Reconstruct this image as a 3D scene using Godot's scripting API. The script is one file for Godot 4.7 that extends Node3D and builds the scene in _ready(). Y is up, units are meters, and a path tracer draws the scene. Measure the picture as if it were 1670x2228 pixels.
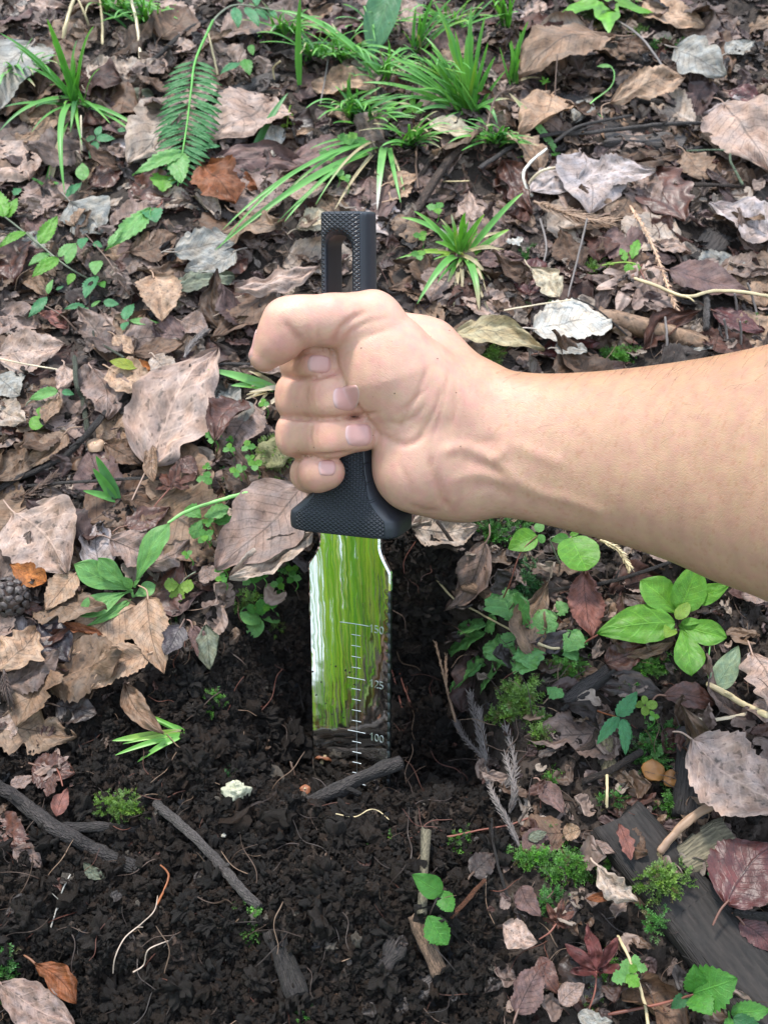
extends Node3D
# A hand holds a digging knife in dug forest soil, with leaf litter and seedlings on the slope behind it.

const FPX := 2389.0            # focal length in pixels of the photograph
const CAMX := Vector3(1, 0, 0)
var cam_up := Vector3(0, cos(deg_to_rad(40.0)), -sin(deg_to_rad(40.0)))
var cam_fwd := Vector3(0, -sin(deg_to_rad(40.0)), -cos(deg_to_rad(40.0)))
var cam_pos := Vector3(0, 0.565 * sin(deg_to_rad(40.0)), 0.565 * cos(deg_to_rad(40.0)))
var g_n := Vector3(0, cos(deg_to_rad(15.0)), sin(deg_to_rad(15.0)))      # normal of the slope
var g_v := Vector3(0, sin(deg_to_rad(15.0)), -cos(deg_to_rad(15.0)))     # up the slope
var rng := RandomNumberGenerator.new()
var n1 := FastNoiseLite.new()
var n2 := FastNoiseLite.new()
var n3 := FastNoiseLite.new()
var n4 := FastNoiseLite.new()
var nz := FastNoiseLite.new()
var names := {}
var M := {}
const REG := {"A": [0.0, 0.0, 1.951], "B": [820.0, 0.0, 1.951], "C": [0.0, 500.0, 2.369], "D": [0.0, 1050.0, 2.369], "E": [0.0, 1600.0, 1.951],
	"F": [820.0, 1600.0, 1.951], "G": [900.0, 1100.0, 2.153], "H": [900.0, 350.0, 2.153], "S": [0.0, 0.0, 1.0], "K": [350.0, 1300.0, 2.369]}
const COL := {
	"pale": Color(0.50, 0.385, 0.305), "peach": Color(0.47, 0.30, 0.195), "mauve": Color(0.335, 0.228, 0.188), "pinktan": Color(0.475, 0.33, 0.265), "brown": Color(0.17, 0.095, 0.058),
	"rust": Color(0.26, 0.085, 0.03), "redbrown": Color(0.13, 0.05, 0.033), "maroon": Color(0.125, 0.035, 0.032), "plum": Color(0.05, 0.033, 0.038), "cream": Color(0.60, 0.49, 0.34),
	"white": Color(0.68, 0.62, 0.54), "grey": Color(0.36, 0.335, 0.295), "lavender": Color(0.48, 0.39, 0.365), "olive": Color(0.17, 0.185, 0.125), "orange": Color(0.5, 0.17, 0.04),
	"dark": Color(0.065, 0.042, 0.034), "purple": Color(0.175, 0.10, 0.088), "rose": Color(0.28, 0.11, 0.085), "tanbrown": Color(0.29, 0.18, 0.115), "straw": Color(0.5, 0.4, 0.23),
	"bright": Color(0.165, 0.42, 0.045), "green": Color(0.10, 0.32, 0.05), "teal": Color(0.09, 0.31, 0.12), "deep": Color(0.05, 0.18, 0.06), "lime": Color(0.27, 0.44, 0.06),
	"mint": Color(0.21, 0.47, 0.13), "pgreen": Color(0.33, 0.43, 0.26), "yellowgreen": Color(0.36, 0.42, 0.05), "bark": Color(0.055, 0.042, 0.038), "barkbrown": Color(0.11, 0.065, 0.045),
	"plankgrey": Color(0.036, 0.027, 0.023), "ochre": Color(0.30, 0.13, 0.035), "oldwood": Color(0.30, 0.255, 0.165), "barkgrey": Color(0.15, 0.125, 0.115), "redstem": Color(0.17, 0.055, 0.035)}


# ---------- colour, names, tags
func ink(c: Color, k := 1.0) -> Color:      # a linear base colour as the sRGB value that a vertex carries
	return Color(pow(clampf(c.r * k, 0, 1), 1 / 2.2), pow(clampf(c.g * k, 0, 1), 1 / 2.2), pow(clampf(c.b * k, 0, 1), 1 / 2.2))

func numbered(s: String) -> String:
	var n: int = names.get(s, 0)
	names[s] = n + 1
	return s if n == 0 else "%s_%03d" % [s, n]

func tag(o: Node, label := "", category := "", group := "", kind := "") -> Node:
	if label: o.set_meta("label", label)
	if category: o.set_meta("category", category)
	if group: o.set_meta("group", group)
	if kind: o.set_meta("kind", kind)
	return o

func thing(called: String, label: String, category: String, at := Vector3.ZERO, group := "") -> Node3D:
	var o := Node3D.new()
	o.name = numbered(called)
	add_child(o)
	o.position = at
	tag(o, label, category, group)
	return o

func part(called: String, mesh: Mesh, mat: Material, parent: Node3D, kind := "") -> MeshInstance3D:
	var o := MeshInstance3D.new()
	o.name = called
	o.mesh = mesh
	o.material_override = mat
	parent.add_child(o, true)
	if kind: o.set_meta("kind", kind)
	return o

func root_mesh(called: String, mesh: Mesh, mat: Material, label: String, category: String, group := "", kind := "") -> MeshInstance3D:
	var o := MeshInstance3D.new()
	o.name = numbered(called)
	o.mesh = mesh
	o.material_override = mat
	add_child(o)
	tag(o, label, category, group, kind)
	return o

func scatter(called: String, mesh: Mesh, mat: Material, where: Array, tints: PackedColorArray, parent: Node3D = null) -> MultiMeshInstance3D:
	var mm := MultiMesh.new()
	mm.transform_format = MultiMesh.TRANSFORM_3D
	mm.use_colors = true
	mm.mesh = mesh
	mm.instance_count = where.size()
	for i in where.size():
		mm.set_instance_transform(i, where[i])
		mm.set_instance_color(i, tints[i])
	var o := MultiMeshInstance3D.new()
	o.multimesh = mm
	o.material_override = mat
	o.set_meta("kind", "stuff")
	if parent:
		o.name = called
		parent.add_child(o, true)
	else:
		o.name = numbered(called)
		add_child(o)
	return o


# ---------- a mesh that is being built
class MB:
	var v := PackedVector3Array()
	var uv := PackedVector2Array()
	var c := PackedColorArray()
	var idx := PackedInt32Array()
	func add(p: Vector3, t: Vector2, k: Color) -> int:
		v.append(p)
		uv.append(t)
		c.append(k)
		return v.size() - 1
	func tri(a: int, b: int, d: int) -> void:
		idx.append(a)
		idx.append(b)
		idx.append(d)
	func quad(a: int, b: int, d: int, e: int) -> void:     # clockwise seen from outside
		idx.append_array(PackedInt32Array([a, b, d, a, d, e]))
	func lattice(first: int, rows: int, cols: int) -> void:
		for i in rows - 1:
			for j in cols - 1:
				var a := first + i * cols + j
				quad(a, a + 1, a + cols + 1, a + cols)
	func mesh() -> ArrayMesh:
		var nrm := PackedVector3Array()
		nrm.resize(v.size())
		for k in range(0, idx.size(), 3):
			var a := idx[k]
			var b := idx[k + 1]
			var d := idx[k + 2]
			var w := (v[d] - v[a]).cross(v[b] - v[a])
			nrm[a] += w
			nrm[b] += w
			nrm[d] += w
		for k in nrm.size():
			nrm[k] = nrm[k].normalized() if nrm[k].length_squared() > 1e-30 else Vector3.UP
		var arr := []
		arr.resize(Mesh.ARRAY_MAX)
		arr[Mesh.ARRAY_VERTEX] = v
		arr[Mesh.ARRAY_NORMAL] = nrm
		arr[Mesh.ARRAY_TEX_UV] = uv
		arr[Mesh.ARRAY_COLOR] = c
		arr[Mesh.ARRAY_INDEX] = idx
		var m := ArrayMesh.new()
		m.add_surface_from_arrays(Mesh.PRIMITIVE_TRIANGLES, arr)
		return m


# ---------- places: the photograph's rays and the ground they meet
func px(r: String, x: float, y: float) -> Vector2:
	return Vector2(REG[r][0] + x / REG[r][2], REG[r][1] + y / REG[r][2])

func cam3(x: float, y: float, z: float) -> Vector3:
	return cam_pos + CAMX * x + cam_up * y + cam_fwd * z

func at_depth(p: Vector2, z: float) -> Vector3:
	return cam3((p.x - 835.0) / FPX * z, (1114.0 - p.y) / FPX * z, z)

func ground_point(gx: float, gy: float, gh: float) -> Vector3:
	return CAMX * gx + g_v * gy + g_n * gh

func to_ground(w: Vector3) -> Vector3:
	return Vector3(w.x, w.dot(g_v), w.dot(g_n))

func to_px(w: Vector3) -> Vector2:
	var d := w - cam_pos
	var z := maxf(d.dot(cam_fwd), 0.01)
	return Vector2(835.0 + d.x / z * FPX, 1114.0 - d.dot(cam_up) / z * FPX)

func bump(x: float, a: float, b: float) -> float:
	return smoothstep(a, b, x)

func H(gx: float, gy: float) -> float:       # height of the ground over the plane of the slope
	var h := 0.007 * n1.get_noise_2d(gx, gy) + 0.0035 * n2.get_noise_2d(gx, gy)
	var near := 1.0 - bump(absf(gx), 0.32, 0.45)
	if near > 0.0 and gy < 0.7 and gy > -0.4:
		var soil := bump(gy, -0.02, -0.07)
		h += near * ((0.002 + 0.0022 * soil) * n3.get_noise_2d(gx, gy) + (0.0045 + 0.0055 * soil) * (0.35 - absf(n4.get_noise_2d(gx, gy))))
		var pit := bump(gy, -0.020, -0.062) * bump(gy, -0.156, -0.112) * bump(gx, -0.085, -0.035) * bump(gx, 0.064, 0.036)
		h -= 0.056 * pit
		var slack := bump(gy, -0.03, -0.07) * bump(gx, -0.20, -0.13) * bump(gx, 0.14, 0.05)
		h -= 0.010 * slack
		var dx := (gx + 0.02) / 0.10
		var dy := (gy + 0.195) / 0.022
		h += 0.012 * exp(-dx * dx - dy * dy)
	if gy < -0.45:
		h += tan(deg_to_rad(15.0)) * (-gy - 0.45)
	if gy > 3.0:
		h -= tan(deg_to_rad(15.0)) * (gy - 3.0)
	return h

func P(p: Vector2, lift := 0.0) -> Vector3:     # the point lift metres over the ground that is seen at pixel p
	var x := (p.x - 835.0) / FPX
	var y := (1114.0 - p.y) / FPX
	var dn := 0.57358 * y - 0.81915
	var dv := 0.57358 + 0.81915 * y
	var t := (0.46282 - (0.03 + lift)) / -dn
	var last := t
	for k in 40:
		var gh := 0.46282 + t * dn
		if gh - lift <= H(x * t, -0.32407 + t * dv):
			break
		last = t
		t += 0.004
	for k in 5:
		var m := (last + t) * 0.5
		if 0.46282 + m * dn - lift <= H(x * m, -0.32407 + m * dv):
			t = m
		else:
			last = m
	return ground_point(x * t, -0.32407 + t * dv, 0.46282 + t * dn)

func depth_of(w: Vector3) -> float:
	return (w - cam_pos).dot(cam_fwd)


# ---------- textures and materials
func picture(w: int, h: int, data: PackedByteArray) -> ImageTexture:
	return ImageTexture.create_from_image(Image.create_from_data(w, h, false, Image.FORMAT_RGB8, data))

func noise_tex(kind: int, freq: float, size: int, octaves := 4, sd := 1) -> NoiseTexture2D:
	var n := FastNoiseLite.new()
	n.noise_type = kind
	n.frequency = freq
	n.fractal_octaves = octaves
	n.seed = sd
	var t := NoiseTexture2D.new()
	t.width = size
	t.height = size
	t.seamless = true
	t.noise = n
	return t

func mat(rough: float, vertex := true) -> StandardMaterial3D:
	var m := StandardMaterial3D.new()
	m.roughness = rough
	m.vertex_color_use_as_albedo = vertex
	m.vertex_color_is_srgb = vertex
	return m

func tri_bump(m: StandardMaterial3D, t: Texture2D, cm: float, scale: float) -> void:
	m.heightmap_enabled = true
	m.heightmap_texture = t
	m.heightmap_scale = cm
	m.uv1_triplanar = true
	m.uv1_scale = Vector3.ONE * scale

func leaf_picture(sd: int, veins: float, dark_veins: bool, blotch: float) -> Array:    # [colour, relief] of a leaf: midrib, side veins, blotches, specks
	var w := 192
	var h := 256
	var a := FastNoiseLite.new()
	a.seed = sd
	a.frequency = 0.018
	a.fractal_octaves = 4
	var b := FastNoiseLite.new()
	b.seed = sd + 7
	b.frequency = 0.11
	var cell := FastNoiseLite.new()
	cell.seed = sd + 3
	cell.noise_type = FastNoiseLite.TYPE_CELLULAR
	cell.cellular_return_type = FastNoiseLite.RETURN_DISTANCE2_SUB
	cell.frequency = 0.07
	var data := PackedByteArray()
	data.resize(w * h * 3)
	var rel := PackedByteArray()
	rel.resize(w * h * 3)
	var at := 0
	for y in h:
		var t := float(y) / h
		for x in w:
			var u := absf(float(x) / w - 0.5) * 2.0
			var side := 0.37 if x < w / 2 else 0.0
			var ph := (t - u * (0.22 + 0.06 * t)) * veins + side + 0.05 * a.get_noise_2d(x, y)
			var f := absf(ph - floorf(ph) - 0.5) * 2.0
			var vein := bump(f, 0.80, 0.99) * (1.0 - 0.6 * u) * bump(u, 0.0, 0.04)
			var mid := 1.0 - bump(u, 0.012, 0.045)
			var net := bump(cell.get_noise_2d(x, y * 1.1), -0.75, -0.98)
			var k := 0.84 + blotch * a.get_noise_2d(x, y) + 0.10 * b.get_noise_2d(x * 1.3, y) - 0.05 * net
			var sign := -0.22 if dark_veins else 0.12
			k += sign * maxf(vein, mid)
			var spot := bump(a.get_noise_2d(x * 2.3 + 300, y * 2.3), 0.32, 0.5)
			var speck := bump(b.get_noise_2d(x * 0.9 + 90, y), 0.55, 0.7)
			var r := k - 0.28 * spot * blotch * 3.0 - 0.25 * speck * blotch * 3.0
			var warm := 0.05 * a.get_noise_2d(x + 900, y)
			data[at] = int(clampf(r + warm, 0.05, 1.0) * 255)
			data[at + 1] = int(clampf(r, 0.05, 1.0) * 255)
			data[at + 2] = int(clampf(r - warm, 0.05, 1.0) * 255)
			var hh := 0.5 + 0.3 * vein + 0.5 * mid - 0.12 * net + 0.12 * b.get_noise_2d(x, y) + 0.1 * a.get_noise_2d(x * 2, y * 2)
			var hb := int(clampf(hh, 0, 1) * 255)
			rel[at] = hb
			rel[at + 1] = hb
			rel[at + 2] = hb
			at += 3
	return [picture(w, h, data), picture(w, h, rel)]

func checker_picture() -> Array:      # relief and roughness of the grip: 60 x 140 mm seen from the front, diamonds between two seams, grooves across the right band
	var w := 480
	var h := 1120
	var rel := PackedByteArray()
	rel.resize(w * h * 3)
	var at := 0
	for y in h:
		var s := 140.0 - y / 8.0
		var a := grip_half(s).x
		var edge: float = lerpf(a * 0.80, a - 5.2, bump(s, 22.0, 8.0))
		for x in w:
			var xm := x / 8.0 - 30.0
			var v := 0.5
			if absf(xm) < edge and s > 1.0 and s < 136.0:
				var p := (xm / 2.5 + s / 1.75)
				var q := (xm / 2.5 - s / 1.75)
				var d := minf(absf(p - roundf(p)), absf(q - roundf(q)))
				v = 0.30 + 0.55 * bump(d, 0.04, 0.30)
			else:
				var e := absf(absf(xm) - edge)
				v = 0.5 - 0.3 * (1.0 - bump(e, 0.1, 0.45))
				if xm > edge:
					for g in [15.5, 22.5, 30.5, 38.0]:
						v -= 0.4 * (1.0 - bump(absf(s - g - (xm - edge) * 0.35), 0.2, 0.6))
			var b := int(clampf(v, 0, 1) * 255)
			rel[at] = b
			rel[at + 1] = b
			rel[at + 2] = b
			at += 3
	return [picture(w, h, rel)]

func stretched_picture(sd: int, fx: float, fy: float) -> Array:     # grain that runs along v: [tone, relief]
	var n := FastNoiseLite.new()
	n.seed = sd
	n.frequency = 1.0
	n.fractal_octaves = 4
	var w := 256
	var data := PackedByteArray()
	data.resize(w * w * 3)
	var at := 0
	for y in w:
		for x in w:
			var ang := TAU * x / w
			var k := 0.5 + 0.55 * n.get_noise_3d(cos(ang) * fx, sin(ang) * fx, y * fy / w)
			var b := int(clampf(k, 0, 1) * 255)
			data[at] = b
			data[at + 1] = b
			data[at + 2] = b
			at += 3
	var tone := PackedByteArray()
	tone.resize(data.size())
	for k in data.size():
		tone[k] = 110 + int(data[k] * 0.56)
	return [picture(w, w, tone), picture(w, w, data)]

func skin_picture() -> ImageTexture:      # fine relief of skin: a net of small cells under longer slanting wrinkles; it tiles
	var w := 512
	var a := FastNoiseLite.new()
	a.noise_type = FastNoiseLite.TYPE_CELLULAR
	a.cellular_return_type = FastNoiseLite.RETURN_DISTANCE2_SUB
	a.frequency = 0.085
	var b := FastNoiseLite.new()
	b.seed = 5
	b.frequency = 0.03
	b.fractal_octaves = 3
	var raw := Image.create(w, w, false, Image.FORMAT_RF)
	var data := PackedByteArray()
	data.resize(w * w * 3)
	var at := 0
	for y in w:
		for x in w:
			var s := 0.0
			for e in 2:
				var fx := x - w * e
				var k := (1.0 - x / float(w)) if e == 0 else x / float(w)
				var u := fx * 0.8 + y * 0.6
				var v := -fx * 0.6 + y * 0.8
				var cells := clampf(a.get_noise_2d(fx * 1.0, y) + 1.0, 0.0, 1.0)
				var lines := 1.0 - absf(b.get_noise_2d(u * 0.35, v * 2.6)) * 3.0
				s += k * (0.55 + 0.35 * cells - 0.35 * bump(lines, 0.55, 1.0))
			var q := int(clampf(s, 0, 1) * 255)
			data[at] = q
			data[at + 1] = q
			data[at + 2] = q
			at += 3
	return picture(w, w, data)

func make_materials() -> void:
	var soil_bump := noise_tex(FastNoiseLite.TYPE_SIMPLEX_SMOOTH, 0.02, 256, 5, 3)
	var grain := noise_tex(FastNoiseLite.TYPE_CELLULAR, 0.06, 256, 3, 9)
	var pic := [leaf_picture(11, 9.0, true, 0.20), leaf_picture(23, 7.0, false, 0.26), leaf_picture(37, 12.0, true, 0.15)]
	for k in 3:
		for wet in 2:
			var m := mat([0.60, 0.44][wet])
			m.albedo_texture = pic[k][0]
			m.heightmap_enabled = true
			m.heightmap_texture = pic[k][1]
			m.heightmap_scale = 0.035
			m.metallic_specular = [0.4, 0.5][wet]
			if wet == 0:
				m.backlight_enabled = true
				m.backlight = Color(0.22, 0.19, 0.15)
			M["dry%d%d" % [k, wet]] = m
	var gp := [leaf_picture(51, 8.0, false, 0.07), leaf_picture(67, 5.0, false, 0.09)]
	for k in 2:
		var m := mat(0.42)
		m.albedo_texture = gp[k][0]
		m.heightmap_enabled = true
		m.heightmap_texture = gp[k][1]
		m.heightmap_scale = 0.03
		m.metallic_specular = 0.42
		m.backlight_enabled = true
		m.backlight = Color(0.72, 0.78, 0.5)
		M["green%d" % k] = m
	var gr := mat(0.42)
	gr.backlight_enabled = true
	gr.backlight = Color(0.6, 0.7, 0.4)
	M.grass = gr
	var far := mat(0.5)
	far.backlight_enabled = true
	far.backlight = Color(0.9, 0.95, 0.6)
	M.far = far
	M.soil = mat(0.82)
	tri_bump(M.soil, soil_bump, 0.35, 22.0)
	M.crumb = mat(0.62)
	tri_bump(M.crumb, soil_bump, 0.15, 40.0)
	M.crumb.metallic_specular = 0.45
	M.fibre = mat(0.6)
	M.fragment = mat(0.6)
	M.moss = mat(0.5)
	M.moss.backlight_enabled = true
	M.moss.backlight = Color(0.5, 0.6, 0.3)
	var bk := stretched_picture(5, 4.0, 9.0)
	M.bark = mat(0.66)
	M.bark.albedo_texture = bk[0]
	M.bark.heightmap_enabled = true
	M.bark.heightmap_texture = bk[1]
	M.bark.heightmap_scale = 0.16
	var wd := stretched_picture(15, 9.0, 3.0)
	M.wood = mat(0.78)
	M.wood.albedo_texture = wd[0]
	M.wood.heightmap_enabled = true
	M.wood.heightmap_texture = wd[1]
	M.wood.heightmap_scale = 0.13
	M.stem = mat(0.5)
	M.stone = mat(0.75)
	tri_bump(M.stone, grain, 0.06, 60.0)
	var sk := mat(0.41)
	tri_bump(sk, skin_picture(), 0.028, 30.0)
	sk.metallic_specular = 0.42
	sk.subsurf_scatter_enabled = true
	sk.subsurf_scatter_strength = 0.10
	M.skin = sk
	var nl := mat(0.36)
	nl.metallic_specular = 0.5
	M.nail = nl
	var grip := StandardMaterial3D.new()
	grip.albedo_color = Color(0.023, 0.027, 0.036).linear_to_srgb()
	grip.roughness = 0.45
	grip.metallic_specular = 0.5
	var ck := checker_picture()
	grip.heightmap_enabled = true
	grip.heightmap_texture = ck[0]
	grip.heightmap_scale = 0.11
	M.grip = grip
	var gs := StandardMaterial3D.new()
	gs.albedo_color = grip.albedo_color
	gs.roughness = 0.42
	M.grip_side = gs
	var steel := StandardMaterial3D.new()
	steel.albedo_color = Color(0.90, 0.90, 0.89)
	steel.metallic = 1.0
	steel.roughness = 0.045
	M.steel = steel
	var rim := StandardMaterial3D.new()
	rim.albedo_color = Color(0.30, 0.31, 0.32)
	rim.metallic = 1.0
	rim.roughness = 0.38
	M.rim = rim
	var etch := StandardMaterial3D.new()
	etch.albedo_color = Color(0.76, 0.78, 0.79)
	etch.metallic = 0.9
	etch.roughness = 0.38
	M.etch = etch


# ---------- shapes
func half_width(shape: String, t: float) -> float:
	match shape:
		"ovate": return pow(maxf(sin(PI * pow(t, 0.72)), 0.0), 0.85)
		"elliptic": return pow(maxf(sin(PI * t), 0.0), 0.8)
		"obovate": return pow(maxf(sin(PI * pow(t, 1.35)), 0.0), 0.8)
		"lance": return pow(maxf(sin(PI * pow(t, 0.8)), 0.0), 1.15)
		"round": return sqrt(maxf(1.0 - pow(2.0 * t - 1.0, 2.0), 0.0))
		"spatulate": return maxf(0.13 * (1.0 - t), pow(maxf(sin(PI * pow(t, 1.75)), 0.0), 0.8)) * sqrt(maxf(1.0 - pow(t, 14.0), 0.0))
		"oak": return pow(maxf(sin(PI * pow(t, 0.9)), 0.0), 0.8) * (0.86 + 0.14 * cos(t * TAU * 4.0 + 0.8 * sin(t * 9.0)))
		"strip": return minf(1.0, minf(t * 12.0, (1.0 - t) * 5.0) + 0.25)
	return 0.0

# A leaf that lies along +z from its base, its face up +y. curl: radians across the width (+ edges up), bend: radians along the length (+ tip up).
func leaf_mesh(L: float, W: float, shape: String, col: Color, curl: float, bend: float, teeth: int, tooth: float, rough: float, torn: float, green := false) -> ArrayMesh:
	var b := MB.new()
	var rows := 30 if L < 0.02 else 49
	var cols := 9 if L < 0.02 else 15
	var sd := rng.randf() * 1000.0
	var bites := []
	if torn > 0.0:
		for k in 3:
			bites.append([rng.randf_range(0.12, 0.98), rng.randf_range(0.03, 0.10), rng.randf_range(0.2, 0.75) * torn, 1.0 if rng.randf() < 0.5 else -1.0])
	var fold := rng.randf_range(0.03, 0.16)
	var shift := rng.randf_range(-0.1, 0.1) * rough
	for i in rows:
		var t := float(i) / (rows - 1)
		var hw := half_width(shape, clampf(t, 0.004, 0.996)) * W * 0.5
		var saw := t * teeth - floorf(t * teeth)
		for j in cols:
			var u := 2.0 * j / (cols - 1) - 1.0
			var w := hw
			if teeth > 0:
				w *= 1.0 + tooth * (saw - 0.5)
			w *= 1.0 + (0.16 if torn > 0.0 else 0.05) * nz.get_noise_2d(t * 260.0 + sd, signf(u) * 50.0)
			for q in bites:
				if q[3] == signf(u):
					w *= 1.0 - q[2] * exp(-pow((t - q[0]) / q[1], 2.0))
			var x := u * w
			var y := fold * absf(x)
			y += rough * L * (0.055 * nz.get_noise_2d(u * 55.0 + sd, t * 80.0) + 0.02 * nz.get_noise_2d(u * 150.0 + sd, t * 220.0 + 77))
			y += 0.006 * L * rough * sin((t - absf(u) * 0.24) * TAU * 8.0) * (1.0 - t) * absf(u)
			y += rough * 0.05 * L * pow(absf(u), 3.0) * nz.get_noise_2d(t * 120.0 + sd, u * 9.0 + 30)
			var kx := curl * (0.75 + 0.5 * nz.get_noise_2d(t * 60.0, sd)) / maxf(W, 1e-5)
			if absf(kx) > 1e-3:
				var r := 1.0 / kx
				var a := x * kx
				x = sin(a) * (r - y)
				y = r - cos(a) * (r - y)
			var z := t * L
			if absf(bend) > 1e-3:
				var rz := L / bend
				var az := t * bend
				z = sin(az) * (rz - y)
				y = rz - cos(az) * (rz - y)
			x += shift * L * sin(t * PI)
			var k := 1.0 + 0.16 * nz.get_noise_2d(u * 40.0 + sd * 3.0, t * 55.0)
			if not green:
				k *= 1.0 - 0.22 * bump(absf(u), 0.75, 1.0) * (0.5 + nz.get_noise_2d(t * 90.0, sd + u))
			var cc := Color(col.r * k, col.g * k, col.b * k)
			if not green:
				var br := bump(nz.get_noise_2d(u * 30.0 + 500.0 + sd, t * 40.0), 0.18, 0.42) * 0.45
				cc = cc.lerp(Color(col.r * 0.42, col.g * 0.35, col.b * 0.30), br)
			b.add(Vector3(x, y, z), Vector2(0.5 + 0.5 * u, t), ink(cc))
	b.lattice(0, rows, cols)
	return b.mesh()

# A palmate leaf with pointed lobes round its base at the origin, its middle lobe along +z.
func palm_mesh(L: float, lobes: Array, col: Color, rough: float, droop: float, toothed := 0.12, narrow := 0.55, green := false) -> ArrayMesh:
	var b := MB.new()
	var cols := 97
	var rows := 13
	var sd := rng.randf() * 900.0
	var span := 2.75
	for i in rows:
		var r := float(i) / (rows - 1)
		for j in cols:
			var u := 2.0 * j / (cols - 1) - 1.0
			var ang := u * span
			var rad := 0.16
			var near := 9.0
			for q in lobes:
				var d := absf(ang - q[0])
				near = minf(near, d)
				rad = maxf(rad, q[1] * pow(maxf(1.0 - d / narrow, 0.0), 0.75))
			rad *= 1.0 + toothed * (absf(fmod(u * 36.0 + 400.0, 1.0) - 0.5) - 0.25) * r
			rad *= L
			var p := Vector3(sin(ang) * rad * r, 0, cos(ang) * rad * r)
			p.y = rough * L * (0.13 * nz.get_noise_2d(p.x / L * 90.0 + sd, p.z / L * 90.0) + 0.03 * nz.get_noise_2d(p.x / L * 260.0, p.z / L * 260.0 + sd))
			p.y += minf(near, 0.4) * 0.22 * L * r * rough - droop * L * r * r * (0.35 + 0.3 * sin(ang * 1.7 + sd))
			var k := 1.0 + 0.2 * nz.get_noise_2d(p.x / L * 60.0 + sd * 2, p.z / L * 60.0)
			if near < 0.05 and not green:
				k *= 0.8
			b.add(p, Vector2(0.5 + p.x / L * 0.4, 0.45 + p.z / L * 0.4), ink(col, k))
	b.lattice(0, rows, cols)
	return b.mesh()

# A tube through points; radii along it; uneven by noise.
func tube(b: MB, pts: Array, r0: float, r1: float, sides: int, col: Color, uneven := 0.0, flat := 1.0, taper_ends := true) -> void:
	var n := pts.size()
	var first := b.v.size()
	var sd := rng.randf() * 800.0
	var along := 0.0
	var side := Vector3.ZERO
	for i in n:
		var dir: Vector3 = (pts[mini(i + 1, n - 1)] - pts[maxi(i - 1, 0)]).normalized()
		if i == 0:
			side = dir.cross(Vector3.UP)
			if side.length() < 0.05:
				side = dir.cross(Vector3.RIGHT)
			side = side.normalized()
		else:
			side = (side - dir * side.dot(dir)).normalized()
			along += pts[i].distance_to(pts[i - 1])
		var up := side.cross(dir)
		var t := float(i) / maxi(n - 1, 1)
		var r := lerpf(r0, r1, t)
		if taper_ends and (i == 0 or i == n - 1):
			r *= 0.72
		for j in sides + 1:
			var a := TAU * j / sides
			var rr := r * (1.0 + uneven * nz.get_noise_2d(along * 5.0 / maxf(r0, 1e-4) + sd, 40.0 * cos(a) + sd))
			var k := 1.0 + 0.4 * nz.get_noise_2d(along * 900.0 + sd, 25.0 * sin(a)) + 0.5 * bump(nz.get_noise_2d(along * 2200.0 + sd, 40.0 * cos(a) + 70.0), 0.25, 0.4)
			b.add(pts[i] + (side * cos(a) + up * sin(a) * flat) * rr, Vector2(float(j) / sides, along / maxf(r0 * 9.0, 1e-4)), ink(col, k))
	for i in n - 1:
		for j in sides:
			var q := first + i * (sides + 1) + j
			b.quad(q, q + 1, q + sides + 2, q + sides + 1)
	for e in 2:
		var i := 0 if e == 0 else n - 1
		var c := b.add(pts[i], Vector2(0.5, 0.5), ink(col, 1.25))
		for j in sides:
			var q := first + i * (sides + 1) + j
			if e == 0: b.tri(c, q + 1, q)
			else: b.tri(c, q, q + 1)

func smooth_path(pts: Array, steps: int) -> Array:
	var out := []
	for i in pts.size() - 1:
		var p0: Vector3 = pts[maxi(i - 1, 0)]
		var p3: Vector3 = pts[mini(i + 2, pts.size() - 1)]
		for k in steps:
			var t := float(k) / steps
			out.append((pts[i] as Vector3).cubic_interpolate(pts[i + 1], p0, p3, t))
	out.append(pts[-1])
	return out

func tube_mesh(pts: Array, r0: float, r1: float, sides: int, col: Color, uneven := 0.0, flat := 1.0) -> ArrayMesh:
	var b := MB.new()
	tube(b, pts, r0, r1, sides, col, uneven, flat)
	return b.mesh()

# A grass blade along a path, folded like a V along its middle.
func blade_mesh(p0: Vector3, p1: Vector3, p2: Vector3, w: float, c0: Color, c1: Color, facing: Vector3) -> ArrayMesh:
	var b := MB.new()
	var n := 15
	for i in n:
		var t := float(i) / (n - 1)
		var p := p0 * (1 - t) * (1 - t) + p1 * 2 * t * (1 - t) + p2 * t * t
		var d := ((p1 - p0) * (1 - t) + (p2 - p1) * t).normalized()
		var s := facing.cross(d).normalized()
		var up := d.cross(s)
		var ww := w * 0.5 * minf(1.0, 0.55 + t * 2.0) * pow(maxf(1.0 - pow(t, 2.2), 0.0), 0.8) + 0.00012
		var c := c0.lerp(c1, bump(t, 0.55, 0.95)) * (1.0 + 0.08 * sin(t * 23.0))
		for j in 5:
			var u := (j - 2) * 0.5
			b.add(p + s * ww * u - up * ww * 0.35 * (1.0 - absf(u)), Vector2(0.5 + u * 0.5, t), ink(c, 1.0 - 0.18 * (1.0 - absf(u))))
	b.lattice(0, n, 5)
	return b.mesh()

func frame_on(base: Vector3, tip: Vector3, normal: Vector3) -> Transform3D:
	var z := (tip - base).normalized()
	var x := normal.cross(z).normalized()
	return Transform3D(Basis(x, z.cross(x), z), base)

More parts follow.
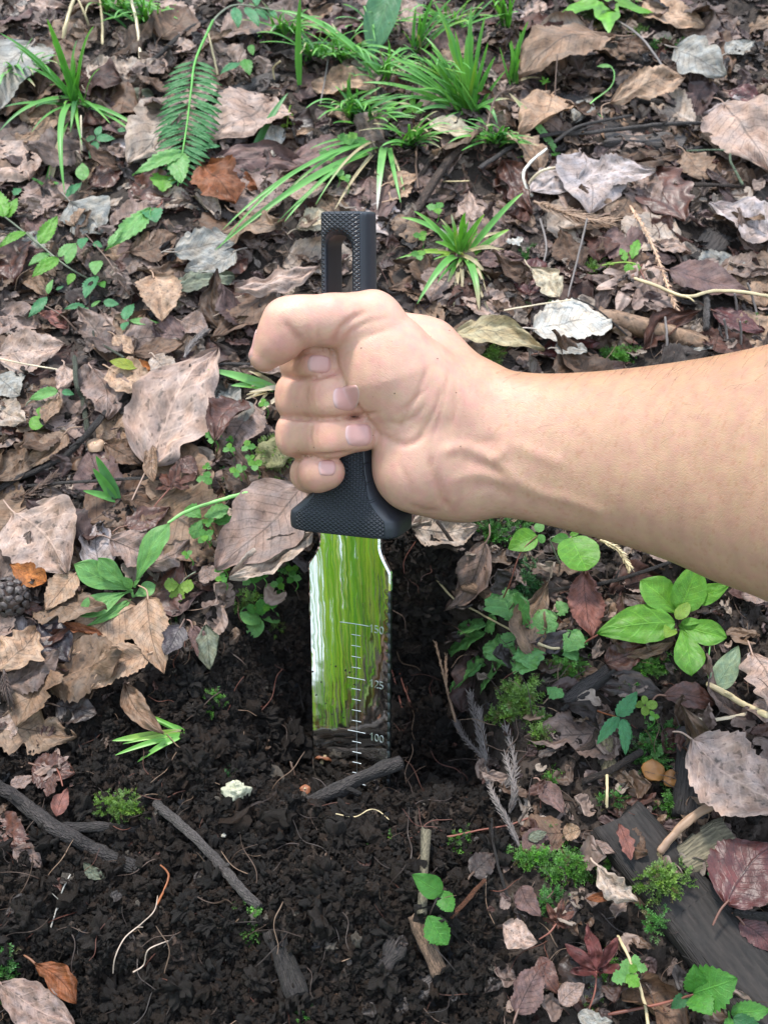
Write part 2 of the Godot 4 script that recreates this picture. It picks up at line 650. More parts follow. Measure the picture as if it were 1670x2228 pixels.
# A lump: a ball pushed about by noise.
func lump_mesh(r: Vector3, rough: float, col: Color, sd: float, rings := 12, sides := 16, freq := 60.0) -> ArrayMesh:
	var b := MB.new()
	for i in rings + 1:
		var th := PI * i / rings
		for j in sides + 1:
			var a := -TAU * j / sides
			var d := Vector3(sin(th) * cos(a), cos(th), sin(th) * sin(a))
			var k := 1.0 + rough * nz.get_noise_3d(d.x * freq + sd, d.y * freq, d.z * freq) + rough * 0.5 * nz.get_noise_3d(d.x * freq * 2.7 + sd, d.y * freq * 2.7, d.z * freq * 2.7 + 50)
			b.add(d * r * k, Vector2(float(j) / sides, float(i) / rings), ink(col, 1.0 + 0.5 * nz.get_noise_3d(d.x * 90.0, d.y * 90.0 + sd, d.z * 90.0)))
	b.lattice(0, rings + 1, sides + 1)
	return b.mesh()

func chip_mesh(l: float, w: float, h: float, col: Color, uneven: float, sd: float) -> ArrayMesh:    # a split piece of wood along z with ragged ends, rounded edges, and grain
	var b := MB.new()
	var n := 21
	var sides := 16
	for i in n:
		var t := float(i) / (n - 1)
		var env := 1.0 + uneven * 0.5 * nz.get_noise_2d(t * 60.0, sd)
		for j in sides + 1:
			var a := -TAU * j / sides
			var cx := signf(cos(a)) * pow(absf(cos(a)), 0.45)
			var cy := signf(sin(a)) * pow(absf(sin(a)), 0.45)
			var rag := 0.0
			if i == 0 or i == n - 1:
				rag = uneven * 0.10 * l * nz.get_noise_2d(cx * 160.0 + sd, cy * 60.0 + t * 99.0)
			var k := 1.0 + 0.35 * nz.get_noise_2d(cx * 130.0 + sd, t * 12.0)
			b.add(Vector3(cx * w * 0.5 * env, cy * h * 0.5 * (env + uneven * 0.5 * nz.get_noise_2d(cx * 150.0, t * 30.0 + sd)), (t - 0.5) * l + rag), Vector2(float(j) / sides, t * l / maxf(w, 0.001) * 0.6), ink(col, k))
	for i in n - 1:
		for j in sides:
			var q := i * (sides + 1) + j
			b.quad(q, q + 1, q + sides + 2, q + sides + 1)
	for e in 2:
		var i := 0 if e == 0 else n - 1
		var c := b.add(Vector3(0, 0, (-0.5 if e == 0 else 0.5) * l * 0.97), Vector2(0.5, 0.5), ink(col, 1.3))
		for j in sides:
			var q := i * (sides + 1) + j
			if e == 0: b.tri(c, q + 1, q)
			else: b.tri(c, q, q + 1)
	return b.mesh()


# ---------- distance fields meshed as surface nets (one vertex in each cell that the surface crosses)
func net_mesh(prepare: Callable, field: Callable, lo: Vector3, hi: Vector3, cell: float, block: int) -> Array:
	var size := hi - lo
	var nb := Vector3i(ceili(size.x / (cell * block)), ceili(size.y / (cell * block)), ceili(size.z / (cell * block)))
	var nx := nb.x * block + 1
	var ny := nb.y * block + 1
	var nzz := nb.z * block + 1
	var val := PackedFloat32Array()
	val.resize(nx * ny * nzz)
	val.fill(1e6)
	var half := cell * block * 0.5
	var active: Array[Vector3i] = []
	for bz in nb.z:
		for by in nb.y:
			for bx in nb.x:
				var c := lo + Vector3(bx, by, bz) * cell * block + Vector3.ONE * half
				prepare.call(c, half * 1.8)
				if absf(field.call(c)) < half * 3.4:
					active.append(Vector3i(bx, by, bz))
					for z in block + 1:
						for y in block + 1:
							var row := ((bz * block + z) * ny + by * block + y) * nx + bx * block
							for x in block + 1:
								if val[row + x] > 9e5:
									val[row + x] = field.call(lo + Vector3(bx * block + x, by * block + y, bz * block + z) * cell)
	var vid := PackedInt32Array()
	vid.resize(nx * ny * nzz)
	vid.fill(-1)
	var verts := PackedVector3Array()
	var idx := PackedInt32Array()
	var off := PackedInt32Array([0, 1, nx, nx + 1, nx * ny, nx * ny + 1, nx * ny + nx, nx * ny + nx + 1])
	var cells := PackedInt32Array()
	for bq in active:
		for z in block:
			for y in block:
				var row := ((bq.z * block + z) * ny + bq.y * block + y) * nx + bq.x * block
				for x in block:
					var at := row + x
					var neg := 0
					for k in 8:
						if val[at + off[k]] < 0.0:
							neg += 1
					if neg == 0 or neg == 8:
						continue
					var sum := Vector3.ZERO
					var n := 0
					for e in 12:
						var a: int = [0, 2, 4, 6, 0, 1, 4, 5, 0, 1, 2, 3][e]
						var d: int = a + [1, 1, 1, 1, 2, 2, 2, 2, 4, 4, 4, 4][e]
						var va := val[at + off[a]]
						var vd := val[at + off[d]]
						if (va < 0.0) != (vd < 0.0):
							var t := va / (va - vd)
							var pa := Vector3(a & 1, (a >> 1) & 1, (a >> 2) & 1)
							var pd := Vector3(d & 1, (d >> 1) & 1, (d >> 2) & 1)
							sum += pa.lerp(pd, t)
							n += 1
					vid[at] = verts.size()
					cells.append(at)
					verts.append(lo + (Vector3(bq.x * block + x, bq.y * block + y, bq.z * block + z) + sum / n) * cell)
	var step := [1, nx, nx * ny]
	for at in cells:
		for ax in 3:
			var s: int = step[ax]
			var u: int = step[(ax + 1) % 3]
			var w: int = step[(ax + 2) % 3]
			if at + s >= val.size() or at - u - w < 0:
				continue
			var a0 := val[at]
			var a1 := val[at + s]
			if (a0 < 0.0) == (a1 < 0.0) or a0 > 9e5 or a1 > 9e5:
				continue
			var q0 := vid[at]
			var q1 := vid[at - u]
			var q2 := vid[at - u - w]
			var q3 := vid[at - w]
			if q1 < 0 or q2 < 0 or q3 < 0:
				continue
			if a0 < 0.0:
				idx.append_array(PackedInt32Array([q0, q2, q1, q0, q3, q2]))
			else:
				idx.append_array(PackedInt32Array([q0, q1, q2, q0, q2, q3]))
	return [verts, idx]

func smin(a: float, b: float, k: float) -> float:
	var h := maxf(k - absf(a - b), 0.0) / k
	return minf(a, b) - h * h * k * 0.25


# ---------- the knife
func grip_half(s: float) -> Vector2:      # half width and half thickness of the grip, millimetres above the guard's underside
	var S := [0.0, 5.0, 8.0, 11.0, 15.0, 20.0, 27.0, 40.0, 55.0, 75.0, 100.0, 128.0, 140.0]
	var A := [25.4, 25.6, 25.2, 21.6, 17.4, 14.2, 12.0, 10.7, 10.3, 10.6, 10.6, 10.3, 10.2]
	var B := [13.0, 13.6, 13.4, 12.6, 11.8, 11.2, 10.8, 10.6, 10.6, 10.9, 11.2, 11.2, 11.0]
	for k in S.size() - 1:
		if s <= S[k + 1]:
			var t := clampf((s - S[k]) / (S[k + 1] - S[k]), 0.0, 1.0)
			return Vector2(lerpf(A[k], A[k + 1], t), lerpf(B[k], B[k + 1], t))
	return Vector2(10.2, 11.0)

func grip_field(p: Vector3) -> float:     # millimetres: x across, y up the grip, z towards the front
	var g := grip_half(p.y)
	var e := lerpf(5.0, 2.7, bump(p.y, 9.0, 26.0))
	var q := Vector2(absf(p.x) / g.x, absf(p.z) / g.y)
	var d := (pow(pow(q.x, e) + pow(q.y, e), 1.0 / e) - 1.0) * minf(g.x, g.y) * 0.9
	var ends := maxf(-p.y, p.y - 133.0)
	d = -smin(-d, -ends, 1.4)
	var sy := clampf(p.y, 88.0, 118.4)
	var slot := Vector2(p.x + 0.9, p.y - sy).length() - (5.5 + 1.9 * bump(absf(p.z), 7.0, 11.0))
	return -smin(-d, slot, 1.6)

func knife_basis() -> Basis:
	var t := deg_to_rad(14.6)
	var up := cam_up * cos(t) - cam_fwd * sin(t)
	var z := -cam_fwd * cos(t) - cam_up * sin(t)
	return Basis(CAMX, up, z).rotated(up, deg_to_rad(-22.0))

const BLADE_HALF := 19.7

func blade_half(y: float) -> float:      # y: millimetres below the guard
	if y < 6.0: return 14.4
	if y < 17.5:
		var t := (y - 6.0) / 11.5
		return lerpf(14.4, BLADE_HALF, t * t * (1.6 - 0.6 * t))
	if y < 150.0: return BLADE_HALF - 0.004 * (y - 17.5)
	return BLADE_HALF * sqrt(maxf(1.0 - pow((y - 150.0) / 46.0, 2.0), 0.0004))

func blade_front(x: float) -> float:
	return 1.2 + 2.3 * pow(x / BLADE_HALF, 2.0)

func ripple(x: float, y: float) -> float:      # the polish is not quite flat
	return 0.018 * nz.get_noise_2d(x * 7.0 + 40.0, y * 5.0) + 0.004 * nz.get_noise_2d(x * 26.0, y * 17.0 + 90.0)

func make_knife() -> void:
	var k := thing("digging_knife", "digging knife with black checkered grip and mirror steel blade stuck upright in dark soil", "knife")
	var y0 := -0.0071
	k.transform = Transform3D(knife_basis(), cam3(-0.0143, y0, 0.478))
	var net := net_mesh(func(_c, _r): pass, grip_field, Vector3(-27, -2, -16), Vector3(28, 138, 16), 0.75, 8)
	var b := MB.new()
	for v in net[0]:
		b.add(v / 1000.0, Vector2((v.x + 30.0) / 60.0, 1.0 - v.y / 140.0), Color.WHITE)
	b.idx = net[1]
	var whole := b.mesh().surface_get_arrays(0)
	var both := ArrayMesh.new()
	var faces := [PackedInt32Array(), PackedInt32Array()]
	for q in range(0, b.idx.size(), 3):
		var n := (b.v[b.idx[q + 2]] - b.v[b.idx[q]]).cross(b.v[b.idx[q + 1]] - b.v[b.idx[q]]).normalized()
		var c := (b.v[b.idx[q]] + b.v[b.idx[q + 1]] + b.v[b.idx[q + 2]]) * 333.33
		var inside := Vector2(c.x + 0.9, c.y - clampf(c.y, 88.0, 118.4)).length() < 7.0
		faces[1 if absf(n.z) < 0.35 or (inside and absf(n.z) < 0.93) else 0].append_array(PackedInt32Array([b.idx[q], b.idx[q + 1], b.idx[q + 2]]))
	for e in 2:
		whole[Mesh.ARRAY_INDEX] = faces[e]
		both.add_surface_from_arrays(Mesh.PRIMITIVE_TRIANGLES, whole)
		both.surface_set_material(e, [M.grip, M.grip_side][e])
	part("grip", both, null, k)
	# blade: rows down its length, columns across, front hollow, bevelled rims, scalloped right edge
	var bl := MB.new()
	var prof := []
	for j in 25:
		prof.append([j / 12.0 - 1.0, 0])
	var rows := 210
	for i in rows:
		var y := 196.0 * i / (rows - 1)
		var h := blade_half(y)
		for s in 29:
			var x: float
			var z: float
			var right := 0.0
			if y > 26.0 and y < 150.0:
				right = 0.5 * pow(absf(sin((y - 26.0) / 4.7 * PI)), 0.7) - 0.5
			if s < 25:
				x = (s / 12.0 - 1.0) * (h - 0.9)
				z = blade_front((s / 12.0 - 1.0) * (h - 0.9)) + ripple(x, y)
				if s == 24: x += right
			elif s == 25:
				x = h + right
				z = blade_front(h) - 0.8
			elif s == 26:
				x = h + right
				z = blade_front(h) - 2.6
			elif s == 27:
				x = -h
				z = blade_front(h) - 2.6
			else:
				x = -h
				z = blade_front(h) - 0.8
			bl.add(Vector3(x, -y, z) / 1000.0, Vector2(s / 28.0, y / 196.0), Color.WHITE)
	for i in rows - 1:
		for s in 29:
			var a := i * 29 + s
			var c := i * 29 + (s + 1) % 29
			bl.quad(a, a + 29, c + 29, c)
	# the rims are creased: split them off into facets by giving each face its own corners
	var bf := MB.new()
	var sf := MB.new()
	for q in range(0, bl.idx.size(), 3):
		for e in 3:
			var at := bl.idx[q + e]
			if bl.idx[q] % 29 < 24 and bl.idx[q + 1] % 29 < 25 and bl.idx[q + 2] % 29 < 25:
				continue
			var into := sf if bl.v[bl.idx[q]].y > -0.0255 or maxi(bl.idx[q] % 29, maxi(bl.idx[q + 1] % 29, bl.idx[q + 2] % 29)) == 28 else bf
			into.idx.append(into.add(bl.v[at], bl.uv[at], Color.WHITE))
	var front := MB.new()
	for at in bl.v.size():
		front.add(bl.v[at], bl.uv[at], Color.WHITE)
	for q in range(0, bl.idx.size(), 3):
		if bl.idx[q] % 29 < 24 and bl.idx[q + 1] % 29 < 25 and bl.idx[q + 2] % 29 < 25:
			front.idx.append_array(PackedInt32Array([bl.idx[q], bl.idx[q + 1], bl.idx[q + 2]]))
	var blade := part("blade", front.mesh(), M.steel, k)
	part("bevelled_edge", bf.mesh(), M.rim, blade)
	part("shoulder_bevel", sf.mesh(), M.steel, blade)
	var sw := []
	var st := PackedColorArray()
	for n in 150:
		var x := rng.randf_range(-18.5, 18.5)
		var y := 122.0 - 62.0 * pow(rng.randf(), 2.2)
		sw.append(Transform3D(Basis.from_euler(Vector3(n, n * 2.0, n * 3.0)).scaled(Vector3.ONE * rng.randf_range(0.0001, 0.0005)), Vector3(x, -y, blade_front(x)) / 1000.0))
		st.append(ink(Color(0.03, 0.02, 0.014)))
	scatter("soil_specks", lump_mesh(Vector3.ONE, 1.0, Color(1, 1, 1), 6.0, 5, 7), M.crumb, sw, st, blade)
	# the depth scale, in marks raised a hair over the steel
	var scale_at := func(n: int) -> float: return 43.5 + 5.2 * n
	var mk := func(x0: float, x1: float, y: float, th: float) -> ArrayMesh:
		var m := MB.new()
		for i in 9:
			var x := lerpf(x0, x1, i / 8.0)
			for c in [[-th, 0.0], [-th * 0.6, 0.16], [th * 0.6, 0.16], [th, 0.0]]:
				m.add(Vector3(x, -y - c[0], blade_front(x) + c[1] - 0.02) / 1000.0, Vector2(i / 8.0, 0), Color.WHITE)
		m.lattice(0, 9, 4)
		return m.mesh()
	for n in 17:
		var wide := 6.4 if n == 0 else (4.4 if n % 5 == 0 else 2.2)
		part("graduation_mark", mk.call(2.5 - wide * (1.2 if n == 0 else 1.0), 2.5 + wide, scale_at.call(n), 0.19), M.etch, blade)
	var vl := MB.new()
	for i in 60:
		var y := 43.5 + i * 1.45
		for c in [[-0.10, 0.0], [-0.06, 0.10], [0.06, 0.10], [0.10, 0.0]]:
			vl.add(Vector3(2.5 + c[0], -y, blade_front(2.5) + c[1] - 0.02) / 1000.0, Vector2(0, i), Color.WHITE)
	vl.lattice(0, 60, 4)
	part("centre_line", vl.mesh(), M.etch, blade)
	var font := SystemFont.new()
	font.font_names = PackedStringArray(["Droid Sans"])
	for n in [[0, "150"], [5, "125"], [10, "100"]]:
		var cx := 9.0
		for ch in n[1]:
			var tm := TextMesh.new()
			tm.text = ch
			tm.font = font
			tm.font_size = 36
			tm.pixel_size = 0.00013
			tm.depth = 0.0003
			tm.curve_step = 1.0
			var o := part("numeral", tm, M.etch, blade)
			var slope := atan(2.3 * 2.0 * cx / (BLADE_HALF * BLADE_HALF))
			o.transform = Transform3D(Basis(Vector3.UP, -slope), Vector3(cx + 1.2, -scale_at.call(n[0]) - 0.9, blade_front(cx + 1.2) + 0.02) / 1000.0)
			cx += 2.5


# ---------- the hand and forearm: millimetres in a frame turned as the camera is, 465 mm before it (x right, y up, z towards the camera)
var h_a: Array[Vector3] = []
var h_b: Array[Vector3] = []
var h_ra := PackedFloat32Array()
var h_rb := PackedFloat32Array()
var h_g := PackedInt32Array()
var h_near := PackedInt32Array()
var h_arm := true
var arm_rows: Array = []
const H_K := [11.0, 3.5, 3.5, 3.5, 3.5, 5.0]

func hp(x: float, y: float, dz: float) -> Vector3:
	var z := 465.0 + dz
	return Vector3((x - 835.0) / FPX * z, (1114.0 - y) / FPX * z, -dz)

func chain(g: int, rows: Array) -> void:       # rows of [x, y, depth, radius]
	for i in rows.size() - 1:
		h_a.append(hp(rows[i][0], rows[i][1], rows[i][2]))
		h_b.append(hp(rows[i + 1][0], rows[i + 1][1], rows[i + 1][2]))
		h_ra.append(rows[i][3])
		h_rb.append(rows[i + 1][3])
		h_g.append(g)

func hand_prepare(c: Vector3, r: float) -> void:
	h_near.clear()
	for i in h_a.size():
		if hand_cap(i, c) < r + 15.0:
			h_near.append(i)
	h_arm = c.x > 2.0

func hand_cap(i: int, p: Vector3) -> float:
	var ab := h_b[i] - h_a[i]
	var t := clampf((p - h_a[i]).dot(ab) / ab.length_squared(), 0.0, 1.0)
	return (p - h_a[i] - ab * t).length() - lerpf(h_ra[i], h_rb[i], t)

func arm_field(p: Vector3) -> float:
	var n := arm_rows.size()
	var i := 0
	while i < n - 2 and p.x > arm_rows[i + 1][0]:
		i += 1
	var r0: Array = arm_rows[maxi(i - 1, 0)]
	var r1: Array = arm_rows[i]
	var r2: Array = arm_rows[i + 1]
	var r3: Array = arm_rows[mini(i + 2, n - 1)]
	var t := clampf((p.x - r1[0]) / (r2[0] - r1[0]), 0.0, 1.0)
	var cy := cubic_interpolate(r1[1], r2[1], r0[1], r3[1], t)
	var a := cubic_interpolate(r1[2], r2[2], r0[2], r3[2], t)
	var cz := cubic_interpolate(r1[3], r2[3], r0[3], r3[3], t)
	var bb := cubic_interpolate(r1[4], r2[4], r0[4], r3[4], t)
	var q := Vector2((p.y - cy) / a, (p.z - cz) / bb)
	var l := q.length()
	var d := (l - 1.0) * minf(a, bb) * (0.92 if l < 1.0 else 1.0)
	var over := maxf(arm_rows[0][0] - p.x, p.x - arm_rows[n - 1][0])
	if over > 0.0:
		d = sqrt(pow(maxf(d + 12.0, 0.0), 2.0) + over * over) - 12.0
	return d

func hand_field(p: Vector3) -> float:
	var d0 := 60.0
	var d1 := 60.0
	var d2 := 60.0
	var d3 := 60.0
	var d4 := 60.0
	var d5 := 60.0
	if h_arm:
		d0 = arm_field(p)
	for i in h_near:
		var ab := h_b[i] - h_a[i]
		var pa := p - h_a[i]
		var t := clampf(pa.dot(ab) / ab.length_squared(), 0.0, 1.0)
		var off := pa - ab * t
		var d := off.length()
		if h_g[i] >= 1 and h_g[i] <= 3:      # fingers press flat against each other
			var ay := absf(off.y)
			var lr := sqrt(off.x * off.x + off.z * off.z)
			d = lerpf(d, pow(ay * ay * ay + lr * lr * lr, 0.33333) + 0.4, 0.7)
		d -= lerpf(h_ra[i], h_rb[i], t)
		match h_g[i]:
			0: d0 = smin(d0, d, 11.0)
			1: d1 = smin(d1, d, 3.5)
			2: d2 = smin(d2, d, 3.5)
			3: d3 = smin(d3, d, 3.5)
			4: d4 = smin(d4, d, 3.5)
			5: d5 = smin(d5, d, 4.0)
	var f := smin(smin(d1, d2, 0.25), smin(d3, d4, 0.25), 0.25)
	return smin(smin(d0, d5, 4.5), f, 1.0)

const CREASES := [   # [height in mm (grooves below zero), width in mm, pixels x, y ...]
	[-0.9, 1.3, [721, 757, 727, 738, 742, 712, 770, 690, 800, 678]], [-0.5, 1.0, [690, 752, 692, 728, 697, 704]], [-0.5, 1.0, [672, 748, 668, 722, 668, 702]], [-0.9, 1.6, [660, 748, 640, 728, 622, 705, 612, 692]],
	[-0.35, 0.8, [735, 760, 765, 722, 800, 702, 850, 690]], [-0.3, 0.7, [745, 775, 790, 735, 850, 715]], [-0.3, 0.8, [740, 740, 770, 712, 815, 692]],
	[-0.9, 1.5, [824, 945, 850, 958, 880, 968, 905, 962, 930, 940]], [-0.5, 1.0, [840, 915, 870, 925, 905, 905, 925, 880]], [-0.45, 1.0, [850, 955, 868, 930, 890, 890, 912, 850, 930, 800]],
	[-0.5, 1.0, [900, 962, 925, 930, 950, 885, 962, 840]], [-0.4, 0.9, [868, 900, 900, 870, 930, 845]], [-0.35, 0.9, [940, 960, 955, 910, 968, 860, 975, 810]], [-0.3, 0.9, [985, 930, 992, 880, 992, 830]],
	[-1.0, 1.6, [936, 985, 940, 1015, 952, 1050, 962, 1085, 985, 1112]], [-0.4, 1.0, [955, 1000, 958, 1040, 975, 1090]], [-0.5, 1.2, [885, 1095, 920, 1110, 960, 1112]], [-0.35, 1.4, [870, 1010, 890, 1050, 900, 1080]],
	[0.9, 2.4, [955, 985, 985, 975, 1015, 972, 1040, 985, 1070, 1000, 1090, 990, 1102, 965]], [0.7, 2.6, [1075, 1000, 1105, 1025, 1140, 1055, 1180, 1075, 1240, 1090, 1320, 1120]],
	[0.5, 2.4, [975, 1052, 1010, 1034, 1050, 1030, 1090, 1042, 1130, 1062]], [-0.6, 2.6, [1000, 992, 1040, 1008, 1075, 1022, 1100, 1044]], [-0.5, 2.4, [1020, 1058, 1070, 1056, 1120, 1082]],
	[0.7, 3.0, [1110, 962, 1160, 985, 1230, 1010]], [-0.5, 2.0, [1020, 960, 1060, 962, 1088, 955]],
	[-0.45, 0.8, [672, 832, 665, 862, 672, 895]], [-0.3, 0.7, [682, 830, 676, 862, 682, 895]], [-0.5, 0.8, [680, 918, 674, 948, 682, 985]], [-0.35, 0.7, [691, 918, 686, 948, 692, 985]],
	[-0.3, 0.7, [612, 835, 608, 865, 616, 895]], [-0.3, 0.7, [614, 925, 610, 950, 618, 978]], [-0.3, 0.8, [648, 1005, 643, 1030, 650, 1058]],
	[-1.1, 0.8, [606, 906, 640, 911, 700, 913, 760, 908, 822, 898]], [-1.1, 0.8, [640, 990, 680, 991, 720, 990, 765, 984]], [-1.1, 0.8, [612, 818, 650, 824, 690, 822, 730, 812]], [-0.9, 0.8, [722, 757, 735, 800, 755, 850, 792, 904, 826, 946]], [-1.0, 0.9, [722, 757, 690, 762, 655, 772, 630, 795]]]

func make_hand() -> void:
	# thenar, palm, wrist
	chain(0, [[812, 712, -17, 12.0], [838, 798, -11, 20.0], [912, 878, -4, 20.0], [1010, 905, 4, 19.0]])
	chain(0, [[909, 1020, -4, 18.6], [1000, 1030, 4, 18.0]])
	chain(0, [[920, 1000, -3, 16.0], [935, 930, 4, 15.0]])
	chain(0, [[800, 708, 22, 10.5], [925, 772, 18, 14.0], [1010, 874, 11, 17.5]])
	chain(0, [[742, 790, 33, 10.5], [830, 775, 26, 11.0]])
	chain(0, [[740, 858, 35, 10.5], [1000, 920, 14, 16.0]])
	chain(0, [[742, 945, 36, 10.5], [1000, 970, 14, 15.0]])
	chain(0, [[752, 1018, 36, 9.5], [1000, 1030, 12, 15.0]])
	chain(1, [[745, 780, 32, 10.0], [656, 785, 0, 9.0], [690, 786, -13, 8.3], [716, 790, -12, 7.2]])
	chain(2, [[742, 858, 35, 10.0], [648, 863, 1, 9.3], [716, 864, -16, 8.8], [770, 866, -12, 7.4]])
	chain(3, [[742, 945, 37, 10.0], [648, 946, 3, 9.1], [718, 949, -13, 8.8], [784, 946, -11, 7.2]])
	chain(4, [[752, 1018, 38, 9.0], [674, 1030, 8, 7.8], [692, 1029, -6, 7.6], [714, 1027, -8.5, 7.0]])
	chain(5, [[808, 691, -18, 11.3], [720, 697, -25, 9.9], [660, 699, -28, 9.5], [625, 702, -28, 9.3], [606, 740, -26, 8.6], [575, 777, -24, 6.0]])
	for r in [[975, 798, 1112, 467, 19.0], [1040, 797, 1118, 466, 19.5], [1100, 806, 1126, 462, 20.0], [1179, 813, 1141, 456, 21.0], [1272, 810, 1164, 448, 23.5], [1364, 802, 1190, 439, 27.0],
			[1457, 790, 1222, 428, 31.0], [1550, 775, 1264, 415, 35.0], [1670, 749, 1310, 397, 39.0], [1900, 700, 1400, 367, 42.0], [2200, 640, 1510, 335, 43.0], [2500, 600, 1620, 305, 40.0]]:
		var z: float = r[3]
		arm_rows.append([(r[0] - 835.0) / FPX * z, (1114.0 - (r[1] + r[2]) * 0.5) / FPX * z, (r[2] - r[1]) * 0.5 / FPX * z, 465.0 - z, r[4]])
	var net := net_mesh(hand_prepare, hand_field, Vector3(-66, -70, -52), Vector3(225, 96, 206), 1.2, 6)
	var b := MB.new()
	b.v = net[0]
	b.idx = net[1]
	for v in net[0]:
		b.uv.append(Vector2(v.x, v.y) / 100.0)
		b.c.append(Color.WHITE)
	var arr := b.mesh().surface_get_arrays(0)
	var nrm: PackedVector3Array = arr[Mesh.ARRAY_NORMAL]
	var boxes := []
	for c in CREASES:
		var r := Rect2(c[2][0], c[2][1], 0, 0)
		for k in range(2, c[2].size(), 2):
			r = r.expand(Vector2(c[2][k], c[2][k + 1]))
		boxes.append(r.grow(c[1] * 5.2 * 2.4))
	for i in b.v.size():
		var v := b.v[i]
		var z := 465.0 - v.z
		var p := Vector2(835.0 + v.x / z * FPX, 1114.0 - v.y / z * FPX)
		var red := 0.0
		if nrm[i].z > 0.1:
			var push := 0.0
			for k in CREASES.size():
				if not boxes[k].has_point(p):
					continue
				var c: Array = CREASES[k]
				var q: Array = c[2]
				var best := 1e9
				var ends := 0.0
				for s in range(0, q.size() - 2, 2):
					var a := Vector2(q[s], q[s + 1])
					var d := Vector2(q[s + 2], q[s + 3])
					var near := Geometry2D.get_closest_point_to_segment(p, a, d)
					var l := near.distance_to(p)
					if l < best:
						best = l
						ends = minf(near.distance_to(Vector2(q[0], q[1])), near.distance_to(Vector2(q[-2], q[-1])))
				var mm := best / 5.2
				var e := exp(-pow(mm / c[1], 2.0)) * lerpf(0.25, 1.0, bump(ends, 0.0, 22.0))
				push += c[0] * e * bump(nrm[i].z, 0.1, 0.4)
				if c[0] < 0.0:
					red += 0.5 * e * minf(1.0, -c[0])
			b.v[i] = v + nrm[i] * push
		var col := Color(0.60, 0.352, 0.26)
		col = col.lerp(Color(0.49, 0.285, 0.188), bump(p.x, 900, 1300) * 0.8)                       # the forearm is tanner than the palm
		var outer := bump(nrm[i].y, 0.1, 0.95)
		col = col.lerp(Color(0.35, 0.18, 0.09), outer * bump(p.x, 860, 1150) * 0.85)
		col = col.lerp(Color(0.62, 0.30, 0.245), 0.75 * exp(-(Vector2(612, 745) - p).length_squared() / 1800.0))
		col = col.lerp(Color(0.52, 0.255, 0.18), 0.6 * exp(-(Vector2(655, 795) - p).length_squared() / 1500.0) * (1.0 if nrm[i].z > -0.3 else 0.0))
		for q in [[690, 862], [708, 950], [665, 1030]]:
			col = col.lerp(Color(0.58, 0.265, 0.185), 0.7 * exp(-(Vector2(q[0], q[1]) - p).length_squared() / 900.0))
		col = col.lerp(Color(0.62, 0.32, 0.255), 0.35 * exp(-(Vector2(880, 1050) - p).length_squared() / 4000.0))
		if p.x < 830.0 and p.y > 760.0:
			col = col.lerp(Color(0.58, 0.305, 0.215), 0.45)
		col = col.lerp(Color(0.42, 0.20, 0.11), 0.45 * bump(nz.get_noise_3d(v.x * 38.0, v.y * 38.0, v.z * 38.0), 0.36, 0.52) * bump(p.x, 900, 1150))
		col = col.lerp(Color(0.64, 0.31, 0.24), 0.35 * bump(nz.get_noise_3d(v.x * 7.0 + 40.0, v.y * 7.0, v.z * 7.0), 0.0, 0.5) * bump(p.x, 1150, 950))
		col = col.lerp(Color(0.45, 0.215, 0.15), minf(red, 0.75))
		var mottle := 1.0 + 0.10 * nz.get_noise_3d(v.x * 5.0, v.y * 5.0, v.z * 5.0) + 0.05 * nz.get_noise_3d(v.x * 16.0, v.y * 16.0, v.z * 16.0)
		b.c[i] = ink(Color(col.r * mottle, col.g * mottle * (1.0 + 0.10 * nz.get_noise_3d(v.x * 9.0 + 99.0, v.y * 9.0, v.z * 9.0)), col.b * mottle))
	for i in b.v.size():
		b.v[i] = b.v[i] / 1000.0
	var person := thing("person", "bare right hand and forearm gripping the black knife handle", "person", cam3(0, 0, 0.465))
	person.transform = Transform3D(Basis(CAMX, cam_up, -cam_fwd), cam3(0, 0, 0.465))
	part("hand_and_forearm", b.mesh(), M.skin, person)
	# fine dark hairs along the outer side of the forearm
	var hair := tube_mesh([Vector3.ZERO, Vector3(0, 0.25, 0.45), Vector3(0, 0.3, 1.0)], 0.0065, 0.002, 4, Color(1, 1, 1))
	var hw := []
	var ht := PackedColorArray()
	for k in 4200:
		var i := rng.randi() % b.v.size()
		var v := b.v[i]
		if v.x < 0.045 or nrm[i].y < 0.05 or rng.randf() > bump(nrm[i].y, -0.1, 0.9):
			continue
		var z := (Vector3(0.9, 0.2, 0.1) + Vector3(rng.randfn(0, 0.25), rng.randfn(0, 0.25), rng.randfn(0, 0.25)))
		z = (z - nrm[i] * z.dot(nrm[i]) * 0.9).normalized()
		var x3 := nrm[i].cross(z).normalized()
		hw.append(Transform3D(Basis(x3, z.cross(x3), z).scaled_local(Vector3.ONE * rng.randf_range(0.004, 0.009)), v))
		ht.append(ink(Color(0.02, 0.014, 0.01)))
	scatter("hair", hair, M.fibre, hw, ht, person)
	var speck := lump_mesh(Vector3.ONE, 0.9, Color(1, 1, 1), 3.0, 5, 6)
	var sw := []
	var stint := PackedColorArray()
	for k in 6000:
		var i := rng.randi() % b.v.size()
		var v := b.v[i]
		if v.x > 0.04 or nrm[i].z < 0.2 or rng.randf() > 0.012:
			continue
		sw.append(Transform3D(Basis.from_euler(Vector3(k, k * 2.0, k * 3.0)).scaled(Vector3(1.4, 0.7, 1.0) * rng.randf_range(0.00012, 0.00028)), v))
		stint.append(ink(Color(0.05, 0.03, 0.02)))
	scatter("soil_specks", speck, M.fibre, sw, stint, person)
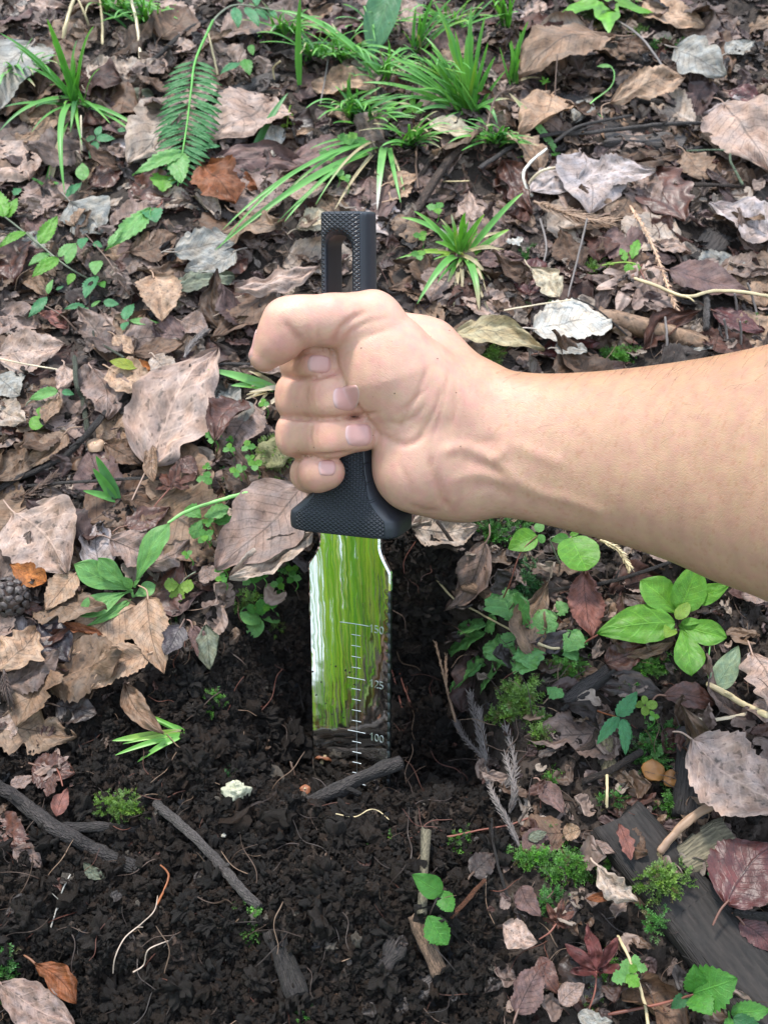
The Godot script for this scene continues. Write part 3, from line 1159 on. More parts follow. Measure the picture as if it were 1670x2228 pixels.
	# nails, laid on the skin from outside: [x, y, depth guess, half length, half width, axis along the finger, direction it faces]
	for q in [[696, 787, -26, 5.2, 3.9, Vector3(1, -0.06, 0), Vector3(0.12, 0.05, 1)], [752, 863, -26, 5.6, 4.9, Vector3(1, 0.05, -0.1), Vector3(0.15, 0.12, 1)],
			[782, 941, -22, 6.2, 4.9, Vector3(1, 0.08, -0.1), Vector3(0.15, 0.16, 1)], [711, 1017, -15, 3.9, 3.8, Vector3(1, 0.02, 0), Vector3(0.1, 0.26, 1)],
			[566, 757, -24, 6.6, 5.2, Vector3(-0.62, -0.78, 0), Vector3(-0.80, 0.50, 0.10)]]:
		var n: Vector3 = q[6].normalized()
		var ax: Vector3 = (q[5] - n * n.dot(q[5])).normalized()
		var w := n.cross(ax)
		var at := hp(q[0], q[1], q[2]) + n * (2.5 if q[1] > 1000 else 5.0)
		var m := MB.new()
		var cols := 13
		for i in cols:
			for j in cols:
				var u := 2.0 * i / (cols - 1) - 1.0
				var s := 2.0 * j / (cols - 1) - 1.0
				var ru := u * sqrt(maxf(1.0 - 0.48 * s * s, 0.0))
				var rs := s * sqrt(maxf(1.0 - 0.36 * u * u, 0.0))
				var o: Vector3 = at + ax * ru * q[3] + w * rs * q[4]
				hand_prepare(o - n * 6.0, 16.0)
				var g := 0.0
				while g < 26.0:
					var d := hand_field(o - n * g)
					if d < 0.05:
						break
					g += maxf(d * 0.7, 0.1)
				if g == 0.0:
					g = 7.0      # under the heel of the thumb
				var rim := maxf(absf(u), absf(s))
				var lift := 0.34 - 0.75 * bump(rim, 0.80, 1.0)
				if u > 0.0: lift += 0.2 * bump(u, 0.4, 1.0)
				var nc := Color(0.56, 0.30, 0.265)
				nc = nc.lerp(Color(0.62, 0.45, 0.44), bump(u, -0.5, -0.9) * 0.6)
				nc = nc.lerp(Color(0.66, 0.56, 0.48), bump(u, 0.84, 0.97) * 0.7)
				nc = nc.lerp(Color(0.36, 0.18, 0.13), bump(rim, 0.86, 1.0) * (0.8 if u < 0.8 else 0.2))
				m.add((o - n * (g - lift)) / 1000.0, Vector2(u, s), ink(nc, 1.0 + 0.05 * sin(s * 19.0)))
		m.lattice(0, cols, cols)
		part("fingernail" if q[0] > 600 else "thumbnail", m.mesh(), M.nail, person)


# ---------- the ground, and what nobody could count on it
func lines(a: float, b: float, step: float, far: float) -> PackedFloat32Array:
	var out := PackedFloat32Array()
	var tail := PackedFloat32Array()
	var s := step
	var x := a
	while x > -far:
		s *= 1.28
		x -= s
		tail.append(x)
	tail.reverse()
	out.append_array(tail)
	x = a
	while x < b:
		out.append(x)
		x += step
	s = step
	while x < far:
		out.append(x)
		s *= 1.28
		x += s
	return out

func make_ground() -> void:
	var xs := lines(-0.30, 0.30, 0.0032, 160.0)
	var ys := lines(-0.28, 0.58, 0.0034, 160.0)
	var b := MB.new()
	var c := Color(0.027, 0.0168, 0.0112)
	for y in ys:
		for x in xs:
			var far := bump(maxf(absf(x), absf(y)), 0.7, 2.5)
			var k := 1.0 + 0.35 * n2.get_noise_2d(x * 1.7 + 5.0, y * 1.7)
			b.add(ground_point(x, y, H(x, y)), Vector2(x, y), ink(c.lerp(Color(0.06, 0.085, 0.02), far), k))
	b.lattice(0, ys.size(), xs.size())
	root_mesh("ground", b.mesh(), M.soil, "dark crumbly forest soil sloping up behind the knife, dug out round the blade", "ground", "", "structure")

var soil_poly := PackedVector2Array([Vector2(-120, 1700), Vector2(60, 1640), Vector2(210, 1530), Vector2(330, 1490), Vector2(430, 1400), Vector2(560, 1350), Vector2(640, 1250), Vector2(650, 1170), Vector2(990, 1150),
	Vector2(990, 1300), Vector2(950, 1420), Vector2(970, 1560), Vector2(1020, 1640), Vector2(1120, 1720), Vector2(1090, 1850), Vector2(1060, 2000), Vector2(1100, 2360), Vector2(-150, 2360)])

func on_soil(p: Vector2) -> bool:
	return Geometry2D.is_point_in_polygon(p, soil_poly)

func make_crumbs() -> void:
	for kind in 3:
		var m := lump_mesh(Vector3(1.0, [0.8, 0.65, 0.9][kind], [0.9, 1.2, 0.8][kind]), 1.15, Color(1, 1, 1), kind * 37.0, 7, 9, 110.0)
		var where := []
		var tint := PackedColorArray()
		for k in 42000:
			var gx := rng.randf_range(-0.25, 0.25)
			var gy := rng.randf_range(-0.27, 0.12)
			var w := ground_point(gx, gy, H(gx, gy))
			var p := to_px(w)
			var bare := on_soil(p)
			if not bare and rng.randf() > (0.16 if gy < 0.03 else 0.05):
				continue
			var s := 0.00035 + 0.0023 * pow(rng.randf(), 4.0)
			if rng.randf() < 0.010:
				s *= rng.randf_range(1.6, 2.8)
			var bs := Basis.from_euler(Vector3(rng.randf() * TAU, rng.randf() * TAU, rng.randf() * TAU)).scaled(Vector3.ONE * s)
			where.append(Transform3D(bs, w + g_n * s * rng.randf_range(-0.2, 0.7) + g_n * (0.0009 * rng.randf() if bare else 0.0)))
			var t := rng.randf()
			var c := Color(0.028, 0.0174, 0.0115) * rng.randf_range(0.4, 1.6)
			if t < 0.14: c = Color(0.055, 0.031, 0.019)
			elif t < 0.15: c = Color(0.032, 0.032, 0.038)
			elif t < 0.157: c = Color(0.25, 0.21, 0.17)
			tint.append(ink(c))
		tag(scatter("soil_crumbs", m, M.crumb, where, tint), "loose dark soil crumbs heaped and strewn about the dug hole", "soil", "soil crumbs", "stuff")

func make_clods() -> void:      # lumps of soil held together by roots
	for kind in 4:
		var m := lump_mesh(Vector3(1.0, 0.75, [0.9, 1.25, 0.7, 1.0][kind]), 1.1, Color(1, 1, 1), kind * 53.0 + 9.0, 20, 26, 75.0)
		var where := []
		var tint := PackedColorArray()
		for k in 330:
			var gx := rng.randf_range(-0.22, 0.16)
			var gy := rng.randf_range(-0.26, -0.01)
			var w := ground_point(gx, gy, H(gx, gy))
			if not on_soil(to_px(w)):
				continue
			var s := 0.0022 + 0.0048 * pow(rng.randf(), 2.2)
			where.append(Transform3D(Basis.from_euler(Vector3(rng.randf() * TAU, rng.randf() * TAU, rng.randf() * TAU)).scaled(Vector3.ONE * s), w - g_n * s * rng.randf_range(-0.1, 0.55)))
			tint.append(ink(Color(0.028, 0.0174, 0.0115) * rng.randf_range(0.6, 1.35)))
		tag(scatter("soil_clods", m, M.soil, where, tint), "lumpy clods of dark soil round the dug hole", "soil", "soil clods", "stuff")

func make_fragments() -> void:
	var tones := ["pinktan", "mauve", "brown", "redbrown", "tanbrown", "dark", "pale", "purple", "brown", "dark"]
	for kind in 4:
		var m := leaf_mesh(1.0, [0.8, 0.5, 0.95, 0.35][kind], ["round", "lance", "elliptic", "strip"][kind], Color(1, 1, 1), 0.7, 0.5, 0, 0.0, 1.6, 1.3)
		var where := []
		var tint := PackedColorArray()
		for k in 1900:
			var gx := rng.randf_range(-0.30, 0.30)
			var gy := rng.randf_range(-0.27, 0.50)
			var w := ground_point(gx, gy, H(gx, gy) + rng.randf_range(0.0003, 0.003))
			var bare := on_soil(to_px(w))
			if bare and rng.randf() > 0.22:
				continue
			var s := rng.randf_range(0.004, 0.016) * (0.45 if bare else 1.0)
			var bs := Basis(CAMX, g_n, CAMX.cross(g_n)) * Basis.from_euler(Vector3(rng.randfn(0, 0.35), rng.randf() * TAU, rng.randfn(0, 0.35)))
			where.append(Transform3D(bs.scaled_local(Vector3.ONE * s), w))
			var c: Color = COL[tones[rng.randi() % tones.size()]]
			if bare: c = COL[["dark", "brown", "redbrown", "dark"][rng.randi() % 4]]
			tint.append(ink(c * rng.randf_range(0.25, 0.62)))
		tag(scatter("leaf_fragments", m, M.fragment, where, tint), "broken bits of dead leaf strewn over the forest soil", "leaf litter", "broken leaf bits", "stuff")
	# fine roots and needles
	for kind in 3:
		var pts := []
		for i in 7:
			pts.append(Vector3(0.12 * sin(i * 1.1 + kind * 2.0), 0.10 * sin(i * 0.8 + kind), i / 6.0))
		var m := tube_mesh(smooth_path(pts, 3), 0.022, 0.010, 5, Color(1, 1, 1), 0.3)
		var where := []
		var tint := PackedColorArray()
		for k in 1500:
			var gx := rng.randf_range(-0.25, 0.25)
			var gy := rng.randf_range(-0.27, 0.40)
			if gy > 0.0 and rng.randf() < 0.4:
				continue
			var w := ground_point(gx, gy, H(gx, gy) + rng.randf_range(0.0, 0.002))
			var s := rng.randf_range(0.006, 0.024)
			var bs := Basis(CAMX, g_n, CAMX.cross(g_n)) * Basis.from_euler(Vector3(rng.randfn(-0.1, 0.35), rng.randf() * TAU, rng.randf() * TAU))
			where.append(Transform3D(bs.scaled_local(Vector3(s * 0.6, s * 0.6, s)), w))
			var c: Color = COL[["redbrown", "barkbrown", "redstem", "barkbrown", "dark", "tanbrown", "dark", "bark"][rng.randi() % 8]]
			tint.append(ink(c * rng.randf_range(0.5, 0.9)))
		tag(scatter("root_fibres", m, M.fibre, where, tint), "fine brown roots and needles tangled in the soil", "roots", "fine roots", "stuff")

# The wood behind the photographer, which the blade mirrors: tall grass, bushes, trees.
func make_wood() -> void:
	var gb := blade_mesh(Vector3.ZERO, Vector3(0.02, 0.55, 0.0), Vector3(0.22, 0.95, 0.05), 0.022, Color(0.9, 1, 0.8), Color(1, 1, 1), Vector3(0, 0.1, 1))
	var where := []
	var tint := PackedColorArray()
	for k in 1700:
		var az := rng.randf_range(-1.9, 0.7)
		var r := rng.randf_range(0.75, 3.6) if az > -0.8 else rng.randf_range(0.6, 2.8)
		if az > -0.5 and rng.randf() < 0.75:
			continue
		var gx := sin(az) * r
		var gy := -cos(az) * r
		var s := rng.randf_range(0.5, 1.05) * (0.35 + 0.28 * r)
		where.append(Transform3D(Basis.from_euler(Vector3(rng.randfn(0, 0.12), rng.randf() * TAU, rng.randfn(0, 0.12))).scaled(Vector3.ONE * s), ground_point(gx, gy, H(gx, gy))))
		var c: Color = [Color(0.30, 0.56, 0.05), Color(0.52, 0.64, 0.08), Color(0.24, 0.48, 0.06), Color(0.72, 0.70, 0.18)][rng.randi() % 4]
		tint.append(ink(c * rng.randf_range(0.7, 1.15)))
	tag(scatter("tall_grass", gb, M.far, where, tint), "tall bright green grass growing on the slope behind the camera", "grass", "", "stuff")
	var dl := leaf_mesh(1.0, 0.6, "ovate", Color(1, 1, 1), 0.6, -0.4, 0, 0.0, 1.2, 0.5)
	var dw := []
	var dt := PackedColorArray()
	for k in 4200:
		var gx := rng.randf_range(-2.6, 1.0)
		var gy := rng.randf_range(-2.6, -0.27)
		var bs := Basis(CAMX, g_n, CAMX.cross(g_n)) * Basis.from_euler(Vector3(rng.randfn(0, 0.3), rng.randf() * TAU, rng.randfn(0, 0.3)))
		dw.append(Transform3D(bs.scaled_local(Vector3.ONE * rng.randf_range(0.03, 0.07)), ground_point(gx, gy, H(gx, gy) + 0.004)))
		dt.append(ink((COL[["brown", "mauve", "green", "bright", "dark", "lime", "redbrown"][rng.randi() % 7]] as Color) * rng.randf_range(0.5, 1.0)))
	tag(scatter("ground_cover", dl, M.far, dw, dt), "dead leaves and low green plants covering the slope round the camera", "ground cover", "", "stuff")
	var lm := leaf_mesh(1.0, 0.55, "ovate", Color(1, 1, 1), 0.5, -0.6, 0, 0.0, 0.6, 0.0, true)
	for q in [[-1.05, 5.2, 2.1, 1.5], [-0.66, 6.0, 2.6, 1.6], [0.02, 6.6, 1.7, 1.2], [0.6, 6.2, 2.6, 1.8], [-1.5, 5.0, 1.8, 1.3]]:
		var gx: float = sin(q[0]) * q[1]
		var gy: float = -cos(q[0]) * q[1]
		var base := ground_point(gx, gy, H(gx, gy))
		var t := thing("leafy_bush", ["broad leafy bush on the left behind the camera", "tall leafy bush behind the camera, beside the broad one", "low leafy bush straight behind the camera", "tall leafy bush on the right behind the camera", "leafy bush farthest left behind the camera"][int([-1.05, -0.66, 0.02, 0.6, -1.5].find(q[0]))], "bush", base, "bushes behind the camera")
		var b := MB.new()
		for s in 5:
			tube(b, smooth_path([Vector3.ZERO, Vector3(rng.randfn(0, 0.3), q[2] * 0.4, rng.randfn(0, 0.3)), Vector3(rng.randfn(0, 0.6), q[2] * 0.85, rng.randfn(0, 0.6))], 4), 0.03, 0.006, 6, COL.barkbrown, 0.2)
		part("stem", b.mesh(), M.stem, t)
		var wh := []
		var ti := PackedColorArray()
		for k in 1500:
			var d := Vector3(rng.randfn(), rng.randfn(), rng.randfn()).normalized() * pow(rng.randf(), 0.4)
			var at := Vector3(d.x * q[3], q[2] * (0.55 + 0.45 * d.y), d.z * q[3])
			if nz.get_noise_3d(at.x * 45.0, at.y * 45.0, at.z * 45.0) < -0.08:
				continue
			wh.append(Transform3D(Basis.from_euler(Vector3(rng.randfn(0.3, 0.6), rng.randf() * TAU, rng.randfn(0, 0.5))).scaled(Vector3.ONE * rng.randf_range(0.06, 0.15)), at))
			var c: Color = [Color(0.22, 0.48, 0.04), Color(0.38, 0.54, 0.06), Color(0.14, 0.36, 0.05)][rng.randi() % 3]
			ti.append(ink(c * rng.randf_range(0.7, 1.15)))
		scatter("foliage", lm, M.far, wh, ti, t)


# ---------- dead leaves, each one lying from its base to its tip: [region, base x, y, tip x, y, width over length, shape, colour, curl, bend, height mm, label]
const LEAVES := [
	["A", 745, 440, 540, 690, 0.72, "ovate", "pale", 0.5, -0.4, 6, "pale tan veined leaf lying just left of the fern frond"],
	["A", 1150, 415, 875, 590, 0.80, "ovate", "pinktan", 0.3, -0.3, 7, "large pinkish tan leaf lying just right of the fern frond"],
	["A", 390, 385, 650, 400, 0.42, "elliptic", "olive", -0.5, 0.2, 5, "grey green dead leaf beside the upper left grass tuft"],
	["A", 135, 190, -10, 470, 0.62, "ovate", "grey", 0.5, -0.5, 9, "big pale grey leaf standing at the upper left edge"],
	["A", 275, 165, 165, 410, 0.55, "ovate", "brown", -0.6, 0.3, 5, "brown leaf behind the upper left grass tuft"],
	["A", 940, 150, 1210, 105, 0.62, "ovate", "mauve", 0.4, -0.3, 6, "mauve brown leaf below the top fern sprig"],
	["A", 0, 600, 125, 760, 0.95, "ovate", "pinktan", 0.3, 0.3, 5, "pinkish leaf at the left edge under the grass tuft"],
	["A", 100, 520, 205, 630, 0.6, "elliptic", "tanbrown", 0.6, 0.0, 4, "small brown leaf between the grass tuft and the left edge"],
	["A", 855, 690, 1000, 860, 0.62, "obovate", "rust", 0.9, -0.8, 7, "crumpled rust orange leaf below the fern frond"],
	["A", 950, 770, 1095, 800, 0.50, "lance", "rust", -0.7, 0.5, 5, "small rusty leaf beside the crumpled orange one"],
	["A", 870, 690, 1320, 720, 0.36, "elliptic", "purple", 0.4, 0.1, 3, "long purplish brown leaf right of the fern tip"],
	["A", 825, 805, 935, 920, 0.62, "elliptic", "pale", 4.6, 0.0, 6, "small tightly rolled tan leaf below the fern tip"],
	["A", 300, 860, 430, 990, 0.85, "ovate", "grey", -0.6, 0.5, 5, "pale grey curled leaf above the left serrated seedling"],
	["A", 390, 790, 525, 690, 0.72, "ovate", "redbrown", 0.4, -0.2, 4, "wet red brown leaf left of the serrated leaves under the fern"],
	["A", 425, 890, 525, 835, 0.5, "ovate", "pale", 0.5, 0.2, 5, "little pale leaf with a dark edge near the grey curled leaf"],
	["A", 480, 970, 700, 850, 0.68, "ovate", "mauve", 0.3, -0.2, 4, "mauve leaf lying under the narrow green seedling leaf"],
	["A", 550, 1070, 750, 1000, 0.75, "elliptic", "brown", 0.8, 0.2, 6, "dark wrinkled brown leaf between seedling and pale lobed leaf"],
	["A", 745, 1060, 1000, 1020, 0.62, "oak", "grey", 0.4, 0.4, 7, "pale grey lobed leaf left of the knife grip"],
	["A", 1255, 975, 1395, 905, 0.72, "obovate", "cream", 0.5, 0.3, 6, "pale cream leaf just behind the top of the knife grip"],
	["A", 1000, 900, 1215, 935, 0.42, "lance", "tanbrown", -0.6, 0.3, 5, "narrow brown leaf under the long grass blades"],
	["A", 1225, 835, 1385, 780, 0.6, "ovate", "pinktan", 0.4, 0.2, 4, "pinkish leaf between the long grass blades"],
	["A", 1160, 520, 1160, 665, 0.32, "elliptic", "white", 0.9, -0.2, 5, "narrow whitish leaf in front of a dark hollow"],
	["A", 1335, 150, 1600, 85, 0.5, "ovate", "maroon", 0.5, -0.2, 5, "dark reddish leaf at the top beside the broad green blade"],
	["A", 80, 910, 240, 850, 0.7, "ovate", "mauve", 0.4, 0.1, 4, "mauve leaf behind the bright green seedling on the left"],
	["A", 680, 160, 800, 30, 0.7, "ovate", "brown", 0.7, -0.4, 8, "brown leaf near the top edge left of the fern sprig"],
	["A", 480, 300, 660, 250, 0.62, "ovate", "pale", 0.4, 0.2, 5, "tan leaf beside the pale dry stalk at the top left"],
	["A", 900, 560, 830, 650, 0.4, "lance", "pinktan", 0.5, 0.0, 3, "slim pinkish leaf tucked under the fern tip"],
	["B", 1010, 150, 600, 330, 0.44, "elliptic", "tanbrown", 0.8, -0.7, 14, "big curled brown leaf arching behind the right grass tuft"],
	["B", 800, 195, 600, 240, 0.75, "ovate", "brown", -2.0, 0.6, 12, "dark brown leaf arched into a tunnel at the top"],
	["B", 740, 400, 600, 565, 0.62, "ovate", "peach", 0.7, -0.4, 9, "orange tan pointed leaf standing behind the grey branch"],
	["B", 225, 515, 425, 575, 0.62, "ovate", "cream", 0.6, 0.2, 8, "cream leaf with an orange fold above the brown root"],
	["B", 1130, 10, 1390, 110, 0.6, "ovate", "peach", 0.6, -0.3, 8, "tan leaf by the top edge on the right"],
	["B", 1265, 200, 1480, 320, 0.72, "ovate", "grey", 0.5, -0.6, 12, "grey brown leaf with a bright white rim, upper right"],
	["B", 990, 440, 1300, 335, 0.34, "elliptic", "peach", 0.9, -0.9, 12, "tan leaf bent over a dark hollow, upper right"],
	["B", 1020, 185, 1160, 215, 0.55, "ovate", "brown", 0.5, 0.2, 6, "small brown leaf below the green maple leaf at the top"],
	["B", 1470, 440, 1660, 730, 0.56, "ovate", "pinktan", 0.6, -0.5, 10, "large pinkish tan leaf standing at the right edge, upper half"],
	["B", 870, 660, 905, 905, 0.78, "ovate", "lavender", 0.35, -0.2, 9, "pale lavender leaf above the dry cedar sprig, its middle lobe"],
	["B", 850, 780, 1180, 725, 0.52, "ovate", "lavender", 0.5, 0.2, 10, "pale lavender leaf pointing right above the dry cedar sprig"],
	["B", 800, 700, 650, 815, 0.58, "elliptic", "lavender", -0.5, -0.3, 8, "small lavender leaf next to the curled white stalk"],
	["B", 1740, 1010, 1405, 865, 0.66, "ovate", "lavender", 0.35, 0.2, 10, "large pale lavender leaf with toothed edge at the right edge"],
	["B", 1180, 715, 1305, 935, 0.62, "oak", "redbrown", 0.5, -0.2, 4, "dark red brown lobed leaf right of the lavender leaves"],
	["B", 1305, 645, 1410, 760, 0.75, "oak", "tanbrown", 0.6, 0.3, 6, "small brown lobed leaf between branch and dark red leaf"],
	["B", 960, 1010, 1145, 1050, 0.95, "round", "purple", 0.3, 0.1, 5, "round purplish leaf under the small yellow green sprig"],
	["B", 1495, 385, 1670, 450, 0.6, "ovate", "maroon", 0.5, -0.2, 8, "glossy dark red leaf at the upper right edge"],
	["B", 50, 780, 175, 735, 0.5, "ovate", "peach", 0.8, 0.3, 8, "small tan leaf standing left of the brown root"],
	["B", 55, 850, 150, 790, 0.62, "oak", "peach", 0.6, 0.3, 7, "small tan lobed leaf lower left of the brown root"],
	["B", 270, 240, 380, 120, 0.75, "ovate", "purple", 0.5, 0.1, 5, "purple brown leaf behind the right grass tuft"],
	["B", 1480, 230, 1600, 180, 0.6, "ovate", "grey", 0.5, 0.1, 6, "small grey leaf at the upper right beside the bark"],
	["C", -10, 645, 340, 590, 0.64, "ovate", "pinktan", 0.3, -0.2, 8, "big pinkish tan leaf at the left edge, crossed by a pale straw"],
	["C", -20, 450, 215, 500, 0.72, "ovate", "mauve", 0.4, 0.1, 5, "dark mauve leaf above the big pinkish one at the left edge"],
	["C", 205, 425, 345, 505, 0.52, "elliptic", "rose", 0.4, 0.1, 4, "rose red leaf under the toothed seedling on the left"],
	["C", 770, 1210, 1125, 605, 0.46, "ovate", "pinktan", 0.35, -0.25, 9, "very large pale pinkish leaf pointing up at the thumb"],
	["C", 560, 715, 800, 810, 0.68, "ovate", "peach", 0.5, -0.2, 12, "tan leaf carrying the small orange and green leaf"],
	["C", 480, 715, 550, 970, 0.60, "elliptic", "mauve", 0.5, -0.3, 8, "mauve leaf leaning on the dark stick at left"],
	["C", 790, 650, 885, 745, 0.78, "round", "pale", 0.4, 0.1, 8, "round tan leaf right of the orange and green leaf"],
	["C", 790, 240, 835, 470, 0.66, "ovate", "peach", 0.4, -0.4, 10, "smooth peach coloured leaf beside the olive grey one"],
	["C", 840, 330, 1210, 245, 0.38, "elliptic", "olive", 0.5, 0.2, 11, "long olive grey leaf left of the knife grip"],
	["C", 900, 115, 1215, 70, 0.55, "ovate", "grey", 0.4, 0.2, 11, "large pale grey leaf touched by a grass tip, left of grip"],
	["C", 1215, 110, 950, 215, 0.52, "ovate", "grey", 0.5, -0.2, 8, "pale grey leaf with dark holes below the larger grey leaf"],
	["C", 1140, 430, 1260, 335, 0.52, "ovate", "pale", 0.5, 0.2, 6, "small pale tan leaf right of the olive grey leaf"],
	["C", 1400, 285, 1085, 560, 0.38, "ovate", "brown", 0.7, 0.2, 9, "long dark brown leaf behind the thumb"],
	["C", 1210, 305, 1650, 190, 0.30, "oak", "pinktan", -0.8, 0.3, 14, "ragged pinkish strip of leaf left of the grip"],
	["C", 870, 395, 975, 365, 0.6, "ovate", "pale", 0.5, 0.2, 5, "little tan leaf below the olive grey leaf"],
	["C", 930, 470, 1070, 530, 0.75, "ovate", "mauve", 0.4, 0.2, 4, "mauve leaf between the peach leaf and the long brown one"],
	["C", 690, 630, 950, 585, 0.52, "elliptic", "brown", 1.2, 0.5, 8, "wavy brown leaf above the round tan leaf"],
	["C", 590, 545, 690, 640, 0.55, "ovate", "peach", 0.6, 0.2, 6, "tan pointed leaf above the orange and green leaf"],
	["C", 1240, 880, 1105, 1090, 0.62, "ovate", "redbrown", 1.6, -0.5, 12, "curled red brown leaf left of the middle finger"],
	["C", 1310, 905, 1195, 1170, 0.58, "ovate", "mauve", 0.4, -0.2, 6, "greyish mauve leaf between the curled red one and the fingers"],
	["C", 785, 1110, 795, 1300, 0.40, "elliptic", "tanbrown", 2.6, 0.0, 12, "upright rolled brown leaf above the crumpled red maple leaf"],
	["C", 935, 1175, 1015, 1265, 0.75, "ovate", "redbrown", 1.1, 0.3, 10, "crumpled dark red leaf below the very large pale leaf"],
	["C", 345, 1045, 120, 1230, 0.50, "ovate", "tanbrown", 0.5, -0.2, 7, "brown leaf under the dark stick at left"],
	["C", -20, 905, 135, 990, 0.62, "ovate", "pale", 0.5, 0.2, 6, "pale leaf at the left edge below the green toothed leaf"],
	["C", 540, 1095, 730, 1210, 0.52, "elliptic", "brown", 0.6, -0.2, 5, "brown leaf lower left of the very large pale leaf"],
	["C", -10, 755, 105, 850, 0.78, "ovate", "grey", 0.4, 0.2, 6, "pale greenish grey leaf at the left edge"],
	["C", 640, 1030, 720, 1120, 0.6, "ovate", "peach", 0.6, 0.2, 6, "peach leaf tucked under the very large pale leaf"],
	["C", 330, 700, 300, 830, 0.5, "ovate", "pinktan", 0.7, 0.1, 9, "upright pinkish leaf between seedling and dark stick"],
	["C", 300, 860, 230, 1000, 0.55, "ovate", "tanbrown", 0.6, 0.1, 7, "brown leaf behind the small heart shaped green leaf"],
	["D", 85, 160, 345, 470, 0.80, "ovate", "pinktan", 0.4, -0.2, 10, "big pale leaf with strong dark side veins at left"],
	["D", 50, 420, 240, 510, 0.62, "obovate", "orange", 1.1, -0.5, 11, "curled orange brown leaf beside the dark cone"],
	["D", 390, 470, 235, 660, 0.62, "ovate", "peach", 0.5, -0.2, 7, "peach leaf left of the pale green rosette"],
	["D", 570, 290, 890, 440, 0.58, "ovate", "mauve", 0.4, -0.1, 5, "mauve leaf behind the tall rosette leaf"],
	["D", 640, 230, 880, 130, 0.55, "ovate", "redbrown", 0.5, 0.1, 6, "reddish leaf above the tall rosette leaf"],
	["D", 1555, 20, 1110, 445, 0.62, "ovate", "mauve", 0.35, -0.15, 12, "large mauve grey leaf behind the knife guard"],
	["D", 1610, 258, 1180, 490, 0.36, "elliptic", "pale", 2.0, 0.5, 16, "crumpled tan leaf rolled at its edge, left of the guard"],
	["D", 705, 640, 370, 885, 0.66, "ovate", "peach", 0.4, -0.3, 9, "tan toothed leaf spread under the pale green rosette"],
	["D", 530, 785, 315, 715, 0.34, "lance", "rust", 3.2, 0.0, 12, "rolled orange brown leaf tip poking from under the rosette"],
	["D", 760, 590, 845, 985, 0.40, "ovate", "peach", 0.7, -0.4, 13, "long orange tan leaf hanging below the rosette"],
	["D", 195, 725, 360, 925, 0.66, "ovate", "plum", 0.4, -0.2, 8, "glossy dark plum leaf left of the tan toothed leaf"],
	["D", 935, 735, 850, 890, 0.62, "ovate", "plum", 0.5, 0.2, 14, "dark plum leaf lying over the long orange tan leaf"],
	["D", 990, 735, 1030, 910, 0.42, "ovate", "purple", 0.9, 0.2, 10, "purplish leaf half beside the grey rolled leaf"],
	["D", 1060, 735, 1085, 960, 0.46, "elliptic", "olive", 2.8, 0.0, 9, "grey brown leaf rolled into an open tube above the soil"],
	["D", 770, 880, 470, 1070, 0.52, "ovate", "peach", 0.6, -0.3, 12, "ragged peach leaf lying at the edge of the dug soil"],
	["D", 645, 1035, 850, 1300, 0.30, "lance", "tanbrown", 1.4, -0.4, 9, "folded brown leaf strip hanging over the dug soil"],
	["D", 250, 920, 90, 1260, 0.78, "ovate", "tanbrown", 0.35, -0.2, 9, "big wet brown leaf at lower left beside the soil"],
	["D", -20, 965, 190, 755, 0.85, "oak", "peach", 0.5, -0.2, 11, "lobed peach leaf at the left edge above the big wet brown leaf"],
	["D", -20, 1330, 100, 1170, 0.6, "ovate", "pinktan", 0.5, 0.2, 6, "pinkish leaf at the left edge below the big wet brown leaf"],
	["D", 290, 1150, 500, 1195, 0.75, "ovate", "dark", 0.5, 0.2, 7, "blackened wet leaf lying on the soil at left"],
	["D", 1025, 505, 1165, 450, 0.62, "ovate", "mauve", 0.5, 0.2, 7, "small mauve leaf below the tiny green lobed leaves"],
	["D", 740, 420, 980, 300, 0.55, "oak", "mauve", 0.6, -0.2, 9, "pinkish mauve lobed leaf right of the tall rosette leaf"],
	["D", 120, 620, 230, 690, 0.6, "ovate", "redbrown", 0.5, 0.2, 4, "small reddish leaf under the peach leaf near the cone"],
	["E", 140, 125, 320, 160, 0.70, "ovate", "redbrown", 0.4, 0.1, 5, "red brown leaf on the soil above the dark branch at left"],
	["E", 240, 345, 290, 220, 0.52, "lance", "rose", 0.5, 0.2, 5, "small triangular reddish leaf above the dark branch"],
	["E", 45, 210, 145, 175, 0.62, "ovate", "mauve", 0.5, 0.1, 4, "mauve leaf bit near the left edge above the dark branch"],
	["E", 200, 260, 230, 160, 0.6, "oak", "redbrown", 0.6, 0.1, 6, "crumpled red brown leaf over the dark branch"],
	["E", -10, 345, 130, 480, 0.62, "ovate", "redbrown", 0.5, -0.1, 4, "wet red brown leaf at the left edge below the dark branch"],
	["E", 60, 480, 180, 560, 0.60, "ovate", "mauve", 0.5, 0.1, 4, "mauve leaf under the dark branch at lower left"],
	["E", -10, 1050, 320, 1240, 0.42, "elliptic", "mauve", 0.8, -0.3, 8, "grey mauve leaf with a pale rim in the bottom left corner"],
	["E", 150, 970, 325, 1140, 0.40, "elliptic", "rust", 0.7, -0.2, 5, "orange brown leaf near the bottom left corner"],
	["E", 355, 540, 450, 605, 0.4, "elliptic", "olive", 0.6, 0.1, 4, "olive leaf scrap below the dark branch"],
	["F", 1335, 20, 1760, 330, 0.72, "ovate", "pinktan", 0.35, -0.15, 16, "large pale toothed leaf at the right edge above the plank"],
	["F", 1480, 715, 1700, 455, 0.74, "ovate", "maroon", 0.4, -0.2, 12, "dark red leaf at the right edge beside the plank"],
	["F", 1540, 790, 1690, 920, 0.6, "ovate", "maroon", 0.5, -0.1, 6, "dark red leaf under the twig at the lower right edge"],
	["F", 935, 550, 1105, 705, 0.52, "oak", "pale", 0.6, -0.4, 14, "tan lobed oak leaf lying against the plank"],
	["F", 885, 695, 1040, 650, 0.22, "lance", "rust", 0.6, 0.2, 10, "thin rusty leaf below the oak leaf"],
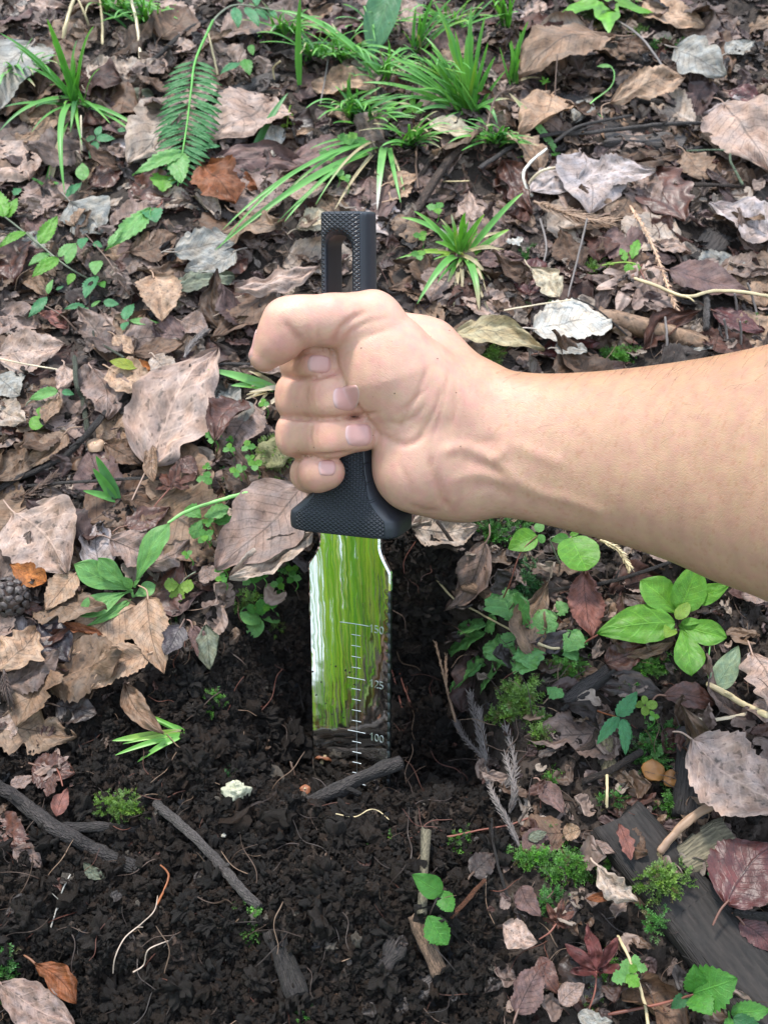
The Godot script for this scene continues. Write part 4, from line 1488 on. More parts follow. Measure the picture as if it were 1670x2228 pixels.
	["F", 535, 800, 680, 880, 0.72, "ovate", "pinktan", 1.0, 0.4, 10, "curled pinkish leaf below the small red maple leaf"],
	["F", 610, 640, 695, 770, 0.62, "ovate", "purple", 0.5, 0.1, 5, "purple brown leaf left of the small red maple leaf"],
	["F", 590, 1180, 700, 970, 0.55, "ovate", "purple", 0.5, -0.2, 7, "long purple brown leaf near the bottom edge"],
	["F", 775, 1140, 880, 1055, 0.62, "ovate", "mauve", 0.5, 0.2, 8, "pinkish leaf near the bottom under the red maple leaf"],
	["F", 690, 940, 770, 1100, 0.5, "ovate", "redbrown", 0.7, -0.2, 6, "red brown leaf between the purple leaf and the maple leaf"],
	["F", 1025, 375, 1075, 530, 0.42, "oak", "rose", 0.7, -0.1, 12, "small reddish leaf at the upper end of the plank"],
	["F", 905, 455, 1010, 500, 0.45, "ovate", "mauve", 0.6, 0.1, 8, "small mauve leaf above the oak leaf"],
	["F", 850, 1185, 1000, 1215, 0.5, "ovate", "grey", 0.5, 0.2, 7, "pale grey leaf at the bottom edge"],
	["F", 790, 425, 860, 400, 0.8, "round", "peach", 0.7, 0.2, 9, "tiny tan leaf bit over the moss left of the plank"],
	["F", 640, 440, 720, 410, 0.5, "ovate", "olive", 0.6, 0.1, 5, "olive leaf scrap beside the dry cedar stem"],
	["F", 400, 590, 500, 500, 0.6, "ovate", "dark", 0.6, 0.1, 5, "blackish leaf between the round leaved seedling and the moss"],
	["F", 690, 200, 790, 330, 0.5, "ovate", "purple", 0.6, 0.1, 5, "dark purplish leaf beside the dry cedar sprig"],
	["G", 800, 305, 835, 615, 0.46, "elliptic", "rose", 0.3, -0.2, 8, "upright red brown leaf between the liverwort and the rosette"],
	["G", 335, 175, 145, 490, 0.38, "ovate", "mauve", 0.6, -0.3, 9, "limp grey mauve leaf hanging at the hole's right rim"],
	["G", 555, 645, 735, 590, 0.48, "elliptic", "plum", 0.4, 0.1, 6, "dark plum leaf between liverwort and red brown leaf"],
	["G", 975, 700, 1215, 640, 0.24, "elliptic", "tanbrown", 1.2, 0.1, 9, "narrow brown leaf under the right rosette"],
	["G", 1165, 890, 1410, 930, 0.44, "elliptic", "redbrown", 0.7, -0.3, 9, "dark red curled leaf below the right rosette"],
	["G", 1580, 690, 1680, 960, 0.78, "oak", "pinktan", 0.5, -0.2, 10, "ragged pinkish leaf at the right edge beside the pale green one"],
	["G", 1540, 420, 1680, 440, 0.5, "ovate", "mauve", 0.5, 0.1, 6, "mauve leaf just under the forearm at the right edge"],
	["G", 1350, 1180, 1480, 1290, 0.6, "ovate", "redbrown", 0.5, 0.1, 5, "red brown leaf beside the upright dark wood bar"],
	["H", 185, 805, 610, 890, 0.36, "ovate", "straw", 1.0, -0.3, 12, "yellowish cream leaf with curled toothed edge by the wrist"],
	["H", 560, 790, 925, 745, 0.72, "round", "white", 0.3, 0.1, 12, "round white leaf with a small hole above the forearm"],
	["H", 590, 905, 870, 850, 0.46, "elliptic", "maroon", 0.4, 0.1, 7, "dark red leaf with a grey patch just above the forearm"],
	["H", 660, 880, 810, 890, 0.44, "strip", "grey", 0.3, 0.1, 13, "grey leaf scrap lying on the dark red leaf above the forearm"],
	["H", 545, 500, 680, 640, 0.60, "obovate", "cream", 0.8, -0.2, 10, "cream leaf standing between grass tuft and white leaf"],
	["H", 1120, 395, 1300, 430, 0.45, "oak", "pinktan", 0.7, 0.2, 8, "ragged pinkish leaf above the pale bent twig"],
	["H", 1195, 515, 1570, 625, 0.56, "ovate", "purple", 0.35, -0.2, 9, "large dark mauve leaf above the pale bent twig"],
	["H", 1590, 430, 1680, 580, 0.6, "ovate", "rose", 0.4, 0.1, 6, "reddish leaf at the right edge below the lavender leaf"],
	["H", 305, 470, 515, 460, 0.55, "ovate", "purple", 0.5, -0.2, 6, "purplish leaf right of the grass tuft beside the grip"],
	["H", 150, 500, 80, 660, 0.55, "ovate", "mauve", 0.5, 0.1, 5, "mauve leaf under the grass tuft beside the grip"],
	["H", 1250, 880, 1400, 870, 0.4, "oak", "grey", 0.7, 0.1, 5, "small ragged grey leaf at the forearm's upper edge"],
	["H", 430, 380, 510, 360, 0.5, "oak", "white", 0.8, 0.1, 8, "small white ragged leaf between grass tuft and cedar sprig"],
	["H", 1400, 700, 1640, 800, 0.5, "ovate", "maroon", 0.4, 0.1, 4, "dark reddish leaf below the pale bent twig at right"]]

# Leaves with pointed lobes: [region, base x, y, tip x, y, colour, roughness, droop, height mm, label]
const MAPLES := [
	["H", 1010, 560, 960, 700, "pinktan", 0.9, 0.15, 10, "pinkish grey maple leaf above the rolled brown leaf"],
	["H", 1090, 580, 1210, 730, "mauve", 0.9, 0.1, 7, "mauve maple leaf half under the pinkish grey one"],
	["F", 760, 800, 790, 690, "redbrown", 1.9, 0.35, 9, "small reddish maple leaf left of the plank"],
	["F", 930, 1000, 900, 800, "maroon", 2.0, 0.35, 11, "large reddish maple leaf curling beside the plank"],
	["C", 880, 1330, 930, 1200, "redbrown", 1.5, 0.2, 12, "crumpled red brown maple leaf left of the ring finger"],
	["E", 240, 140, 160, 90, "mauve", 1.0, 0.1, 5, "dull mauve maple leaf on the soil at left"]]

func landmark_word(p: Vector2) -> Array:
	var marks := [["the fern frond", 400, 250], ["the upper left grass tuft", 150, 200], ["the broad green blade at the top", 860, 60], ["the right grass tuft", 1020, 220], ["the grey branch", 1250, 290], ["the lavender leaves", 1300, 400],
		["the grass tuft beside the grip", 1000, 540], ["the knife grip", 757, 540], ["the left serrated seedling", 120, 560], ["the orange and green leaf", 300, 790], ["the very large pale leaf", 370, 870], ["the dark stick at left", 170, 950],
		["the thumb", 560, 720], ["the white leaf", 1230, 700], ["the rolled brown leaf", 1420, 700], ["the pale bent twig", 1530, 640], ["the knife guard", 640, 1140], ["the pale green rosette", 260, 1250], ["the dark cone", 25, 1280],
		["the liverwort", 1090, 1390], ["the right rosette", 1450, 1350], ["the pale toothed leaf", 1570, 1660], ["the plank", 1520, 1960], ["the upright dark wood bar", 1500, 1690], ["the dark branch", 140, 1780], ["the large maple leaf", 1290, 2080]]
	var best: Array = marks[0]
	var d := 1e9
	for m in marks:
		var e := p.distance_to(Vector2(m[1], m[2]))
		if e < d:
			d = e
			best = m
	var o := p - Vector2(best[1], best[2])
	var where := "right of" if o.x > absf(o.y) else ("left of" if -o.x > absf(o.y) else ("below" if o.y > 0 else "above"))
	return [best[0], where, d]

func leaf_at(called: String, base: Vector3, tip: Vector3, wr: float, shape: String, col: String, curl: float, bend: float, label: String, category: String, group: String) -> Node3D:
	var L := base.distance_to(tip)
	if absf(bend) > 0.05:
		L /= sin(bend * 0.5) / (bend * 0.5)
	var teeth := 0
	var tooth := 0.0
	if shape in ["ovate", "elliptic", "obovate"] and rng.randf() < 0.6:
		teeth = 15
		tooth = rng.randf_range(0.07, 0.16)
	if shape == "round" or shape == "strip":
		teeth = 11
		tooth = 0.12
	var c: Color = COL[col]
	var wet := c.get_luminance() < 0.085
	var normal := (g_n + CAMX * rng.randfn(0, 0.14) + g_v * rng.randfn(-0.08, 0.10)).normalized()
	var rough := rng.randf_range(0.8, 1.5)
	var mesh := leaf_mesh(L, L * wr * 1.12, shape, c, curl, bend, teeth, tooth, rough, rng.randf_range(0.0, 0.55) if wr > 0.3 else 0.0)
	var o := root_mesh(called, mesh, M["dry%d%d" % [rng.randi() % 3, 1 if wet else 0]], label, category, group)
	o.transform = frame_on(base, tip, normal)
	if bend > 0.05 or bend < -0.05:
		o.rotate(o.transform.basis.x.normalized(), bend * 0.5)
	return o

func make_leaves() -> void:
	for r in LEAVES:
		var base := P(px(r[0], r[1], r[2]), r[10] * 0.0013)
		var tip: Vector3 = P(px(r[0], r[3], r[4]), r[10] * 0.0013)
		var o := leaf_at("fallen_leaf", base, tip, r[5], r[6], r[7], r[8], r[9], r[11], "leaf", "dead leaves on the forest floor")
		var L := base.distance_to(tip)
		if L > 0.016 and absf(r[8]) < 1.0 and r[5] > 0.3:
			var c: Color = COL[r[7]]
			var s := smooth_path([Vector3(0, 0, 0.002), Vector3(rng.randfn(0, 0.02) * L, 0.0004, -L * 0.10), Vector3(rng.randfn(0, 0.06) * L, -0.0004, -L * rng.randf_range(0.16, 0.3))], 4)
			part("stalk", tube_mesh(s, 0.0005, 0.0004, 6, c.lerp(COL.brown, 0.5)), M.stem, o)
	for r in MAPLES:
		var base := P(px(r[0], r[1], r[2]), r[8] * 0.001)
		var tip: Vector3 = P(px(r[0], r[3], r[4]), r[8] * 0.001)
		var L := base.distance_to(tip)
		var o := root_mesh("maple_leaf", palm_mesh(L, [[0.0, 1.0], [0.75, 0.86], [-0.75, 0.9], [1.5, 0.6], [-1.5, 0.62]], COL[r[5]], r[6], r[7]), M["dry%d0" % (rng.randi() % 3)], r[9], "leaf", "dead leaves on the forest floor")
		o.transform = frame_on(base, tip, (g_n + CAMX * rng.randfn(0, 0.15)).normalized())
		part("stalk", tube_mesh(smooth_path([Vector3.ZERO, Vector3(0.002, 0.001, -L * 0.4), Vector3(0.005, 0, -L * 0.75)], 4), 0.0004, 0.0003, 6, COL.redstem), M.stem, o)
	# a green and yellow patch on the orange leaf, a leaf of its own
	var b := P(px("C", 775, 720), 0.014)
	var two := leaf_at("turning_leaf", b, P(px("C", 640, 695), 0.015), 0.62, "ovate", "orange", 0.3, -0.2, "small bright orange leaf with a yellow green patch left of the thumb", "leaf", "")
	var inner := leaf_mesh(0.016, 0.0068, "elliptic", COL.yellowgreen, 0.2, -0.1, 0, 0.0, 0.4, 0.0, true)
	var pt := part("green_patch", inner, M.green1, two)
	pt.position = Vector3(0.001, 0.0012, 0.006)

# Past the three hundred leaves that show largest: the bed of older leaves under them, as one mass.
func make_leaf_bed() -> void:
	var tones := ["mauve", "brown", "tanbrown", "purple", "redbrown", "pinktan", "brown", "dark", "peach", "mauve"]
	for kind in 5:
		var m := leaf_mesh(1.0, [0.6, 0.72, 0.5, 0.66, 0.45][kind], ["ovate", "elliptic", "ovate", "obovate", "lance"][kind], Color(1, 1, 1), [0.5, -0.6, 0.9, 0.3, 1.5][kind], [-0.4, 0.3, -0.8, -0.2, 0.4][kind], 15 if kind < 3 else 0, 0.13, 1.3, 0.8)
		var where := []
		var tint := PackedColorArray()
		for k in 175:
			var gx := rng.randf_range(-0.30, 0.30)
			var gy := rng.randf_range(-0.26, 0.50)
			var w := ground_point(gx, gy, H(gx, gy) + rng.randf_range(0.0005, 0.004))
			var p := to_px(w)
			if on_soil(p) or on_soil(p + Vector2(40, 50)) or on_soil(p + Vector2(-60, 50)) or (p.y > 1150 and p.x > 900 and rng.randf() < 0.75):
				continue
			var bs := Basis(CAMX, g_n, CAMX.cross(g_n)) * Basis.from_euler(Vector3(rng.randfn(-0.06, 0.2), rng.randf() * TAU, rng.randfn(0, 0.22)))
			where.append(Transform3D(bs.scaled_local(Vector3.ONE * rng.randf_range(0.020, 0.046)), w))
			var c: Color = COL[tones[rng.randi() % tones.size()]]
			tint.append(ink(c * rng.randf_range(0.45, 0.9)))
		tag(scatter("leaf_bed", m, M["dry%d0" % (kind % 3)], where, tint), "bed of older dead leaves lying under the others", "leaf litter", "older leaves underneath", "stuff")

# The same leaf bed beyond the frame, up the slope and to both sides.
func make_outer_bed() -> void:
	var m := leaf_mesh(1.0, 0.62, "ovate", Color(1, 1, 1), 0.6, -0.5, 0, 0.0, 1.4, 0.7)
	var where := []
	var tint := PackedColorArray()
	for k in 9000:
		var gx := rng.randf_range(-1.8, 1.8)
		var gy := rng.randf_range(-0.45, 2.6)
		var p := to_px(ground_point(gx, gy, 0.0))
		if (p.x > -30 and p.x < 1700 and p.y > -40 and gy < 0.52) or on_soil(p) or (gy < -0.26 and absf(gx) < 0.5):
			continue
		var bs := Basis(CAMX, g_n, CAMX.cross(g_n)) * Basis.from_euler(Vector3(rng.randfn(-0.05, 0.25), rng.randf() * TAU, rng.randfn(0, 0.25)))
		where.append(Transform3D(bs.scaled_local(Vector3.ONE * rng.randf_range(0.02, 0.06)), ground_point(gx, gy, H(gx, gy) + rng.randf_range(0.0005, 0.008))))
		tint.append(ink((COL[["mauve", "brown", "tanbrown", "pinktan", "redbrown", "dark", "peach", "pale"][rng.randi() % 8]] as Color) * rng.randf_range(0.5, 1.0)))
	tag(scatter("leaf_bed", m, M.dry00, where, tint), "dead leaves covering the slope beyond", "leaf litter", "older leaves underneath", "stuff")

# The lesser leaves between them, laid before the named ones: many sizes and tones.
func make_more_leaves() -> void:
	var spots: Array[Vector2] = []
	var keep := []
	var tries := 0
	var tones := ["pinktan", "mauve", "mauve", "brown", "tanbrown", "purple", "redbrown", "pale", "tanbrown", "brown", "dark", "peach", "pinktan", "grey", "lavender", "maroon"]
	while keep.size() < 150 and tries < 6000:
		tries += 1
		var p := Vector2(rng.randf_range(-20, 1690), rng.randf_range(-10, 2240))
		if on_soil(p) or (p.y > 1150 and p.x < 1120 and (on_soil(p + Vector2(75, 60)) or on_soil(p + Vector2(-75, 60)) or on_soil(p + Vector2(75, -60)))) or (p.y > 700 and p.y < 1150 and p.x > 1000) or Geometry2D.is_point_in_polygon(p, PackedVector2Array([Vector2(560, 620), Vector2(830, 620), Vector2(1050, 800), Vector2(1000, 1120), Vector2(640, 1150)])):
			continue
		if p.y > 1150 and p.x > 900 and rng.randf() < 0.9:
			continue
		var gap := lerpf(58.0, 92.0, p.y / 2228.0)
		var ok := true
		for s in spots:
			if s.distance_to(p) < gap:
				ok = false
				break
		if not ok:
			continue
		spots.append(p)
		var tone: String = tones[rng.randi() % tones.size()]
		if p.y > 1150 and p.x > 900:
			tone = ["dark", "brown", "redbrown", "purple"][rng.randi() % 4]
		var L := rng.randf_range(0.026, 0.052) * (0.6 if p.y > 1150 and p.x > 900 else 1.0)
		var wr := rng.randf_range(0.38, 0.85)
		var curl := rng.randf_range(0.2, 1.0) * (1.0 if rng.randf() < 0.7 else -1.0)
		if rng.randf() < 0.1:
			curl = rng.randf_range(2.0, 4.0)
		keep.append([p, tone, L, wr, curl])
	var tally := {}
	var word := {"pinktan": "pinkish tan", "mauve": "mauve", "brown": "brown", "tanbrown": "light brown", "purple": "purplish", "redbrown": "red brown", "pale": "pale tan", "dark": "blackish", "peach": "peach coloured", "grey": "grey", "lavender": "lavender grey", "maroon": "dark red"}
	keep.sort_custom(func(a, b): return landmark_word(a[0])[2] < landmark_word(b[0])[2])
	for q in keep:
		var lw := landmark_word(q[0])
		var size := "small" if q[2] < 0.034 else ("medium" if q[2] < 0.043 else "large")
		var form := "rolled up" if q[4] > 1.5 else ("arched" if q[4] < 0 else ("cupped" if q[4] > 0.6 else "flat"))
		var text: String = "%s %s %s leaf %s %s" % [size, form, word[q[1]], lw[1], lw[0]]
		var n: int = tally.get(text, 0)
		tally[text] = n + 1
		if n > 0:
			text = text.replace(" leaf ", " leaf, %s out, " % ["second", "third", "fourth", "fifth"][mini(n - 1, 3)])
		var a := rng.randf() * TAU
		var base := P(q[0], rng.randf_range(0.0015, 0.0045))
		var dir := CAMX * cos(a) + g_v * sin(a)
		var tip: Vector3 = base + dir * q[2]
		var t3 := to_ground(tip)
		tip = ground_point(t3.x, t3.y, H(t3.x, t3.y) + rng.randf_range(0.001, 0.005))
		leaf_at("fallen_leaf", base, tip, q[3], ["ovate", "elliptic", "obovate", "ovate", "ovate"][rng.randi() % 5], q[1], q[4], rng.randf_range(-0.6, 0.4), text, "leaf", "dead leaves on the forest floor")


# ---------- living plants
func green_leaf(parent: Node3D, called: String, base: Vector3, tip: Vector3, wr: float, shape: String, col: Color, curl := 0.5, bend := -0.3, teeth := 0, tooth := 0.0) -> MeshInstance3D:
	var L := base.distance_to(tip)
	var o := part(called, leaf_mesh(L, L * wr, shape, col, curl, bend, teeth, tooth, 0.45, 0.0, true), M["green%d" % (rng.randi() % 2)], parent)
	var normal := (g_n * 0.75 - cam_fwd * 0.45 + CAMX * rng.randfn(0, 0.15)).normalized()
	var t := frame_on(base, tip, normal)
	o.transform = parent.transform.affine_inverse() * t
	o.rotate_object_local(Vector3.RIGHT, bend * 0.5)
	return o

# stems: [radius mm, colour, x, y, height mm, x, y, height mm ...]; leaves: [base x, y, tip x, y, width over length, shape, colour, base height mm, tip height mm, teeth]
func plant(called: String, label: String, category: String, group: String, r: String, stems: Array, leaves: Array) -> Node3D:
	var first: Array = stems[0] if stems.size() else []
	var foot := P(px(r, first[2], first[3]), first[4] * 0.001) if first.size() else P(px(r, leaves[0][0], leaves[0][1]))
	var t := thing(called, label, category, foot, group)
	for s in stems:
		var pts := []
		for k in range(2, s.size(), 3):
			pts.append(P(px(r, s[k], s[k + 1]), s[k + 2] * 0.001) - foot)
		part("stem", tube_mesh(smooth_path(pts, 5), s[0] * 0.001, s[0] * 0.0006, 7, COL[s[1]], 0.15), M.stem, t)
	for l in leaves:
		var base := P(px(r, l[0], l[1]), l[7] * 0.001)
		var tip: Vector3 = P(px(r, l[2], l[3]), l[8] * 0.001)
		var n: int = l[9] if l.size() > 9 else 0
		green_leaf(t, "leaf", base, tip, l[4], l[5], COL[l[6]], rng.randf_range(0.25, 0.7), rng.randf_range(-0.6, -0.15), n, 0.26 if n else 0.0)
	return t

# blades: [tip x, y, tip height mm, width mm, colour, tip colour, arc]
func tuft(label: String, group: String, r: String, bx: float, by: float, blades: Array, spread := 6.0, category := "grass tuft") -> Node3D:
	var foot := P(px(r, bx, by))
	var t := thing("grass_tuft", label, category, foot, group)
	var all := blades.duplicate()
	if blades.size() >= 5:
		for k in int(blades.size() * 1.1):
			var a: Array = blades[rng.randi() % blades.size()]
			var d: Array = blades[rng.randi() % blades.size()]
			var f := rng.randf()
			var out := rng.randf_range(0.6, 1.1)
			all.append([bx + (lerpf(a[0], d[0], f) - bx) * out + rng.randfn(0, 25), by + (lerpf(a[1], d[1], f) - by) * out + rng.randfn(0, 25), lerpf(a[2], d[2], f) * rng.randf_range(0.7, 1.1), rng.randf_range(1.2, 2.4), a[4], d[5], rng.randf_range(0.08, 0.3)])
	for q in all:
		var base := P(px(r, bx, by) + Vector2(rng.randfn(0, spread), rng.randfn(0, spread * 0.5)), 0.0)
		var tip: Vector3 = P(px(r, q[0], q[1]), q[2] * 0.001)
		var mid: Vector3 = base.lerp(tip, 0.55) + g_n * base.distance_to(tip) * q[6] + (CAMX * rng.randfn(0, 0.05)) * base.distance_to(tip)
		part("blade", blade_mesh(base - foot, mid - foot, tip - foot, q[3] * 0.0012, (COL[q[4]] as Color).lerp(COL.mint, 0.28 if q[4] in ["green", "deep", "bright"] else 0.0), (COL[q[5]] as Color).lerp(COL.mint, 0.25 if q[5] in ["green", "deep", "bright"] else 0.0), (g_n - cam_fwd).normalized()), M.grass, t)
	return t

func moss(label: String, r: String, x: float, y: float, rx: float, ry: float, n: int, col: String, lift := 0.0, length := 1.0) -> Node3D:
	var c := px(r, x, y)
	var foot := P(c, lift)
	var t := thing("moss_clump", label, "moss", foot, "moss on the forest floor")
	var where := []
	var tint := PackedColorArray()
	for k in int(n * 1.9):
		var a := rng.randf() * TAU
		var d := pow(rng.randf(), 0.65) * 1.25 * (0.75 + 0.5 * nz.get_noise_2d(cos(a) * 60.0 + x, sin(a) * 60.0 + y))
		var p: Vector2 = c + Vector2(cos(a) * rx, sin(a) * ry) * d / REG[r][2]
		if nz.get_noise_2d(p.x * 3.0, p.y * 3.0) < -0.12 + 0.25 * (d - 0.8):
			continue
		var at := P(p, lift * (1.0 - 0.3 * minf(d, 1.0)) if lift > 0.011 else lift * 0.5 * (1.0 - minf(d, 1.0))) - foot
		var s := rng.randf_range(0.0020, 0.0048) * length
		var out := (CAMX * cos(a) - g_v * sin(a)) * d * 0.9 + g_n * rng.randf_range(0.15, 0.8) + CAMX * rng.randfn(0, 0.6) + g_v * rng.randfn(0, 0.5)
		var z := out.normalized()
		var x3 := z.cross(g_v + CAMX * rng.randfn(0, 0.6)).normalized()
		where.append(Transform3D(Basis(x3, z.cross(x3), z).scaled_local(Vector3.ONE * s), at))
		var cc: Color = COL[col]
		tint.append(ink(cc.lerp(COL.deep, rng.randf() * 0.5).lerp(COL.olive, rng.randf() * 0.5).lerp(COL.brown, 0.8 if rng.randf() < 0.08 else 0.0) * rng.randf_range(0.6, 1.25)))
	scatter("sprig", M.sprig_mesh, M.moss, where, tint, t)
	return t

func sprig_mesh() -> ArrayMesh:      # a moss shoot one unit long along z, feathered on both sides
	var b := MB.new()
	tube(b, [Vector3.ZERO, Vector3(0, 0.05, 0.5), Vector3(0, 0, 1)], 0.03, 0.015, 4, Color(0.8, 0.9, 0.6))
	for k in 20:
		var z := 0.12 + 0.86 * k / 20.0
		var s := 1.0 if k % 2 == 0 else -1.0
		var l := 0.30 * (1.1 - 0.75 * z)
		var up := 0.12 * sin(k * 2.4)
		var i := b.add(Vector3(0, 0, z), Vector2.ZERO, Color(0.95, 1, 0.9))
		b.add(Vector3(s * l * 0.5, up + 0.03, z + l * 0.15), Vector2.ZERO, Color.WHITE)
		b.add(Vector3(s * l, up, z + l * 0.7), Vector2.ZERO, Color.WHITE)
		b.add(Vector3(s * l * 0.35, up - 0.02, z + l * 0.55), Vector2.ZERO, Color.WHITE)
		b.quad(i, i + 1, i + 2, i + 3)
	return b.mesh()

func stick(called: String, label: String, category: String, r: String, r0: float, r1: float, col: String, pts: Array, group := "", bark := true, knots := []) -> Node3D:    # pts: x, y, height mm; radii in mm
	var foot := P(px(r, pts[0], pts[1]), pts[2] * 0.001)
	var path := []
	for k in range(0, pts.size(), 3):
		path.append(P(px(r, pts[k], pts[k + 1]), pts[k + 2] * 0.001) - foot)
	var t := thing(called, label, category, foot, group)
	var sm := smooth_path(path, 10)
	for k in range(1, sm.size() - 1):
		sm[k] += Vector3(nz.get_noise_2d(k * 14.0, r0 * 90.0), nz.get_noise_2d(k * 14.0 + 300, r0 * 90.0), 0) * r0 * (0.00032 if bark and r0 > 1.2 else 0.0002)
	part("shaft", tube_mesh(sm, r0 * 0.001, r1 * 0.001, 12 if r0 > 1.0 else 7, COL[col], 0.24), M.bark if bark else M.stem, t)
	for k in knots:
		var at: Vector3 = sm[int(k[0] * (sm.size() - 1))]
		var tip: Vector3 = at + (g_n * k[2] + CAMX * k[1] + g_v * k[3]) * 0.001
		part("side_twig", tube_mesh(smooth_path([at, at.lerp(tip, 0.5) + g_n * 0.0006, tip], 4), r0 * 0.0006, r0 * 0.00035, 7, COL[col], 0.25), M.bark if bark else M.stem, t)
	return t

func chip(called: String, label: String, category: String, r: String, x0: float, y0: float, x1: float, y1: float, w: float, h: float, col: String, lift: float, uneven := 0.6, turn := 0.0) -> Node3D:     # w, h, lift in mm
	var a := P(px(r, x0, y0), lift * 0.001)
	var b := P(px(r, x1, y1), lift * 0.001)
	var mesh := chip_mesh(a.distance_to(b), w * 0.001, h * 0.001, COL[col], uneven, rng.randf() * 500.0)
	var o := root_mesh(called, mesh, M.wood, label, category)
	var f := frame_on(a, b, (g_n + CAMX * turn).normalized())
	o.transform = Transform3D(f.basis, (a + b) * 0.5)
	return o

func cedar(label: String, r: String, pts: Array, sides: Array, col: String, needle: float) -> Node3D:      # a dry cedar shoot: stem, side shoots, and scale leaves along them
	var foot := P(px(r, pts[0], pts[1]), pts[2] * 0.001)
	var t := thing("dry_cedar_sprig", label, "twig", foot, "dry cedar sprigs")
	var b := MB.new()
	for line in [pts] + sides:
		var path := []
		for k in range(0, line.size(), 3):
			path.append(P(px(r, line[k], line[k + 1]), line[k + 2] * 0.001) - foot)
		var sm := smooth_path(path, 10)
		part("stem" if line == pts else "side_shoot", tube_mesh(sm, 0.0009 if line == pts else 0.0007, 0.0004, 6, COL[col], 0.3), M.stem, t)
		for k in range(3 if line == pts else 1, sm.size() - 1):
			var dir: Vector3 = (sm[k + 1] - sm[k - 1]).normalized() if k > 0 else Vector3.UP
			var seg: float = sm[k].distance_to(sm[k + 1])
			for m in 5:
				var a := m * 2.4 + k * 1.3
				var s := dir.cross(g_n + CAMX * 0.2).normalized()
				var o := s * cos(a) + dir.cross(s) * sin(a)
				var p0: Vector3 = sm[k] + dir * seg * m * 0.2
				var l := needle * 0.001 * rng.randf_range(0.7, 1.2)
				tube(b, [p0 - dir * l * 0.1, p0 + o * l * 0.30 + dir * l * 0.35, p0 + o * l * 0.55 + dir * l], 0.00042, 0.00012, 4, (COL[col] as Color) * rng.randf_range(0.75, 1.3))
	part("needles", b.mesh(), M.stem, t, "stuff")
	return t

